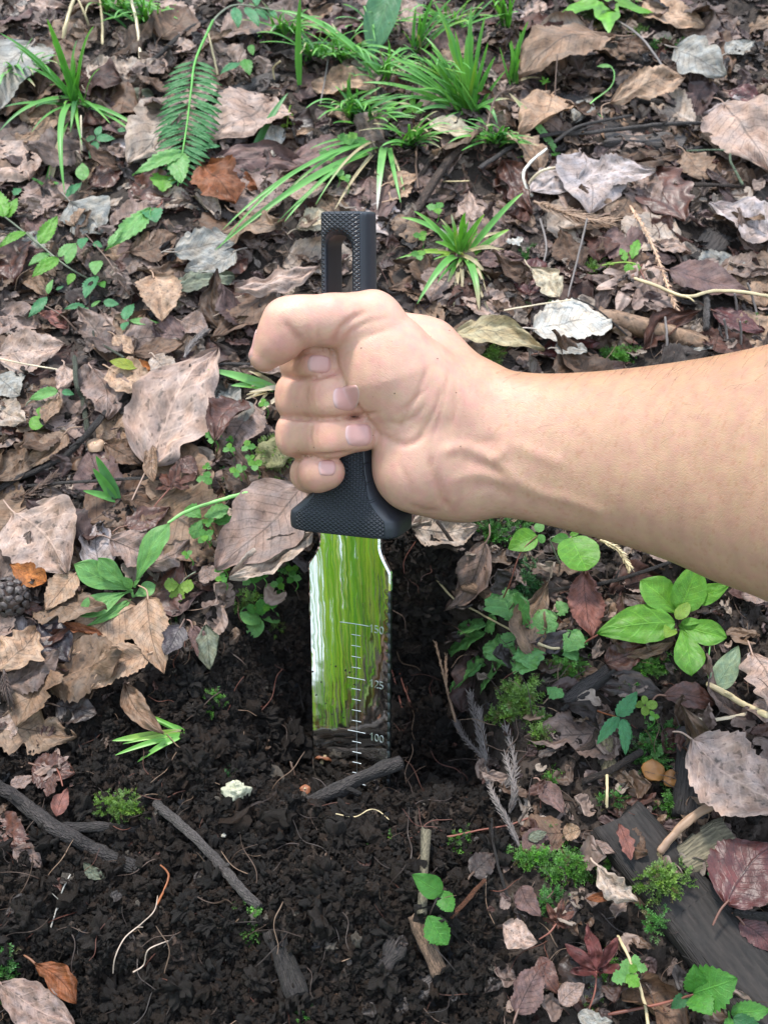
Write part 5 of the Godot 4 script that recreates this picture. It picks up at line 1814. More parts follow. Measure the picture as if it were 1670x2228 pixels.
func make_plants() -> void:
	M.sprig_mesh = sprig_mesh()
	# the fern
	var top := px("A", 832, 250)
	var foot := P(top, 0.012)
	var fern := thing("fern", "green fern frond hanging down between two large tan leaves", "fern", foot)
	var rp := []
	for q in [[905, 85, 22], [832, 250, 24], [812, 380, 25], [795, 520, 20], [775, 650, 14], [755, 790, 9]]:
		rp.append(P(px("A", q[0], q[1]), q[2] * 0.001))
	var rachis := smooth_path(rp, 12)
	var local := rachis.map(func(v): return v - foot)
	part("stem", tube_mesh(local, 0.0009, 0.0004, 7, COL.green, 0.1), M.stem, fern)
	for k in range(13, rachis.size() - 2, 2):
		var f := float(k - 13) / (rachis.size() - 15)
		var dir: Vector3 = (rachis[k + 1] - rachis[k - 1]).normalized()
		for s in [-1.0, 1.0]:
			var l := (0.021 * sin(PI * (0.24 + 0.70 * f)) + 0.002) * rng.randf_range(0.9, 1.1)
			var b: Vector3 = rachis[k]
			var side: Vector3 = dir.cross(g_n).normalized() * s
			var tip: Vector3 = b + (side * 0.92 + dir * 0.40).normalized() * l - g_n * 0.002
			green_leaf(fern, "pinna", b, tip, 0.165, "elliptic", (COL.teal as Color).lerp(COL.mint, 0.2), 0.5, -0.35, 9, 0.3)
	plant("fern_sprig", "small fern sprig at the top edge above the large frond", "fern", "", "A", [[0.8, "olive", 880, 130, 20, 930, 60, 24, 1010, 20, 26, 1170, 45, 22]],
		[[1000, 30, 1010, 120, 0.3, "elliptic", "teal", 24, 22, 8], [1040, 30, 1100, 115, 0.3, "elliptic", "teal", 24, 22, 8], [1080, 35, 1140, 90, 0.3, "elliptic", "teal", 24, 22, 8], [1030, 15, 1000, -40, 0.3, "elliptic", "teal", 24, 22, 8], [1090, 25, 1110, -40, 0.3, "elliptic", "teal", 24, 22, 8], [1150, 45, 1175, 80, 0.35, "elliptic", "teal", 22, 20, 8]])
	# seedlings on the left
	plant("serrated_seedling", "seedling of toothed green leaves under the tip of the fern", "seedling", "toothed seedlings", "A", [[0.5, "olive", 700, 830, 1, 760, 720, 8, 850, 600, 12]],
		[[790, 640, 560, 745, 0.30, "lance", "mint", 12, 14, 9], [760, 650, 770, 780, 0.55, "ovate", "mint", 12, 13, 7], [780, 640, 880, 660, 0.4, "ovate", "teal", 12, 13, 7], [700, 730, 690, 815, 0.95, "oak", "bright", 9, 9, 6], [850, 625, 935, 622, 0.4, "ovate", "teal", 13, 13, 6], [830, 600, 890, 570, 0.4, "ovate", "teal", 14, 14, 6]])
	plant("serrated_seedling", "dark teal toothed seedling right of the upper left grass tuft", "seedling", "toothed seedlings", "A", [[0.4, "olive", 420, 700, 1, 415, 640, 8, 410, 570, 12]],
		[[410, 585, 490, 590, 0.5, "ovate", "teal", 12, 13, 7], [405, 580, 355, 605, 0.5, "ovate", "deep", 12, 12, 7], [415, 600, 380, 675, 0.4, "ovate", "teal", 11, 11, 7], [410, 575, 430, 535, 0.5, "ovate", "teal", 12, 13, 7], [500, 555, 550, 548, 0.5, "ovate", "teal", 10, 10, 5]])
	plant("seedling", "pale green seedling leaf in front of the pinkish leaf at left", "seedling", "toothed seedlings", "A", [[0.4, "olive", 300, 870, 1, 340, 800, 6, 355, 740, 10]],
		[[355, 765, 350, 690, 0.62, "ovate", "mint", 10, 12], [345, 775, 275, 850, 0.3, "lance", "teal", 9, 8, 6]])
	plant("seedling", "seedling with one long narrow toothed leaf above the pale grey lobed leaf", "seedling", "toothed seedlings", "A", [[0.5, "redstem", 700, 830, 2, 680, 870, 8, 640, 895, 12]],
		[[640, 880, 445, 1065, 0.26, "lance", "mint", 12, 14, 10], [630, 885, 665, 945, 0.8, "ovate", "teal", 12, 11, 6], [1020, 268, 930, 320, 0.3, "lance", "teal", 12, 12, 7], [1040, 250, 1060, 320, 0.45, "ovate", "green", 13, 12, 6], [1065, 190, 1075, 235, 0.5, "ovate", "green", 14, 14, 0]])
	plant("leafy_shoot", "bright green leafy shoot leaning in from the left edge", "seedling", "", "A", [[0.7, "olive", 230, 1100, 6, 120, 1000, 14, 20, 920, 20, -30, 890, 22]],
		[[20, 920, -20, 800, 0.45, "ovate", "bright", 21, 23, 8], [30, 925, 75, 840, 0.5, "ovate", "bright", 20, 22, 8], [110, 985, -5, 1050, 0.34, "ovate", "bright", 16, 18, 9], [170, 1035, 245, 915, 0.42, "ovate", "bright", 13, 17, 9], [210, 1075, 120, 1130, 0.34, "ovate", "mint", 10, 12, 9], [250, 1090, 330, 1030, 0.4, "ovate", "mint", 9, 12, 9], [60, 830, 90, 800, 0.6, "oak", "teal", 10, 10, 0]])
	plant("leafy_shoot", "shoot with toothed bright and teal leaves above the dark mauve leaf", "seedling", "", "C", [[0.6, "olive", 450, 250, 3, 340, 185, 10, 200, 70, 14, 140, 10, 15]],
		[[300, 145, 165, 245, 0.42, "ovate", "bright", 13, 14, 9], [345, 175, 395, 75, 0.45, "ovate", "mint", 11, 15, 9], [380, 225, 350, 285, 0.6, "ovate", "bright", 9, 9, 6]])
	plant("serrated_seedling", "teal toothed seedling on a long brown stem at left", "seedling", "toothed seedlings", "C", [[0.6, "barkbrown", 690, 360, 2, 620, 270, 8, 560, 160, 12, 440, 20, 16]],
		[[440, 40, 420, 100, 0.5, "ovate", "teal", 15, 15, 7], [480, 70, 530, 90, 0.7, "ovate", "teal", 14, 14, 6], [500, 160, 490, 235, 0.6, "ovate", "mint", 12, 12, 7], [490, 240, 440, 355, 0.45, "ovate", "teal", 10, 10, 9], [560, 90, 640, 0, 0.35, "lance", "mint", 14, 15, 8], [520, 270, 540, 300, 0.5, "ovate", "green", 8, 8, 0]])
	plant("serrated_seedling", "teal toothed seedling over the rose red leaf", "seedling", "toothed seedlings", "C", [[0.6, "barkbrown", 410, 540, 2, 330, 450, 8, 230, 390, 11], [0.5, "barkbrown", 670, 590, 2, 560, 470, 8, 500, 390, 11]],
		[[245, 345, 145, 455, 0.35, "lance", "teal", 11, 10, 8], [250, 330, 275, 255, 0.4, "ovate", "mint", 11, 12, 8], [290, 310, 330, 290, 0.4, "ovate", "teal", 11, 11, 6], [440, 395, 330, 410, 0.35, "ovate", "teal", 11, 10, 7], [450, 400, 445, 440, 0.6, "ovate", "teal", 11, 10, 6], [470, 395, 520, 365, 0.4, "ovate", "mint", 11, 12, 6], [535, 370, 615, 385, 0.6, "ovate", "teal", 11, 11, 8]])
	plant("serrated_seedling", "three leaved teal seedling right of the rose red leaf", "seedling", "toothed seedlings", "C", [[0.4, "olive", 690, 590, 1, 650, 520, 6, 640, 480, 9]],
		[[645, 465, 690, 380, 0.42, "ovate", "teal", 10, 11, 8], [665, 468, 825, 480, 0.28, "lance", "mint", 10, 10, 9], [650, 475, 635, 520, 0.7, "ovate", "teal", 9, 8, 7]])
	plant("seedling", "small seedling with two toothed green leaves at the left edge", "seedling", "toothed seedlings", "C", [[0.5, "olive", 150, 960, 1, 145, 890, 6, 290, 830, 10]],
		[[300, 830, 150, 875, 0.42, "ovate", "mint", 10, 9, 9], [320, 835, 385, 850, 0.6, "ovate", "teal", 10, 9, 7]])
	plant("seedling", "tiny bright heart shaped leaf at left under the toothed seedling", "seedling", "", "C", [[0.4, "olive", 240, 1010, 1, 235, 980, 6]],
		[[235, 965, 170, 1030, 0.9, "round", "bright", 7, 7], [235, 965, 265, 935, 0.8, "round", "mint", 7, 8], [230, 960, 195, 920, 0.7, "round", "bright", 7, 8]])
	# clover-like leaves around the mossy stone
	for q in [["C", 1140, 1120, 30, "little clover leaf above the mossy stone's left side"], ["C", 1085, 1130, 18, "tiny clover leaf left of the clover above the mossy stone"], ["C", 1200, 1160, 22, "tiny clover leaf right of the clover above the mossy stone"], ["C", 1085, 1300, 24, "little clover leaf below left of the mossy stone"],
			["C", 1255, 1310, 30, "clover leaf directly below the mossy stone"], ["C", 1300, 1255, 26, "clover leaf at the foot of the mossy stone"], ["C", 1370, 975, 30, "clover leaf left of the ring finger"], ["D", 1070, 360, 36, "lobed green leaf beside the small mauve leaf"], ["D", 1090, 280, 30, "dark lobed green leaf left of the large mauve grey leaf"],
			["D", 1160, 565, 30, "lobed pale green leaf above the dug soil"], ["D", 1360, 550, 32, "lobed green leaf over the dug soil's moss"], ["D", 1520, 560, 38, "lobed green leaf touching the blade's left edge"], ["D", 985, 445, 26, "dark green lobed leaf by the stalk above the small lobed leaf"], ["H", 30, 430, 40, "clover leaf at the wrist side of the grip"], ["H", 100, 300, 50, "clover leaf beside the grass tuft near the grip"], ["H", 20, 520, 40, "clover leaf under the grass tuft near the grip"], ["A", 1400, 730, 50, "pale green lobed leaf between the long grass blades"], ["A", 1430, 800, 45, "green lobed leaf under the long grass blades"], ["A", 1480, 660, 55, "bright lobed leaf above the long grass blades"], ["A", 1470, 830, 30, "small green lobed leaf right of the grip's top"], ["G", 1092, 1045, 22, "tiny lobed green leaf right of the maple seedling"], ["F", 1030, 1050, 45, "clover leaf under the plank near the bottom"], ["S", 470, 985, 18, "clover leaf nearest the tip of the very large pale leaf"], ["S", 505, 1010, 14, "tiny clover left of the little finger among moss"], ["S", 545, 1005, 16, "clover close under the mossy stone's left end"], ["S", 455, 1075, 18, "clover right of the arching stalk's middle"], ["S", 520, 1060, 15, "clover just above the arching pale stalk"], ["S", 560, 1045, 16, "clover above the right end of the arching stalk"], ["S", 610, 1090, 14, "clover peeping between the guard and the little finger"], ["S", 475, 1150, 18, "clover at the left rim of the mauve grey guard leaf"], ["S", 455, 1195, 16, "clover lower left of the mauve grey guard leaf"], ["S", 490, 1265, 16, "lobed leaf under the crumpled tan leaf"], ["S", 550, 1290, 18, "lobed leaf in the moss right of the crumpled tan leaf"], ["S", 610, 1300, 16, "lobed leaf in the moss near the blade's shoulder"], ["S", 590, 1345, 16, "lobed leaf lowest in the moss left of the blade"], ["S", 640, 1270, 14, "small lobed leaf against the blade's left shoulder"], ["F", 1075, 1010, 30, "small clover leaf close to the plank's lower edge"]]:
		var c := px(q[0], q[1], q[2])
		var size: float = q[3] / REG[q[0]][2] / 4600.0
		var f := P(c, 0.001)
		var t := thing("clover_leaf", q[4], "clover", f, "small lobed clover leaves")
		part("stem", tube_mesh(smooth_path([Vector3.ZERO, g_n * 0.006 + CAMX * 0.002, g_n * 0.013], 4), 0.0003, 0.00025, 5, COL.green), M.stem, t)
		var start := rng.randf() * TAU
		for k in 3:
			var d := CAMX * cos(start + k * TAU / 3) + g_v * sin(start + k * TAU / 3)
			green_leaf(t, "leaflet", f + g_n * 0.013, f + g_n * 0.0135 + d * size * 1.25, 1.0, "oak", COL[["mint", "green", "bright"][rng.randi() % 3]], 0.4, -0.2)
	# the pale green rosette at left
	plant("rosette_plant", "pale green rosette of long leaves at the left above the soil", "plant", "", "D", [[0.9, "mint", 690, 600, 1, 680, 560, 6]],
		[[685, 560, 378, 420, 0.42, "spatulate", "mint", 7, 17], [675, 545, 505, 385, 0.42, "spatulate", "mint", 7, 19], [690, 540, 878, 200, 0.34, "spatulate", "mint", 8, 26], [670, 560, 400, 690, 0.42, "spatulate", "mint", 7, 15], [680, 600, 440, 745, 0.20, "lance", "mint", 6, 12], [685, 590, 805, 525, 0.62, "spatulate", "mint", 7, 12], [680, 545, 625, 480, 0.5, "lance", "mint", 8, 16], [690, 530, 725, 500, 0.4, "lance", "mint", 8, 14]])
	stick("grass_stalk", "smooth pale green stalk arching from the rosette to the guard leaf", "stalk", "D", 0.75, 1.15, "mint", [865, 210, 22, 960, 150, 22, 1120, 95, 20, 1270, 55, 18, 1420, 38, 16], "", false)
	plant("seedling", "yellow green three lobed leaf right of the rosette", "seedling", "", "D", [[0.4, "olive", 1010, 460, 3, 960, 490, 8, 925, 530, 12]],
		[[925, 525, 845, 530, 0.95, "obovate", "lime", 12, 12, 4], [925, 525, 915, 620, 0.85, "obovate", "lime", 12, 11, 4], [925, 525, 1000, 540, 0.95, "obovate", "lime", 12, 12, 4]])
	plant("trifoliate_seedling", "three leaved green seedling beside the arching pale stalk", "seedling", "", "D", [[0.5, "olive", 1040, 330, 2, 1045, 250, 8, 1040, 190, 13]],
		[[1040, 185, 955, 130, 0.7, "obovate", "green", 13, 13, 6], [1045, 180, 1180, 125, 0.55, "obovate", "mint", 13, 14, 6], [1040, 190, 995, 290, 0.7, "obovate", "mint", 13, 12, 6], [1100, 200, 1230, 195, 0.55, "oak", "green", 10, 11, 0]])
	plant("lobed_seedling", "flat round lobed green leaves growing at the soil edge left of the blade", "seedling", "", "D", [[0.3, "green", 1330, 720, 1, 1335, 690, 6]],
		[[1340, 690, 1240, 700, 0.8, "round", "mint", 6, 7], [1345, 690, 1440, 690, 0.85, "round", "mint", 6, 7], [1330, 700, 1300, 800, 0.85, "round", "mint", 6, 5], [1340, 680, 1350, 600, 0.75, "round", "green", 7, 8], [1400, 590, 1450, 560, 0.6, "round", "green", 7, 8], [1320, 660, 1270, 640, 0.7, "round", "green", 7, 8]])
	# grass
	tuft("tall grass tuft at the upper left with blades fanning out", "grass tufts", "A", 330, 440, [[200, 80, 70, 4.2, "green", "bright", 0.12], [400, 112, 60, 3.6, "bright", "bright", 0.25], [0, 140, 55, 2.6, "green", "green", 0.15], [0, 555, 18, 3.0, "green", "deep", 0.25], [275, 820, 14, 3.8, "green", "green", 0.35], [325, 255, 40, 2.2, "bright", "bright", 0.1], [425, 290, 36, 2.4, "green", "bright", 0.15],
		[705, 622, 6, 2.4, "green", "straw", 0.22], [150, 455, 18, 2.4, "deep", "deep", 0.15], [250, 200, 50, 2.8, "green", "bright", 0.1], [340, 300, 42, 2.6, "green", "bright", 0.1], [60, 190, 44, 2.4, "green", "bright", 0.2], [300, 560, 15, 3.0, "deep", "green", 0.3]], 9.0)
	tuft("yellowing grass blades below the upper left tuft", "grass tufts", "A", 212, 800, [[290, 520, 22, 3.4, "straw", "bright", 0.1], [110, 750, 6, 1.6, "green", "green", 0.2], [250, 780, 10, 3.0, "green", "deep", 0.2], [260, 600, 12, 2.0, "green", "green", 0.2]], 4.0)
	tuft("dense bright grass tuft right of the broad green blade", "grass tufts", "B", 395, 480, [[240, 5, 66, 4.4, "green", "bright", 0.08], [400, 25, 64, 3.8, "green", "mint", 0.08], [60, 268, 34, 3.6, "green", "mint", 0.12], [350, 235, 46, 4.0, "bright", "bright", 0.10], [180, 200, 44, 2.8, "green", "bright", 0.15], [230, 240, 38, 3.4, "bright", "bright", 0.12], [510, 530, 8, 3.2, "green", "deep", 0.5], [0, 300, 30, 2.8, "green", "bright", 0.2], [500, 240, 40, 3.2, "green", "bright", 0.1],
		[160, 480, 14, 2.8, "deep", "green", 0.25], [470, 180, 50, 2.4, "green", "bright", 0.1], [300, 330, 30, 2.8, "bright", "bright", 0.1], [420, 300, 34, 3.2, "green", "bright", 0.08], [120, 380, 20, 2.4, "green", "green", 0.2], [280, 90, 60, 3.0, "green", "lime", 0.08], [20, 220, 36, 3.0, "green", "bright", 0.14], [90, 330, 24, 3.2, "green", "mint", 0.16], [460, 60, 58, 2.6, "green", "bright", 0.1], [380, 150, 52, 3.6, "bright", "mint", 0.08], [40, 420, 16, 2.8, "green", "green", 0.2], [-60, 350, 24, 3.0, "bright", "mint", 0.18], [560, 420, 12, 2.6, "green", "straw", 0.25], [220, 560, 6, 2.6, "green", "straw", 0.3], [300, 180, 48, 3.2, "lime", "bright", 0.1], [545, 300, 30, 2.0, "green", "bright", 0.12], [330, 130, 54, 2.6, "green", "bright", 0.12]], 10.0)
	tuft("small grass tuft behind the dense bright one at the top", "grass tufts", "B", 575, 350, [[640, 90, 40, 3.2, "green", "bright", 0.08], [560, 180, 30, 2.6, "bright", "bright", 0.1], [600, 200, 28, 2.4, "green", "bright", 0.1], [690, 330, 6, 1.6, "straw", "straw", 0.2], [520, 200, 30, 2.0, "green", "bright", 0.1]], 6.0)
	tuft("grass tuft at the top edge beside the broad green blade", "grass tufts", "B", 165, 220, [[250, -30, 50, 3.4, "green", "green", 0.1], [390, 85, 30, 2.6, "green", "lime", 0.22], [105, 130, 26, 2.4, "bright", "bright", 0.15], [55, 355, 4, 1.8, "straw", "straw", 0.1], [15, 290, 20, 2.2, "green", "mint", 0.3], [330, -20, 50, 3.6, "deep", "green", 0.1], [180, 60, 40, 2.4, "green", "bright", 0.1]], 6.0)
	tuft("grass at the top edge right of the small maple sprig", "grass tufts", "B", 540, 110, [[450, -30, 40, 3.4, "bright", "bright", 0.1], [520, -40, 44, 3.0, "green", "bright", 0.1], [600, 50, 20, 2.6, "green", "green", 0.2], [480, 20, 30, 2.6, "green", "bright", 0.12], [560, -20, 40, 2.4, "green", "bright", 0.1]], 6.0)
	tuft("bright low grass tuft right of the knife grip", "grass tufts", "H", 225, 445, [[-60, 265, 18, 3.4, "green", "bright", 0.25], [0, 235, 26, 3.2, "bright", "bright", 0.2], [240, 240, 34, 4.0, "bright", "bright", 0.08], [175, 250, 30, 2.4, "bright", "white", 0.1], [330, 250, 30, 3.4, "bright", "lime", 0.15], [445, 322, 16, 3.0, "bright", "lime", 0.25], [435, 335, 12, 2.2, "straw", "straw", 0.25], [510, 150, 34, 3.2, "green", "bright", 0.2], [15, 670, 6, 3.8, "green", "mint", 0.4], [305, 715, 3, 4.0, "green", "straw", 0.35],
		[60, 420, 10, 2.8, "straw", "straw", 0.2], [-30, 450, 10, 3.0, "lime", "bright", 0.25], [350, 705, 2, 2.2, "straw", "straw", 0.2], [185, 690, 2, 2.4, "straw", "straw", 0.2], [360, 560, 4, 2.4, "straw", "straw", 0.5], [408, 430, 6, 2.0, "straw", "straw", 0.5], [130, 300, 26, 3.6, "bright", "bright", 0.15], [290, 290, 30, 3.0, "bright", "bright", 0.1], [100, 380, 18, 3.4, "bright", "bright", 0.2], [300, 340, 24, 3.0, "bright", "bright", 0.15], [200, 310, 30, 3.0, "lime", "bright", 0.1]], 8.0)
	tuft("long grass blades arching left behind the knife grip", "grass tufts", "A", 1640, 610, [[912, 1062, 12, 4.4, "green", "green", 0.20], [945, 975, 14, 2.6, "green", "mint", 0.22], [1208, 940, 12, 3.2, "green", "mint", 0.2], [1600, 890, 8, 4.2, "mint", "white", 0.25], [1420, 890, 8, 2.0, "straw", "straw", 0.15], [1350, 640, 16, 2.2, "green", "green", 0.2], [1700, 860, 10, 2.6, "green", "mint", 0.2]], 8.0)
	tuft("single long grass blade arching right past the fern sprig", "grass tufts", "A", 1650, 360, [[1160, 45, 40, 3.6, "green", "green", 0.28], [1300, 105, 34, 2.6, "bright", "bright", 0.25], [1390, 490, 8, 1.8, "bright", "straw", 0.2]], 5.0)
	tuft("one upright grass blade with an orange base at the top", "grass tufts", "A", 1273, 360, [[1275, -20, 66, 4.0, "green", "green", 0.02]], 1.0)
	tuft("dark green blade leaning beside the large pinkish leaf", "grass tufts", "A", 1058, 690, [[1222, 395, 24, 4.4, "deep", "deep", 0.08]], 1.0)
	tuft("short blade with a white tip below the grey branch", "grass tufts", "B", 775, 660, [[560, 395, 24, 4.4, "mint", "straw", 0.06], [590, 670, 3, 1.6, "bright", "bright", 0.1]], 2.0)
	tuft("two dark blades at left above the strong veined leaf", "grass tufts", "C", 610, 1400, [[495, 1165, 22, 5.0, "deep", "green", 0.05], [480, 1230, 18, 4.2, "green", "green", 0.05], [430, 1345, 12, 3.4, "green", "green", 0.08]], 3.0)
	tuft("pale blades and dry straws left of the middle finger", "grass tufts", "C", 1440, 810, [[1070, 720, 14, 4.6, "mint", "mint", 0.1], [1190, 803, 12, 4.0, "bright", "mint", 0.12], [1265, 872, 10, 2.0, "straw", "cream", 0.05], [1285, 835, 14, 2.0, "cream", "cream", 0.05], [1295, 965, 8, 2.0, "cream", "straw", 0.05], [1270, 850, 10, 1.6, "straw", "straw", 0.1], [1330, 900, 10, 1.6, "straw", "cream", 0.1], [1180, 770, 8, 1.6, "straw", "straw", 0.1]], 7.0)
	tuft("uprooted grass seedling lying on the soil at left", "grass tufts", "D", 960, 1292, [[580, 1330, 6, 3.4, "lime", "bright", 0.06], [595, 1405, 4, 2.2, "bright", "bright", 0.12], [710, 1440, 4, 2.4, "bright", "bright", 0.3], [738, 1190, 4, 1.4, "bright", "bright", 0.2], [800, 1290, 5, 2.4, "straw", "lime", 0.1]], 1.5)
	for q in [["B", -140, 250, "thin tangled grass right of the large pinkish tan leaf"], ["B", 20, 330, "loose thin grass behind the knife grip's top"], ["B", -60, 520, "sparse thin grass above the grip's left side"], ["B", 130, 620, "thin grass between the grip and the brown root"], ["A", 1330, 250, "thin grass beneath the single upright blade"], ["A", 90, 330, "thin grass at the left of the upper left tuft"], ["A", 480, 60, "thin grass at the top among the dry stalks"], ["B", 320, 120, "thin grass between the top edge tufts"], ["A", 1480, 480, "thin grass fanning behind the long arching blades"], ["A", 1200, 150, "thin grass left of the single upright blade"], ["B", 250, 330, "thin grass in the gap left of the dense tuft"], ["B", 520, 600, "a few thin blades beside the brown root"], ["A", 1600, 130, "thin grass below the broad blue green blade"], ["A", 620, 100, "thin grass right of the thick pale stalk"]]:
		var bl := []
		for k in 15:
			var an := rng.randf_range(-1.5, 1.5)
			var r := rng.randf_range(70, 260)
			bl.append([q[1] + sin(an) * r * 1.1, q[2] - cos(an) * r * 0.75 + 20, rng.randf_range(8, 42), rng.randf_range(0.9, 2.0), ["green", "bright", "green", "deep"][rng.randi() % 4], ["bright", "mint", "green", "straw"][rng.randi() % 4], rng.randf_range(0.08, 0.3)])
		tuft(q[3], "grass tufts", q[0], q[1], q[2], bl, 14.0)
	var broad := P(px("A", 1590, 230), 0.006)
	var bl := thing("broad_leaf_blade", "broad blue green leaf blade hanging in from the top edge", "plant", broad)
	green_leaf(bl, "leaf", P(px("A", 1690, -120), 0.045), P(px("A", 1575, 235), 0.008), 0.42, "elliptic", (COL.teal as Color).lerp(COL.grey, 0.15), 0.4, -0.3)
	var ms := P(px("B", 990, 120), 0.004)
	for q in [[960, -20, 985, 118, 0.0, "light green maple like leaf hanging in at the top edge"], [150, 470, 150, 395, 0.0, "light green maple seedling leaf left of the dense grass tuft"], [715, 350, 700, 322, 0.0, "tiny green maple leaf beneath the big curled brown leaf"]]:
		var base := P(px("B", q[0], q[1]), 0.012)
		var tip: Vector3 = P(px("B", q[2], q[3]), 0.014)
		var t := thing("maple_seedling", q[5], "seedling", base, "maple seedlings")
		var L := base.distance_to(tip)
		var o := part("leaf", palm_mesh(L, [[0.0, 1.0], [0.85, 0.85], [-0.85, 0.85], [1.7, 0.6], [-1.7, 0.6]], COL.bright, 0.4, 0.15, 0.2, 0.6, true), M.green1, t)
		o.transform = t.transform.affine_inverse() * frame_on(base, tip, (g_n * 0.75 - cam_fwd * 0.45).normalized())
		part("stem", tube_mesh(smooth_path([Vector3.ZERO, -g_n * 0.008 + CAMX * 0.001, -g_n * 0.02 - g_v * 0.01], 5), 0.0005, 0.0004, 6, COL.redstem), M.stem, t)
	plant("seedling", "tiny yellow green leafy shoot in front of the dark hollow", "seedling", "", "A", [[0.5, "lime", 1215, 575, 2, 1220, 520, 10, 1230, 450, 16]],
		[[1218, 530, 1185, 545, 0.5, "round", "lime", 9, 9], [1222, 520, 1250, 530, 0.5, "round", "lime", 10, 10], [1222, 490, 1195, 500, 0.5, "round", "lime", 12, 12], [1226, 480, 1245, 490, 0.5, "round", "lime", 13, 13], [1230, 460, 1235, 445, 0.5, "round", "lime", 15, 16]])
	stick("seedling_stalk", "thin green hooked seedling stalk with one leaf under the curled tan leaf", "seedling", "B", 0.6, 0.4, "mint", [970, 505, 2, 910, 470, 6, 905, 440, 10, 990, 370, 16, 1005, 310, 20, 985, 280, 22], "", false)
	plant("seedling", "pale mint leaf at the end of a hooked stalk, upper right", "seedling", "", "B", [], [[1000, 285, 930, 282, 0.3, "elliptic", "mint", 22, 22]])
	plant("sprig", "small yellow green sprig over the round purplish leaf", "seedling", "", "H", [[0.5, "lime", 880, 490, 5, 990, 475, 9, 1120, 500, 6]],
		[[1000, 480, 1010, 535, 0.9, "oak", "bright", 9, 8], [1030, 480, 1045, 530, 0.8, "oak", "bright", 9, 8], [990, 470, 965, 410, 0.5, "oak", "bright", 9, 10], [1020, 460, 1050, 370, 0.4, "oak", "bright", 9, 11], [940, 485, 900, 480, 0.5, "oak", "lime", 8, 8]])
	# the right-hand side below the arm
	plant("two_leaf_seedling", "round leaved seedling on a red stem under the wrist", "seedling", "round leaved seedlings", "G", [[0.45, "redstem", 370, 520, 2, 400, 470, 8, 450, 360, 16, 500, 220, 24, 580, 140, 27]],
		[[575, 140, 440, 205, 0.80, "ovate", "bright", 27, 26], [585, 125, 590, 80, 1.0, "round", "mint", 27, 29], [590, 135, 600, 178, 0.8, "round", "green", 26, 25]])
	plant("two_leaf_seedling", "seedling with one large round leaf just below the forearm", "seedling", "round leaved seedlings", "G", [[0.5, "olive", 690, 290, 2, 660, 220, 14, 640, 150, 22, 730, 150, 25]],
		[[735, 150, 810, 305, 1.05, "round", "bright", 26, 24], [725, 150, 640, 165, 0.62, "ovate", "green", 25, 24], [730, 140, 770, 125, 0.6, "round", "bright", 26, 27]])
	plant("rosette_plant", "bright green rosette of broad leaves right of the liverwort", "plant", "", "G", [[0.9, "mint", 1215, 610, 1, 1225, 580, 8]],
		[[1220, 550, 853, 600, 0.52, "ovate", "bright", 12, 20], [1230, 510, 1060, 350, 0.75, "obovate", "bright", 12, 22], [1240, 500, 1330, 260, 0.66, "ovate", "bright", 13, 24], [1290, 440, 1480, 370, 0.5, "ovate", "bright", 14, 24], [1240, 555, 1465, 620, 0.58, "obovate", "bright", 11, 16], [1245, 560, 1300, 800, 0.52, "spatulate", "bright", 10, 14], [1215, 570, 1170, 620, 0.6, "ovate", "lime", 10, 12], [1225, 530, 1290, 450, 0.55, "ovate", "lime", 14, 20], [1250, 550, 1350, 545, 0.4, "ovate", "bright", 13, 17]])
	plant("half_leaf", "pale silvery green leaf with a ragged edge right of the right rosette", "leaf", "", "G", [[0.5, "mint", 1390, 860, 4, 1375, 760, 10, 1385, 660, 16]], [[1400, 870, 1520, 655, 0.46, "ovate", "pgreen", 12, 18]])
	plant("serrated_seedling", "teal seedling of deeply toothed leaves above the pale wood sliver", "seedling", "toothed seedlings", "G", [[0.5, "rust", 790, 930, 3, 880, 970, 10, 950, 990, 14]],
		[[950, 985, 1045, 870, 0.5, "ovate", "teal", 14, 17, 7], [960, 990, 855, 1120, 0.34, "ovate", "teal", 13, 12, 7], [975, 1000, 990, 1170, 0.38, "ovate", "teal", 13, 11, 7], [980, 1000, 1020, 1100, 0.35, "ovate", "teal", 13, 11, 6]])
	plant("clover_seedling", "four leaved yellow green seedling right of the teal toothed one", "seedling", "", "G", [[0.3, "green", 1080, 1000, 1, 1080, 940, 9]],
		[[1080, 930, 1075, 890, 0.85, "round", "lime", 10, 11], [1078, 935, 1038, 930, 0.85, "round", "lime", 10, 10], [1085, 935, 1140, 930, 0.8, "round", "lime", 10, 10], [1080, 940, 1080, 985, 0.9, "round", "lime", 10, 9]])
	plant("round_leaf_seedling", "seedling with round leaves held by a dry reed in the dark soil", "seedling", "round leaved seedlings", "F", [[0.4, "dark", 215, 780, 4, 240, 720, 9, 270, 660, 12]],
		[[275, 665, 148, 590, 0.62, "ovate", "green", 13, 17], [270, 660, 320, 750, 0.8, "elliptic", "green", 12, 12, 12], [215, 765, 300, 890, 0.78, "elliptic", "green", 10, 12, 12]])
	plant("nettle_like_plant", "dark green toothed plant in the bottom right corner", "plant", "", "F", [[0.7, "redstem", 980, 1185, 4, 1200, 1140, 12, 1340, 1100, 18], [0.6, "green", 1500, 1260, 4, 1490, 1170, 14]],
		[[1340, 1095, 1530, 1030, 0.9, "ovate", "green", 18, 22, 9], [1345, 1100, 1420, 1190, 0.95, "ovate", "green", 18, 18, 8], [1345, 1090, 1345, 970, 0.7, "ovate", "green", 18, 24, 8], [1320, 1105, 1245, 1160, 0.6, "ovate", "deep", 16, 14, 6], [1500, 1180, 1670, 1165, 0.55, "ovate", "green", 14, 16, 9], [1500, 1200, 1480, 1270, 0.6, "ovate", "green", 14, 12, 8], [1510, 1200, 1640, 1260, 0.6, "ovate", "deep", 14, 12, 9]])
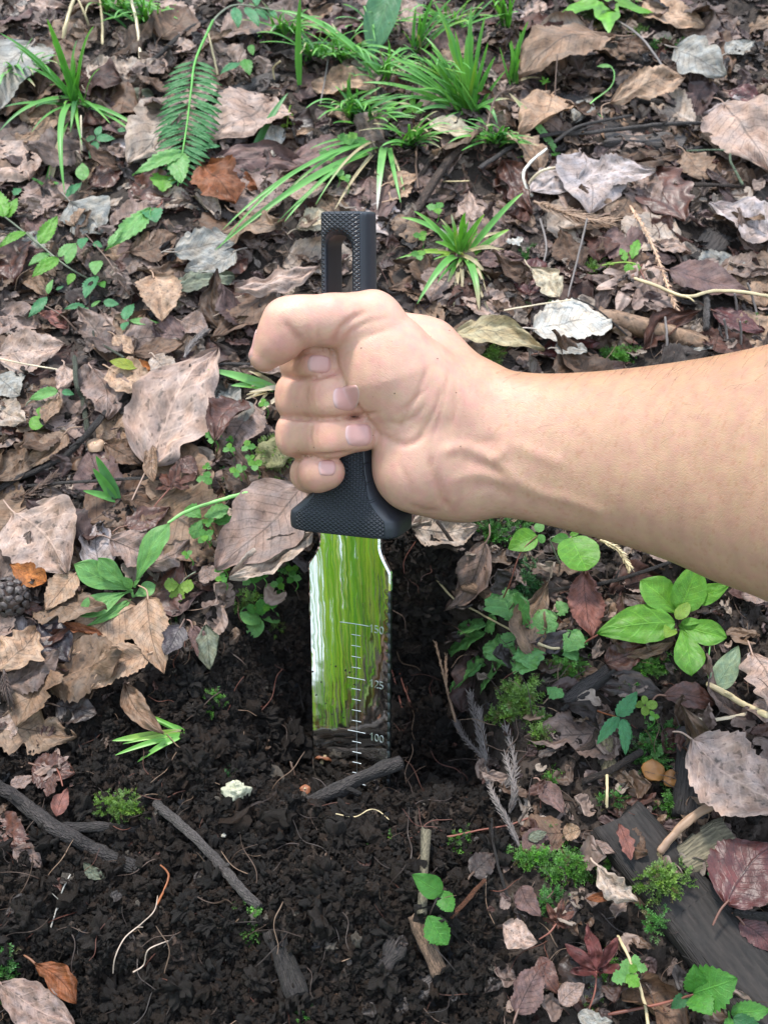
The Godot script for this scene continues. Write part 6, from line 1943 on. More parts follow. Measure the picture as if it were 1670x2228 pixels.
	plant("seedling", "small dark green leaves under the pale wood chunk", "seedling", "", "F", [[0.3, "green", 1440, 620, 1, 1440, 600, 5]], [[1440, 600, 1400, 580, 0.7, "round", "deep", 5, 6], [1445, 600, 1480, 620, 0.7, "round", "green", 5, 5], [1440, 590, 1450, 560, 0.7, "round", "green", 5, 6]])
	# liverwort: flat lobes that fork and overlap
	var lv := P(px("G", 430, 620), 0.002)
	var lw := thing("liverwort", "glossy blue green liverwort lobes growing right of the hole", "liverwort", lv)
	for q in [[480, 560, 430, 405, 0.75], [520, 570, 640, 520, 0.55], [560, 600, 650, 560, 0.5], [470, 540, 510, 470, 0.8], [640, 510, 705, 470, 0.6], [340, 560, 225, 545, 0.5], [340, 600, 175, 640, 0.42], [400, 620, 340, 700, 0.5], [390, 600, 430, 700, 0.6], [430, 720, 320, 790, 0.62], [330, 740, 180, 790, 0.52], [450, 720, 540, 730, 0.5], [500, 640, 540, 720, 0.5], [480, 590, 420, 640, 0.6], [540, 560, 520, 640, 0.75], [330, 590, 360, 540, 0.6], [700, 690, 760, 600, 0.62], [740, 660, 800, 610, 0.5], [690, 700, 760, 680, 0.5], [620, 850, 680, 880, 0.55]]:
		var base := P(px("G", q[0], q[1]), rng.randf_range(0.006, 0.009))
		var tip: Vector3 = P(px("G", q[2], q[3]), rng.randf_range(0.007, 0.011))
		var L := base.distance_to(tip)
		var o := part("lobe", leaf_mesh(L * 1.25, L * q[4] * 1.6, "obovate", (COL.teal as Color).lerp(COL.mint, 0.6 + rng.randf() * 0.4), -0.5, -0.3, 5, 0.25, 0.9, 0.35, true), M.green1, lw)
		o.transform = lw.transform.affine_inverse() * frame_on(base, tip, g_n)


# ---------- moss, sticks, wood, stones
func make_moss() -> void:
	var stone_at := P(px("C", 1420, 1180), 0.002)
	var st := thing("mossy_stone", "small mossy yellow green stone left of the ring finger", "stone", stone_at)
	var sm := part("stone", lump_mesh(Vector3(0.0095, 0.008, 0.012), 0.5, Color(0.17, 0.16, 0.07), 12.0, 18, 24, 50.0), M.stone, st)
	sm.position = g_n * 0.004
	var where := []
	var tint := PackedColorArray()
	for k in 240:
		var d := Vector3(rng.randfn(), rng.randfn(), rng.randfn()).normalized()
		if d.dot(g_n) < -0.3: continue
		var s := d.cross(Vector3(rng.randfn(), rng.randfn(), rng.randfn())).normalized()
		where.append(Transform3D(Basis(s, d.cross(s), d).scaled_local(Vector3.ONE * rng.randf_range(0.0015, 0.0035)), d * Vector3(0.0085, 0.0075, 0.011) + g_n * 0.004))
		tint.append(ink((COL.lime as Color).lerp(COL.olive, rng.randf()) * rng.randf_range(0.6, 1.1)))
	scatter("moss", M.sprig_mesh, M.moss, where, tint, st)
	moss("bright moss at the foot of the mossy stone", "C", 1440, 1290, 60, 40, 110, "lime")
	moss("thin moss among the clover left of the mossy stone", "C", 1170, 1290, 90, 60, 120, "green")
	moss("yellow green moss below the clover leaves near the guard leaf", "C", 1190, 1360, 70, 35, 90, "lime")
	moss("dark moss hanging at the soil edge left of the blade", "D", 1290, 610, 90, 60, 200, "lime")
	moss("small moss tuft between rosette and dug soil", "D", 890, 670, 35, 45, 70, "green")
	moss("moss tuft stranded on the dark soil left of the blade", "D", 1110, 1130, 55, 45, 110, "bright")
	moss("pale feathery moss beside the crumpled tan leaf", "D", 1500, 440, 60, 45, 90, "mint", 0.003, 1.2)
	moss("moss under the small round leaves near the blade", "D", 1400, 740, 60, 40, 110, "lime")
	moss("bit of moss beside the dark plum leaf at left", "D", 190, 860, 45, 35, 60, "lime")
	moss("thick green moss clump on the soil at lower left", "E", 520, 300, 125, 62, 380, "lime", 0.008)
	moss("loose green moss strand hanging by the diagonal stick", "E", 1075, 820, 22, 80, 70, "bright", 0.004)
	moss("little moss tuft at the diagonal stick's lower end", "E", 1040, 725, 24, 20, 30, "bright", 0.003)
	moss("moss scrap near the bottom edge in the dark soil", "E", 1275, 1170, 30, 50, 60, "green")
	moss("dark green moss at the lower left edge", "E", 20, 1010, 40, 70, 90, "green", 0.0, 1.5)
	moss("tiny moss sprig above the pale stone", "E", 960, 165, 22, 22, 25, "deep")
	moss("small fresh moss sprigs in the soil below the stick", "E", 1620, 440, 50, 30, 50, "bright")
	moss("small upright moss sprig in front of the dry reed", "F", 350, 445, 32, 30, 35, "bright", 0.002, 1.3)
	moss("bright moss lying over the wooden plank", "F", 1215, 610, 105, 75, 170, "lime", 0.0150, 1.1)
	moss("moss strand trailing down the plank", "F", 1175, 790, 36, 70, 45, "green", 0.0130, 1.1)
	moss("broad green moss cushion left of the plank", "F", 830, 560, 130, 70, 420, "bright", 0.004, 1.2)
	moss("long moss strand reaching left from the cushion", "F", 640, 525, 110, 26, 170, "bright", 0.003, 1.2)
	moss("moss below the small reddish maple leaf", "F", 740, 710, 45, 50, 90, "green")
	moss("moss under the large reddish maple leaf's right side", "F", 985, 1000, 50, 60, 110, "bright")
	moss("yellow moss at the bottom beneath the maple leaf", "F", 900, 1110, 40, 70, 80, "lime")
	moss("moss sprig beside the dry cedar stem", "F", 735, 210, 30, 45, 55, "bright", 0.002, 1.2)
	moss("moss strands draped round the orange mushroom", "F", 1170, 80, 70, 85, 150, "green", 0.004, 1.3)
	moss("moss strand right of the orange mushroom", "F", 1250, 290, 40, 80, 80, "bright", 0.002, 1.3)
	moss("moss at the upper end of the plank", "F", 990, 290, 45, 45, 80, "green")
	moss("moss specks above the cushion left of the plank", "F", 760, 410, 60, 32, 80, "bright")
	moss("feathery yellow green moss below the liverwort", "G", 500, 900, 75, 60, 180, "lime", 0.004, 1.5)
	moss("long moss frond reaching left below the liverwort", "G", 450, 985, 100, 18, 80, "lime", 0.004, 1.5)
	moss("moss frond pointing down below the liverwort", "G", 590, 1050, 26, 70, 70, "lime", 0.003, 1.5)
	moss("moss below the narrow brown twig under the liverwort", "G", 715, 755, 80, 60, 190, "bright", 0.003, 1.3)
	moss("moss fronds under the right rosette", "G", 1100, 745, 75, 65, 170, "bright", 0.003, 1.3)
	moss("moss above the teal toothed seedling", "G", 990, 840, 60, 45, 110, "green", 0.002, 1.2)
	moss("dark moss right of the teal toothed seedling", "G", 1170, 1080, 80, 60, 130, "green", 0.002, 1.2)
	moss("dark moss hanging just below the wrist", "G", 430, 120, 110, 60, 260, "green", 0.002, 1.3)
	moss("moss in the gap under the two round leaved seedlings", "G", 540, 360, 50, 90, 150, "deep", 0.002, 1.2)
	moss("moss left of the limp leaf under the wrist", "G", 270, 55, 60, 30, 80, "green")
	moss("moss sprig at the right of the wrist crease", "H", 350, 915, 65, 55, 200, "lime", 0.006)
	moss("low green clubmoss sprig above the forearm", "H", 955, 915, 65, 32, 150, "bright", 0.005, 1.4)
	moss("moss beside the round purplish leaf", "H", 840, 480, 60, 55, 150, "lime", 0.002, 1.2)
	moss("dark moss near the small grass tuft's stalks", "H", 550, 430, 50, 35, 80, "green")
	moss("moss under the cream standing leaf", "H", 590, 690, 50, 30, 80, "green")
	moss("moss at the right edge above the forearm", "H", 1570, 765, 80, 40, 190, "bright", 0.003, 1.2)
	moss("moss on the bark at the upper right", "B", 1230, 190, 60, 30, 120, "green")
	moss("moss under the green maple leaf at the top", "B", 1080, 125, 60, 25, 110, "lime")

func make_sticks() -> void:
	var path := [at_depth(Vector2(585, 1757), 0.487), at_depth(Vector2(672, 1743), 0.488), at_depth(Vector2(742, 1714), 0.490), at_depth(Vector2(806, 1684), 0.492), at_depth(Vector2(876, 1660), 0.496)]
	var cross := thing("stick", "dark thick stick lying across the front of the blade", "stick", path[0], "sticks on the soil")
	var crossing := smooth_path(path.map(func(v): return v - path[0]), 12)
	part("shaft", tube_mesh(crossing, 0.0024, 0.0030, 16, COL.bark, 0.6), M.bark, cross)
	part("side_twig", tube_mesh(smooth_path([crossing[24], crossing[24] + Vector3(0.004, 0.002, 0.002), crossing[24] + Vector3(0.009, 0.001, 0.004)], 4), 0.0012, 0.0007, 7, COL.bark, 0.3), M.bark, cross)
	stick("branch", "dark branch with orange scars entering from the lower left edge", "stick", "E", 3.0, 3.2, "bark", [-60, 180, 6, 60, 260, 6, 240, 395, 5, 430, 500, 4, 600, 570, 1], "sticks on the soil", true, [[0.35, -8.0, 3.0, 5.0]])
	stick("stick", "straight grey stick slanting down through the dark soil", "stick", "E", 2.1, 2.2, "barkgrey", [655, 285, 5, 760, 375, 5, 900, 510, 5, 1010, 640, 5, 1100, 735, 2], "sticks on the soil", true, [[0.6, 3.0, 3.0, 1.0]])
	stick("stick", "dark stick half buried under the green moss clump", "stick", "E", 2.4, 1.8, "bark", [250, 390, 1, 420, 390, 2, 560, 395, 1, 690, 385, 0], "sticks on the soil")
	chip("wood_splinter", "flat grey wood splinter at the grey stick's lower end", "wood", "E", 1160, 830, 1265, 1110, 9.5, 2.6, "plankgrey", 2.0, 0.8)
	chip("wood_splinter", "small brown bark flake beside the white roots", "wood", "E", 755, 830, 750, 960, 6.5, 2.0, "barkbrown", 1.5, 0.8)
	stick("stick", "long dark stick crossing the litter at the left edge", "stick", "C", 1.3, 2.0, "bark", [-60, 1370, 7, 100, 1280, 8, 330, 1170, 9, 480, 1020, 10, 560, 930, 10, 660, 845, 9], "sticks in the litter", true, [[0.5, -3.0, 5.0, -8.0]])
	stick("twig", "thin grey twig joining the dark stick at the left", "twig", "C", 0.8, 1.0, "barkgrey", [60, 1330, 6, 250, 1310, 7, 480, 1295, 8, 740, 1280, 7, 940, 1290, 4, 1060, 1305, 2], "twigs in the litter")
	stick("twig", "short grey twig poking from behind the thumb tip", "twig", "C", 1.1, 0.5, "barkgrey", [1290, 695, 10, 1180, 690, 9, 1100, 700, 8, 1025, 685, 8], "twigs in the litter")
	stick("twig", "crooked dark twig over the very large pale leaf", "twig", "C", 0.5, 0.7, "dark", [980, 690, 15, 975, 800, 15, 1050, 860, 14, 1090, 960, 12], "twigs in the litter")
	stick("twig", "curved green grey stalk left of the orange and green leaf", "twig", "C", 0.6, 0.7, "olive", [480, 520, 8, 495, 570, 9, 560, 610, 10, 640, 660, 12], "twigs in the litter")
	stick("straw", "pale straw lying across the big pinkish leaf at left", "straw", "C", 0.5, 0.4, "cream", [-20, 660, 12, 120, 690, 12, 310, 722, 11], "", false)
	stick("twig", "mossy upright twig stub beside the heart shaped leaf", "twig", "C", 1.2, 1.5, "olive", [385, 650, 14, 395, 800, 10, 430, 880, 6, 450, 1040, 2], "twigs in the litter")
	stick("branch", "grey forked branch lying across the upper right litter", "stick", "B", 1.5, 1.2, "barkgrey", [430, 715, 8, 600, 610, 9, 740, 570, 10, 870, 565, 10, 1050, 545, 10, 1250, 525, 9, 1440, 525, 8], "sticks in the litter", true, [[0.45, 14.0, 3.0, 4.0], [0.8, 2.0, 4.0, -3.0]])
	stick("branch", "short pale branch beside the grey forked one", "stick", "B", 1.2, 0.9, "barkgrey", [750, 605, 11, 860, 535, 12, 1080, 490, 11], "sticks in the litter")
	stick("root", "thick reddish brown root slanting up from behind the grip", "root", "B", 3.0, 2.2, "barkbrown", [80, 1010, 4, 180, 870, 6, 320, 660, 7, 450, 550, 7, 570, 450, 5], "", true)
	stick("root", "second brown root running beside the thick one", "root", "B", 1.6, 1.3, "barkbrown", [30, 960, 3, 150, 800, 4, 260, 640, 4, 360, 560, 3])
	stick("twig", "thin upright brown stem before the orange tan leaf", "twig", "B", 0.6, 0.5, "barkbrown", [770, 530, 2, 755, 400, 14, 765, 230, 30], "twigs in the litter", false)
	stick("branch", "dark branch tip at the upper right edge", "stick", "B", 1.6, 2.2, "bark", [1490, 420, 8, 1580, 455, 8, 1690, 505, 8], "sticks in the litter")
	stick("twig", "brown curved twig below the dark branch at the right", "twig", "B", 1.3, 1.1, "barkbrown", [1230, 810, 6, 1310, 785, 8, 1400, 785, 8, 1560, 790, 6], "twigs in the litter")
	stick("twig", "red brown straight twig right of the lavender leaves", "twig", "B", 0.9, 0.8, "redstem", [1095, 825, 6, 1180, 910, 6, 1260, 990, 5, 1340, 1030, 5], "twigs in the litter")
	stick("twig", "pale green twisted twig at the upper right", "twig", "B", 0.9, 0.6, "pgreen", [1550, 785, 8, 1500, 690, 12, 1480, 640, 13, 1310, 640, 8], "twigs in the litter")
	stick("stalk", "white curled stalk beside the small lavender leaf", "stalk", "B", 0.8, 1.0, "cream", [640, 810, 8, 650, 770, 13, 700, 725, 16, 760, 712, 14], "", false)
	stick("stalk", "bleached flat stalk above the white curled one", "stalk", "B", 0.7, 1.4, "white", [720, 630, 10, 650, 690, 12, 620, 750, 11, 655, 835, 6], "", false)
	stick("straw", "pale straw standing by the cedar sprig", "straw", "H", 0.7, 0.6, "barkgrey", [810, 270, 16, 775, 420, 12, 720, 640, 4], "", false)
	stick("straw", "thin bent straw left of the cedar sprig", "straw", "H", 0.7, 0.6, "barkgrey", [590, 270, 12, 620, 400, 9, 600, 500, 5], "", false)
	stick("twig", "pale bent twig with a knot right of the rolled brown leaf", "twig", "H", 1.0, 1.0, "straw", [1030, 550, 14, 1120, 580, 14, 1270, 635, 14, 1400, 610, 13, 1540, 615, 13, 1690, 640, 12], "twigs in the litter", false, [[0.4, 4.0, 1.0, -5.0]])
	stick("twig", "short upright peg of wood behind the rolled brown leaf", "twig", "H", 1.9, 1.8, "barkgrey", [1370, 630, 12, 1370, 700, 10, 1365, 790, 7], "twigs in the litter")
	stick("straw", "long pale straw over the round white leaf", "straw", "H", 0.5, 0.4, "cream", [420, 700, 13, 600, 670, 15, 740, 650, 16], "", false)
	stick("twig", "dark twig leaning over the white leaf", "twig", "H", 0.5, 0.5, "bark", [740, 640, 14, 850, 690, 16, 1000, 820, 10], "twigs in the litter")
	for q in [[1175, 730, 1185, 910], [1500, 620, 1510, 720], [1560, 570, 1610, 740], [1450, 740, 1470, 870], [1525, 750, 1530, 880]]:
		stick("stem_stub", "thin grey dead stem standing %s the pale bent twig" % ["before the rolled leaf and below", "just under", "crossing under", "lower left of", "lowest under"][[1175, 1500, 1560, 1450, 1525].find(q[0])], "twig", "H", 0.7, 0.8, "barkgrey", [q[0], q[1], 14, (q[0] + q[2]) / 2 + 3, (q[1] + q[3]) / 2, 8, q[2], q[3], 2], "dead stems", false)
	for q in [["A", 600, 310, 585, 120, 555, -10, 1.3, "cream", "thick pale dry stalk arching in the upper left"], ["A", 265, 190, 285, 90, 315, -10, 1.5, "straw", "wide tan dry stalk behind the upper left grass"], ["A", 435, 190, 435, 100, 425, -10, 1.0, "straw", "brownish dry stalk right of the wide tan one"], ["A", 385, 130, 360, 60, 330, -10, 0.9, "straw", "thin tan stalk between the two dry ones"], ["A", 660, 190, 640, 80, 590, -10, 0.8, "barkgrey", "grey dry stalk right of the thick pale one"], ["A", 925, 320, 905, 230, 885, 140, 0.8, "straw", "dry stalk standing beside the fern's stem"], ["A", 350, 700, 345, 600, 345, 490, 0.8, "cream", "pale straight stalk under the upper left grass tuft"], ["A", 1165, 340, 1160, 290, 1190, 260, 0.7, "straw", "short tan stalk above the large pinkish leaf"], ["A", 1395, 230, 1380, 330, 1360, 440, 0.7, "barkgrey", "grey stalk before the top dark red leaf"], ["B", 960, 60, 1110, 150, 1230, 310, 0.9, "barkgrey", "grey stalk slanting through the upper right leaves"], ["B", 280, 770, 330, 770, 390, 768, 0.5, "straw", "short pale straw right of the brown root"], ["B", 170, 590, 165, 700, 175, 800, 0.7, "barkbrown", "brown stem of the maple seedling leaf by the root"]]:
		stick("dry_stalk", q[9], "stalk", q[0], q[7], q[7] * 0.8, q[8], [q[1], q[2], 3, q[3], q[4], 12, q[5], q[6], 20], "dry stalks", false)
	stick("stick", "dark slanting stick at the top left beside the fern stem", "stick", "A", 1.6, 1.4, "bark", [540, 330, 4, 680, 230, 6, 790, 130, 8, 880, 90, 9], "sticks in the litter")
	chip("wood_piece", "grey wood piece lying behind the large pinkish tan leaf", "wood", "A", 920, 420, 1170, 320, 10, 4, "barkgrey", 2.0, 0.7)
	chip("bark_piece", "weathered slab of bark under the grey forked branch", "bark", "B", 790, 430, 1010, 560, 16, 5, "bark", 2.0, 0.8)
	chip("bark_piece", "rough grey brown bark slab right of the grey forked branch", "bark", "B", 960, 590, 1310, 610, 15, 6, "barkgrey", 2.0, 1.0)
	chip("wood_piece", "dark wood piece sheltered under the bent tan leaf", "bark", "B", 1050, 400, 1260, 440, 12, 6, "bark", 2.0, 0.9)
	chip("wood_piece", "dark rotten wood under the big lavender leaf at the right", "bark", "H", 1330, 480, 1430, 350, 16, 5, "bark", 3.0, 0.9)
	# right-hand side below the arm
	stick("twig", "dark twig running from the liverwort to the forearm", "twig", "G", 1.0, 0.9, "bark", [570, 410, 5, 720, 385, 7, 850, 370, 9, 1010, 330, 9, 1210, 262, 8], "twigs in the litter", true, [[0.4, 1.0, 3.0, -4.0], [0.65, 2.0, 3.0, 4.0]])
	stick("straw", "pale thin straw crossing the liverwort", "straw", "G", 0.6, 0.5, "straw", [105, 340, 12, 180, 430, 12, 300, 500, 11, 465, 590, 9], "", false)
	stick("straw", "pale twig pointing at the small liverwort curl", "straw", "G", 0.7, 0.6, "straw", [580, 645, 8, 650, 668, 9, 770, 660, 9], "", false)
	stick("twig", "reddish stem under the right rosette's left leaf", "twig", "G", 0.5, 0.5, "redstem", [770, 660, 8, 860, 605, 10], "twigs in the litter", false)
	stick("twig", "slanting dark brown twig below the liverwort", "twig", "G", 1.1, 0.8, "bark", [690, 960, 5, 780, 890, 6, 870, 830, 7, 940, 770, 7], "twigs in the litter")
	chip("wood_piece", "dark narrow wood piece behind the slanting brown twig", "wood", "G", 700, 930, 910, 780, 8, 4, "bark", 2.0, 0.7)
	chip("wood_sliver", "pale upright wood sliver under the teal toothed seedling", "wood", "G", 900, 1090, 920, 1270, 6.5, 2, "straw", 3.0, 0.7)
	chip("wood_bar", "dark upright wood bar left of the large pale toothed leaf", "wood", "F", 1345, -10, 1325, 350, 15, 6, "bark", 4.0, 0.4)
	stick("twig", "blue black slanting stick above the orange mushroom", "twig", "G", 1.4, 1.6, "dark", [785, 1295, 4, 880, 1260, 6, 980, 1205, 8, 1065, 1150, 8], "twigs in the litter")
	stick("twig", "pale yellow twig at the right below the silvery leaf", "twig", "G", 1.6, 1.2, "straw", [1660, 985, 10, 1540, 930, 11, 1440, 870, 11, 1370, 835, 9], "twigs in the litter", false, [[0.5, -4.0, 3.0, 1.0]])
	stick("twig", "bleached twig beneath the pale yellow one at the right", "twig", "G", 1.0, 0.9, "cream", [1300, 995, 8, 1400, 1005, 8, 1590, 970, 8], "twigs in the litter", false)
	stick("twig", "curled brown twig above the slanting blue black stick", "twig", "G", 1.6, 1.5, "barkbrown", [725, 1250, 4, 760, 1170, 6, 840, 1110, 7, 855, 1050, 7], "twigs in the litter")
	stick("root", "curving brown root under the wrist", "root", "G", 1.2, 0.8, "barkbrown", [60, 200, 6, 150, 190, 8, 205, 215, 6, 150, 130, 10, 105, 70, 12])
	chip("wood_piece", "light brown wood flake left of the liverwort", "wood", "G", 245, 365, 395, 430, 9, 3, "tanbrown", 6.0, 0.8)
	stick("root", "pale root stalk curving from the plank to the right edge", "root", "F", 1.7, 2.0, "tanbrown", [1195, 500, 8, 1260, 420, 10, 1360, 330, 12, 1500, 255, 13, 1700, 180, 14], "", false)
	chip("plank", "weathered dark plank running into the lower right corner", "wood", "F", 1010, 350, 1760, 1290, 27, 10, "plankgrey", 6.0, 0.35, 0.05)
	chip("wood_chunk", "pale split wood chunk resting on the plank", "wood", "F", 1235, 575, 1500, 420, 16, 6, "oldwood", 8.0, 0.4)
	stick("twig", "dark rope like twig at the lower right edge", "twig", "F", 1.5, 1.7, "bark", [1510, 750, 8, 1580, 765, 9, 1700, 775, 8], "twigs in the litter")
	stick("stalk", "thin tan stalk rising from the bottom past the plank", "stalk", "F", 0.7, 0.6, "straw", [1150, 1240, 10, 1130, 1120, 11, 1070, 950, 11, 1020, 850, 10], "", false)
	chip("wood_piece", "grey wood strip near the bottom middle", "wood", "F", 80, 1170, 260, 1030, 6.5, 3, "barkgrey", 3.0, 0.6)
	chip("bark_flake", "dark bark flakes in the soil left of the dry reed", "bark", "F", 20, 1000, 90, 880, 8, 3, "bark", 2.0, 0.9)
	chip("dry_reed", "upper half of the flat dry reed in the dark soil", "reed", "F", 208, 400, 190, 760, 4.0, 1.2, "oldwood", 12.0, 0.5)
	chip("dry_reed", "lower half of the flat dry reed in the dark soil", "reed", "F", 165, 760, 265, 1010, 7.0, 1.2, "tanbrown", 8.0, 0.6)
	stick("twig", "rusty thin stick beside the round leaved seedling", "twig", "F", 1.0, 0.9, "rust", [310, 775, 4, 380, 700, 6, 460, 610, 6], "twigs in the litter")
	stick("twig", "long thin dark stem standing left of the moss cushion", "twig", "F", 0.7, 0.5, "bark", [555, 690, 4, 515, 560, 8, 490, 440, 12, 485, 350, 14], "twigs in the litter")
	stick("root", "fine red root crossing under the dry cedar sprig", "root", "F", 0.45, 0.35, "redstem", [160, 440, 2, 300, 430, 3, 420, 405, 3, 560, 380, 3, 640, 350, 2], "", false)
	stick("twig", "thin tan stick with bark hanging right of the wood bar", "twig", "F", 0.6, 0.7, "straw", [975, 160, 8, 975, 240, 6, 975, 310, 3], "twigs in the litter", false)
	stick("root", "white forked root in the dark soil at lower left", "root", "E", 0.28, 0.2, "pale", [480, 1010, 6, 490, 940, 7, 530, 860, 7, 600, 800, 7, 655, 745, 6, 670, 680, 5], "", false, [[0.55, 3.0, 1.0, 0.0]])
	stick("root", "short white root right of the forked white one", "root", "E", 0.3, 0.22, "pale", [565, 1005, 6, 610, 975, 7, 630, 910, 7, 715, 872, 6], "", false)
	stick("root", "orange red root strand in the middle of the soil", "root", "E", 0.5, 0.35, "rust", [665, 720, 6, 700, 650, 7, 715, 590, 7, 680, 550, 6], "", false)
	stick("root", "thin white root curving in front of the stick", "root", "K", 0.28, 0.22, "straw", [900, 1115, 6, 1000, 1130, 7, 1070, 1095, 8, 1120, 1100, 8, 1175, 1145, 6], "", false)
	stick("root", "thin red root left of the blade", "root", "K", 0.5, 0.4, "redstem", [510, 560, 2, 550, 580, 3, 580, 650, 4, 620, 705, 3], "", false)
	stick("root", "reddish root hanging in the pit right of the blade", "root", "K", 0.5, 0.4, "redstem", [1185, 360, 3, 1210, 450, 3, 1245, 580, 3], "", false)
	stick("root", "second reddish root hanging in the pit", "root", "K", 0.5, 0.4, "redstem", [1230, 390, 3, 1255, 470, 3, 1290, 555, 3], "", false)
	stick("root", "brown root stub standing left of the blade's foot", "root", "K", 0.7, 0.6, "barkbrown", [690, 920, 2, 675, 870, 5, 662, 820, 7], "", false)
	stick("root", "fine pale root hairs at the lower left edge", "root", "E", 0.35, 0.25, "grey", [215, 820, 3, 240, 740, 4, 265, 660, 4, 300, 590, 3], "", false, [[0.5, -5.0, 1.0, 4.0], [0.3, 4.0, 1.0, 5.0]])
	cedar("dry brown cedar sprig standing at the right rim of the hole", "G", [380, 1380, 4, 330, 1200, 10, 240, 1090, 14, 200, 1020, 16], [[330, 1200, 10, 290, 1010, 16, 265, 880, 22], [360, 1300, 8, 330, 1120, 16, 305, 960, 22], [400, 1340, 6, 470, 1240, 8, 430, 1040, 12]], "barkgrey", 3.6)
	cedar("long reddish cedar stem with few needles leaning over the hole", "G", [210, 1060, 10, 160, 880, 16, 100, 640, 24], [[150, 850, 16, 150, 700, 20]], "tanbrown", 1.6)
	cedar("slim dry cedar shoot right of the standing sprig", "F", [605, 475, 4, 560, 380, 8, 500, 270, 12, 460, 170, 14], [[560, 330, 9, 580, 230, 12, 545, 90, 16]], "barkgrey", 3.0)
	cedar("bristly dry cedar sprig below the lavender leaves", "H", [560, 190, 14, 660, 230, 15, 780, 265, 14, 930, 290, 10], [], "tanbrown", 8.0)
	cedar("scaly dry cedar strip hanging beside the purplish leaf", "H", [1010, 210, 8, 1080, 320, 10, 1150, 480, 12, 1200, 620, 12, 1250, 745, 8], [], "peach", 3.2)
	cedar("small dry cedar tip left of the thumb", "C", [950, 660, 10, 980, 600, 12, 1060, 520, 12], [], "barkgrey", 3.5)
	cedar("dry cedar needles at the left edge under the dark stick", "C", [20, 1400, 5, 150, 1360, 7, 290, 1260, 8], [], "barkbrown", 4.0)
	cedar("dark cedar tip at the left edge over the wet brown leaf", "D", [20, 960, 14, 35, 1060, 14, 60, 1150, 12], [], "dark", 4.0)
	cedar("dry cedar tip in the grass right of the root", "B", [450, 640, 8, 500, 420, 20, 610, 370, 24], [], "barkbrown", 3.0)
	cedar("pale dry cedar tip just under the forearm", "G", [870, 160, 8, 960, 210, 8, 1010, 290, 6], [], "straw", 3.0)
	# the rolled brown leaf, the cone, stones, mushrooms
	var a := P(px("H", 860, 700), 0.012)
	var b := P(px("H", 1375, 815), 0.012)
	var L := a.distance_to(b)
	var roll := root_mesh("rolled_leaf", leaf_mesh(L, L * 0.62, "strip", COL.tanbrown, 6.6, 0.1, 9, 0.06, 0.45, 0.3), M.dry10, "brown leaf rolled into a long tube above the forearm", "leaf", "")
	roll.transform = frame_on(a, b, -g_n)
	var cone_at := P(px("D", 55, 590), 0.006)
	var cone := thing("cedar_cone", "dark scaly cone at the left edge", "cone", cone_at)
	part("core", lump_mesh(Vector3.ONE * 0.0085, 0.5, COL.dark, 4.0), M.stem, cone)
	for k in 60:
		var y := 1.0 - 2.0 * (k + 0.5) / 60.0
		var an := k * 2.39996
		var d := Vector3(sqrt(1 - y * y) * cos(an), y, sqrt(1 - y * y) * sin(an))
		if d.dot(g_n) < -0.4: continue
		var sc := part("scale", lump_mesh(Vector3(0.0021, 0.0008, 0.0019), 0.6, (COL.bark as Color) * 1.1, k * 7.0, 5, 8), M.stem, cone)
		var s := d.cross(Vector3.UP).normalized() if absf(d.y) < 0.95 else Vector3.RIGHT
		sc.transform = Transform3D(Basis(s, (d + g_n * 0.3).normalized(), s.cross((d + g_n * 0.3).normalized())), d * 0.0092)
	var pale := root_mesh("pale_stone", lump_mesh(Vector3(0.0048, 0.0044, 0.0040), 0.9, Color(0.44, 0.43, 0.31), 31.0, 24, 30, 34.0), M.stone, "pale knobbly stone lying in the dark soil left of the stick", "stone")
	pale.position = P(px("E", 1000, 240), 0.0042)
	var peb := root_mesh("pebble", lump_mesh(Vector3(0.0016, 0.0013, 0.0014), 0.4, Color(0.45, 0.47, 0.5), 3.0), M.stone, "tiny pale grey pebble in the soil right of the stick", "pebble")
	peb.position = P(px("F", 303, 240), 0.001)
	var tiny := root_mesh("pebble", lump_mesh(Vector3(0.0011, 0.0009, 0.0010), 0.4, Color(0.6, 0.56, 0.46), 8.0), M.stone, "tiny cream pebble beside the grey diagonal stick", "pebble")
	tiny.position = P(px("E", 950, 425), 0.001)
	for q in [["F", 1165, 160, 5.0, "ochre", "orange mushroom cap half hidden by moss strands"], ["F", 1240, 195, 4.0, "ochre", "smaller orange mushroom cap right of the larger one"], ["C", 500, 1130, 4.6, "peach", "small tan mushroom cap below the dark stick at left"], ["C", 410, 1225, 4.8, "brown", "small brown mushroom cap left of the tan one"], ["K", 745, 1005, 2.6, "rust", "orange brown lump at the left end of the stick's crest"]]:
		var f := P(px(q[0], q[1], q[2]), 0.002)
		var t := thing("mushroom", q[5], "mushroom", f, "small mushrooms")
		var bm := MB.new()
		var r: float = q[3] * 0.001
		for i in 10:
			var th := i / 9.0
			for j in 21:
				var an := -TAU * j / 20.0
				var rr := r * sin(th * PI * 0.56) * (1.0 + 0.07 * sin(an * 5.0 + q[1]) * th)
				bm.add(Vector3(cos(an) * rr, r * (0.5 * cos(th * PI * 0.56) + 0.22 * nz.get_noise_2d(cos(an) * th * 55.0 + q[1], sin(an) * th * 55.0)), sin(an) * rr), Vector2(j / 20.0, th), ink(COL[q[4]], 1.1 - 0.4 * (1.0 - th) + 0.2 * sin(an * 17.0) * th))
		bm.lattice(0, 10, 21)
		var cap := part("cap", bm.mesh(), M.stem, t)
		cap.transform = Transform3D(Basis(CAMX, g_n, CAMX.cross(g_n)), g_n * 0.003)
		part("stipe", tube_mesh([-g_n * 0.004, g_n * 0.001, g_n * 0.005], r * 0.3, r * 0.25, 8, COL.straw), M.stem, t)


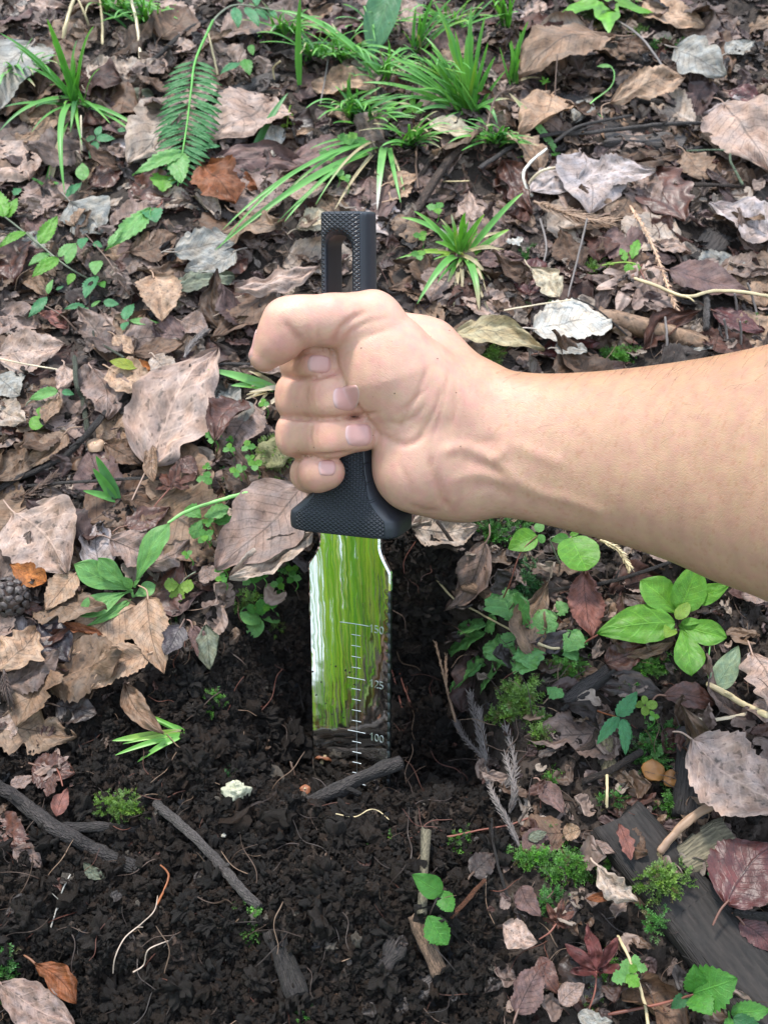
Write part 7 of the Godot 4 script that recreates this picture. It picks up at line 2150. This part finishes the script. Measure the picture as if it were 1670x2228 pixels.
func _ready() -> void:
	# camera, sky, sun, exposure
	rng.seed = 20240
	var cam := Camera3D.new()
	cam.name = "camera"
	add_child(cam)
	cam.transform = Transform3D(Basis(CAMX, cam_up, -cam_fwd), cam_pos)
	cam.fov = 50.0
	cam.near = 0.02
	cam.far = 500.0
	var lens := CameraAttributesPhysical.new()
	lens.frustum_focal_length = 12.0 / tan(deg_to_rad(25.0))
	lens.frustum_near = 0.02
	lens.frustum_far = 500.0
	lens.frustum_focus_distance = 0.475
	lens.exposure_aperture = 15.0
	cam.attributes = lens
	cam.current = true
	var sky := ProceduralSkyMaterial.new()
	sky.sky_top_color = Color(0.79, 0.86, 0.95)
	sky.sky_horizon_color = Color(0.80, 0.85, 0.89)
	sky.sky_curve = 0.2
	sky.ground_bottom_color = Color(0.20, 0.20, 0.16)
	sky.ground_horizon_color = Color(0.35, 0.37, 0.33)
	var env := Environment.new()
	env.background_mode = Environment.BG_SKY
	env.sky = Sky.new()
	env.sky.sky_material = sky
	env.tonemap_mode = Environment.TONE_MAPPER_LINEAR
	env.tonemap_exposure = 2.5
	env.sdfgi_enabled = true
	env.ssao_enabled = true
	env.ssil_enabled = true
	var world := WorldEnvironment.new()
	world.name = "world"
	world.environment = env
	add_child(world)
	var sun := DirectionalLight3D.new()
	sun.name = "overcast_sun"
	sun.light_energy = 0.62
	sun.light_color = Color(1.0, 0.98, 0.95)
	sun.light_angular_distance = 8.0
	sun.shadow_enabled = true
	sun.look_at_from_position(Vector3(-0.55, 2.4, -0.75), Vector3.ZERO)
	add_child(sun)
	for q in [[n1, 7.0, 3, 1], [n2, 42.0, 3, 2], [n3, 150.0, 3, 3], [n4, 36.0, 3, 7], [nz, 0.02, 2, 4]]:
		q[0].frequency = q[1]
		q[0].fractal_octaves = q[2]
		q[0].seed = q[3]
		q[0].noise_type = FastNoiseLite.TYPE_SIMPLEX_SMOOTH
	make_materials()
	make_ground()
	make_wood()
	make_knife()
	make_hand()
	make_more_leaves()
	make_leaf_bed()
	make_outer_bed()
	make_leaves()
	make_plants()
	make_moss()
	make_sticks()
	make_clods()
	make_crumbs()
	make_fragments()
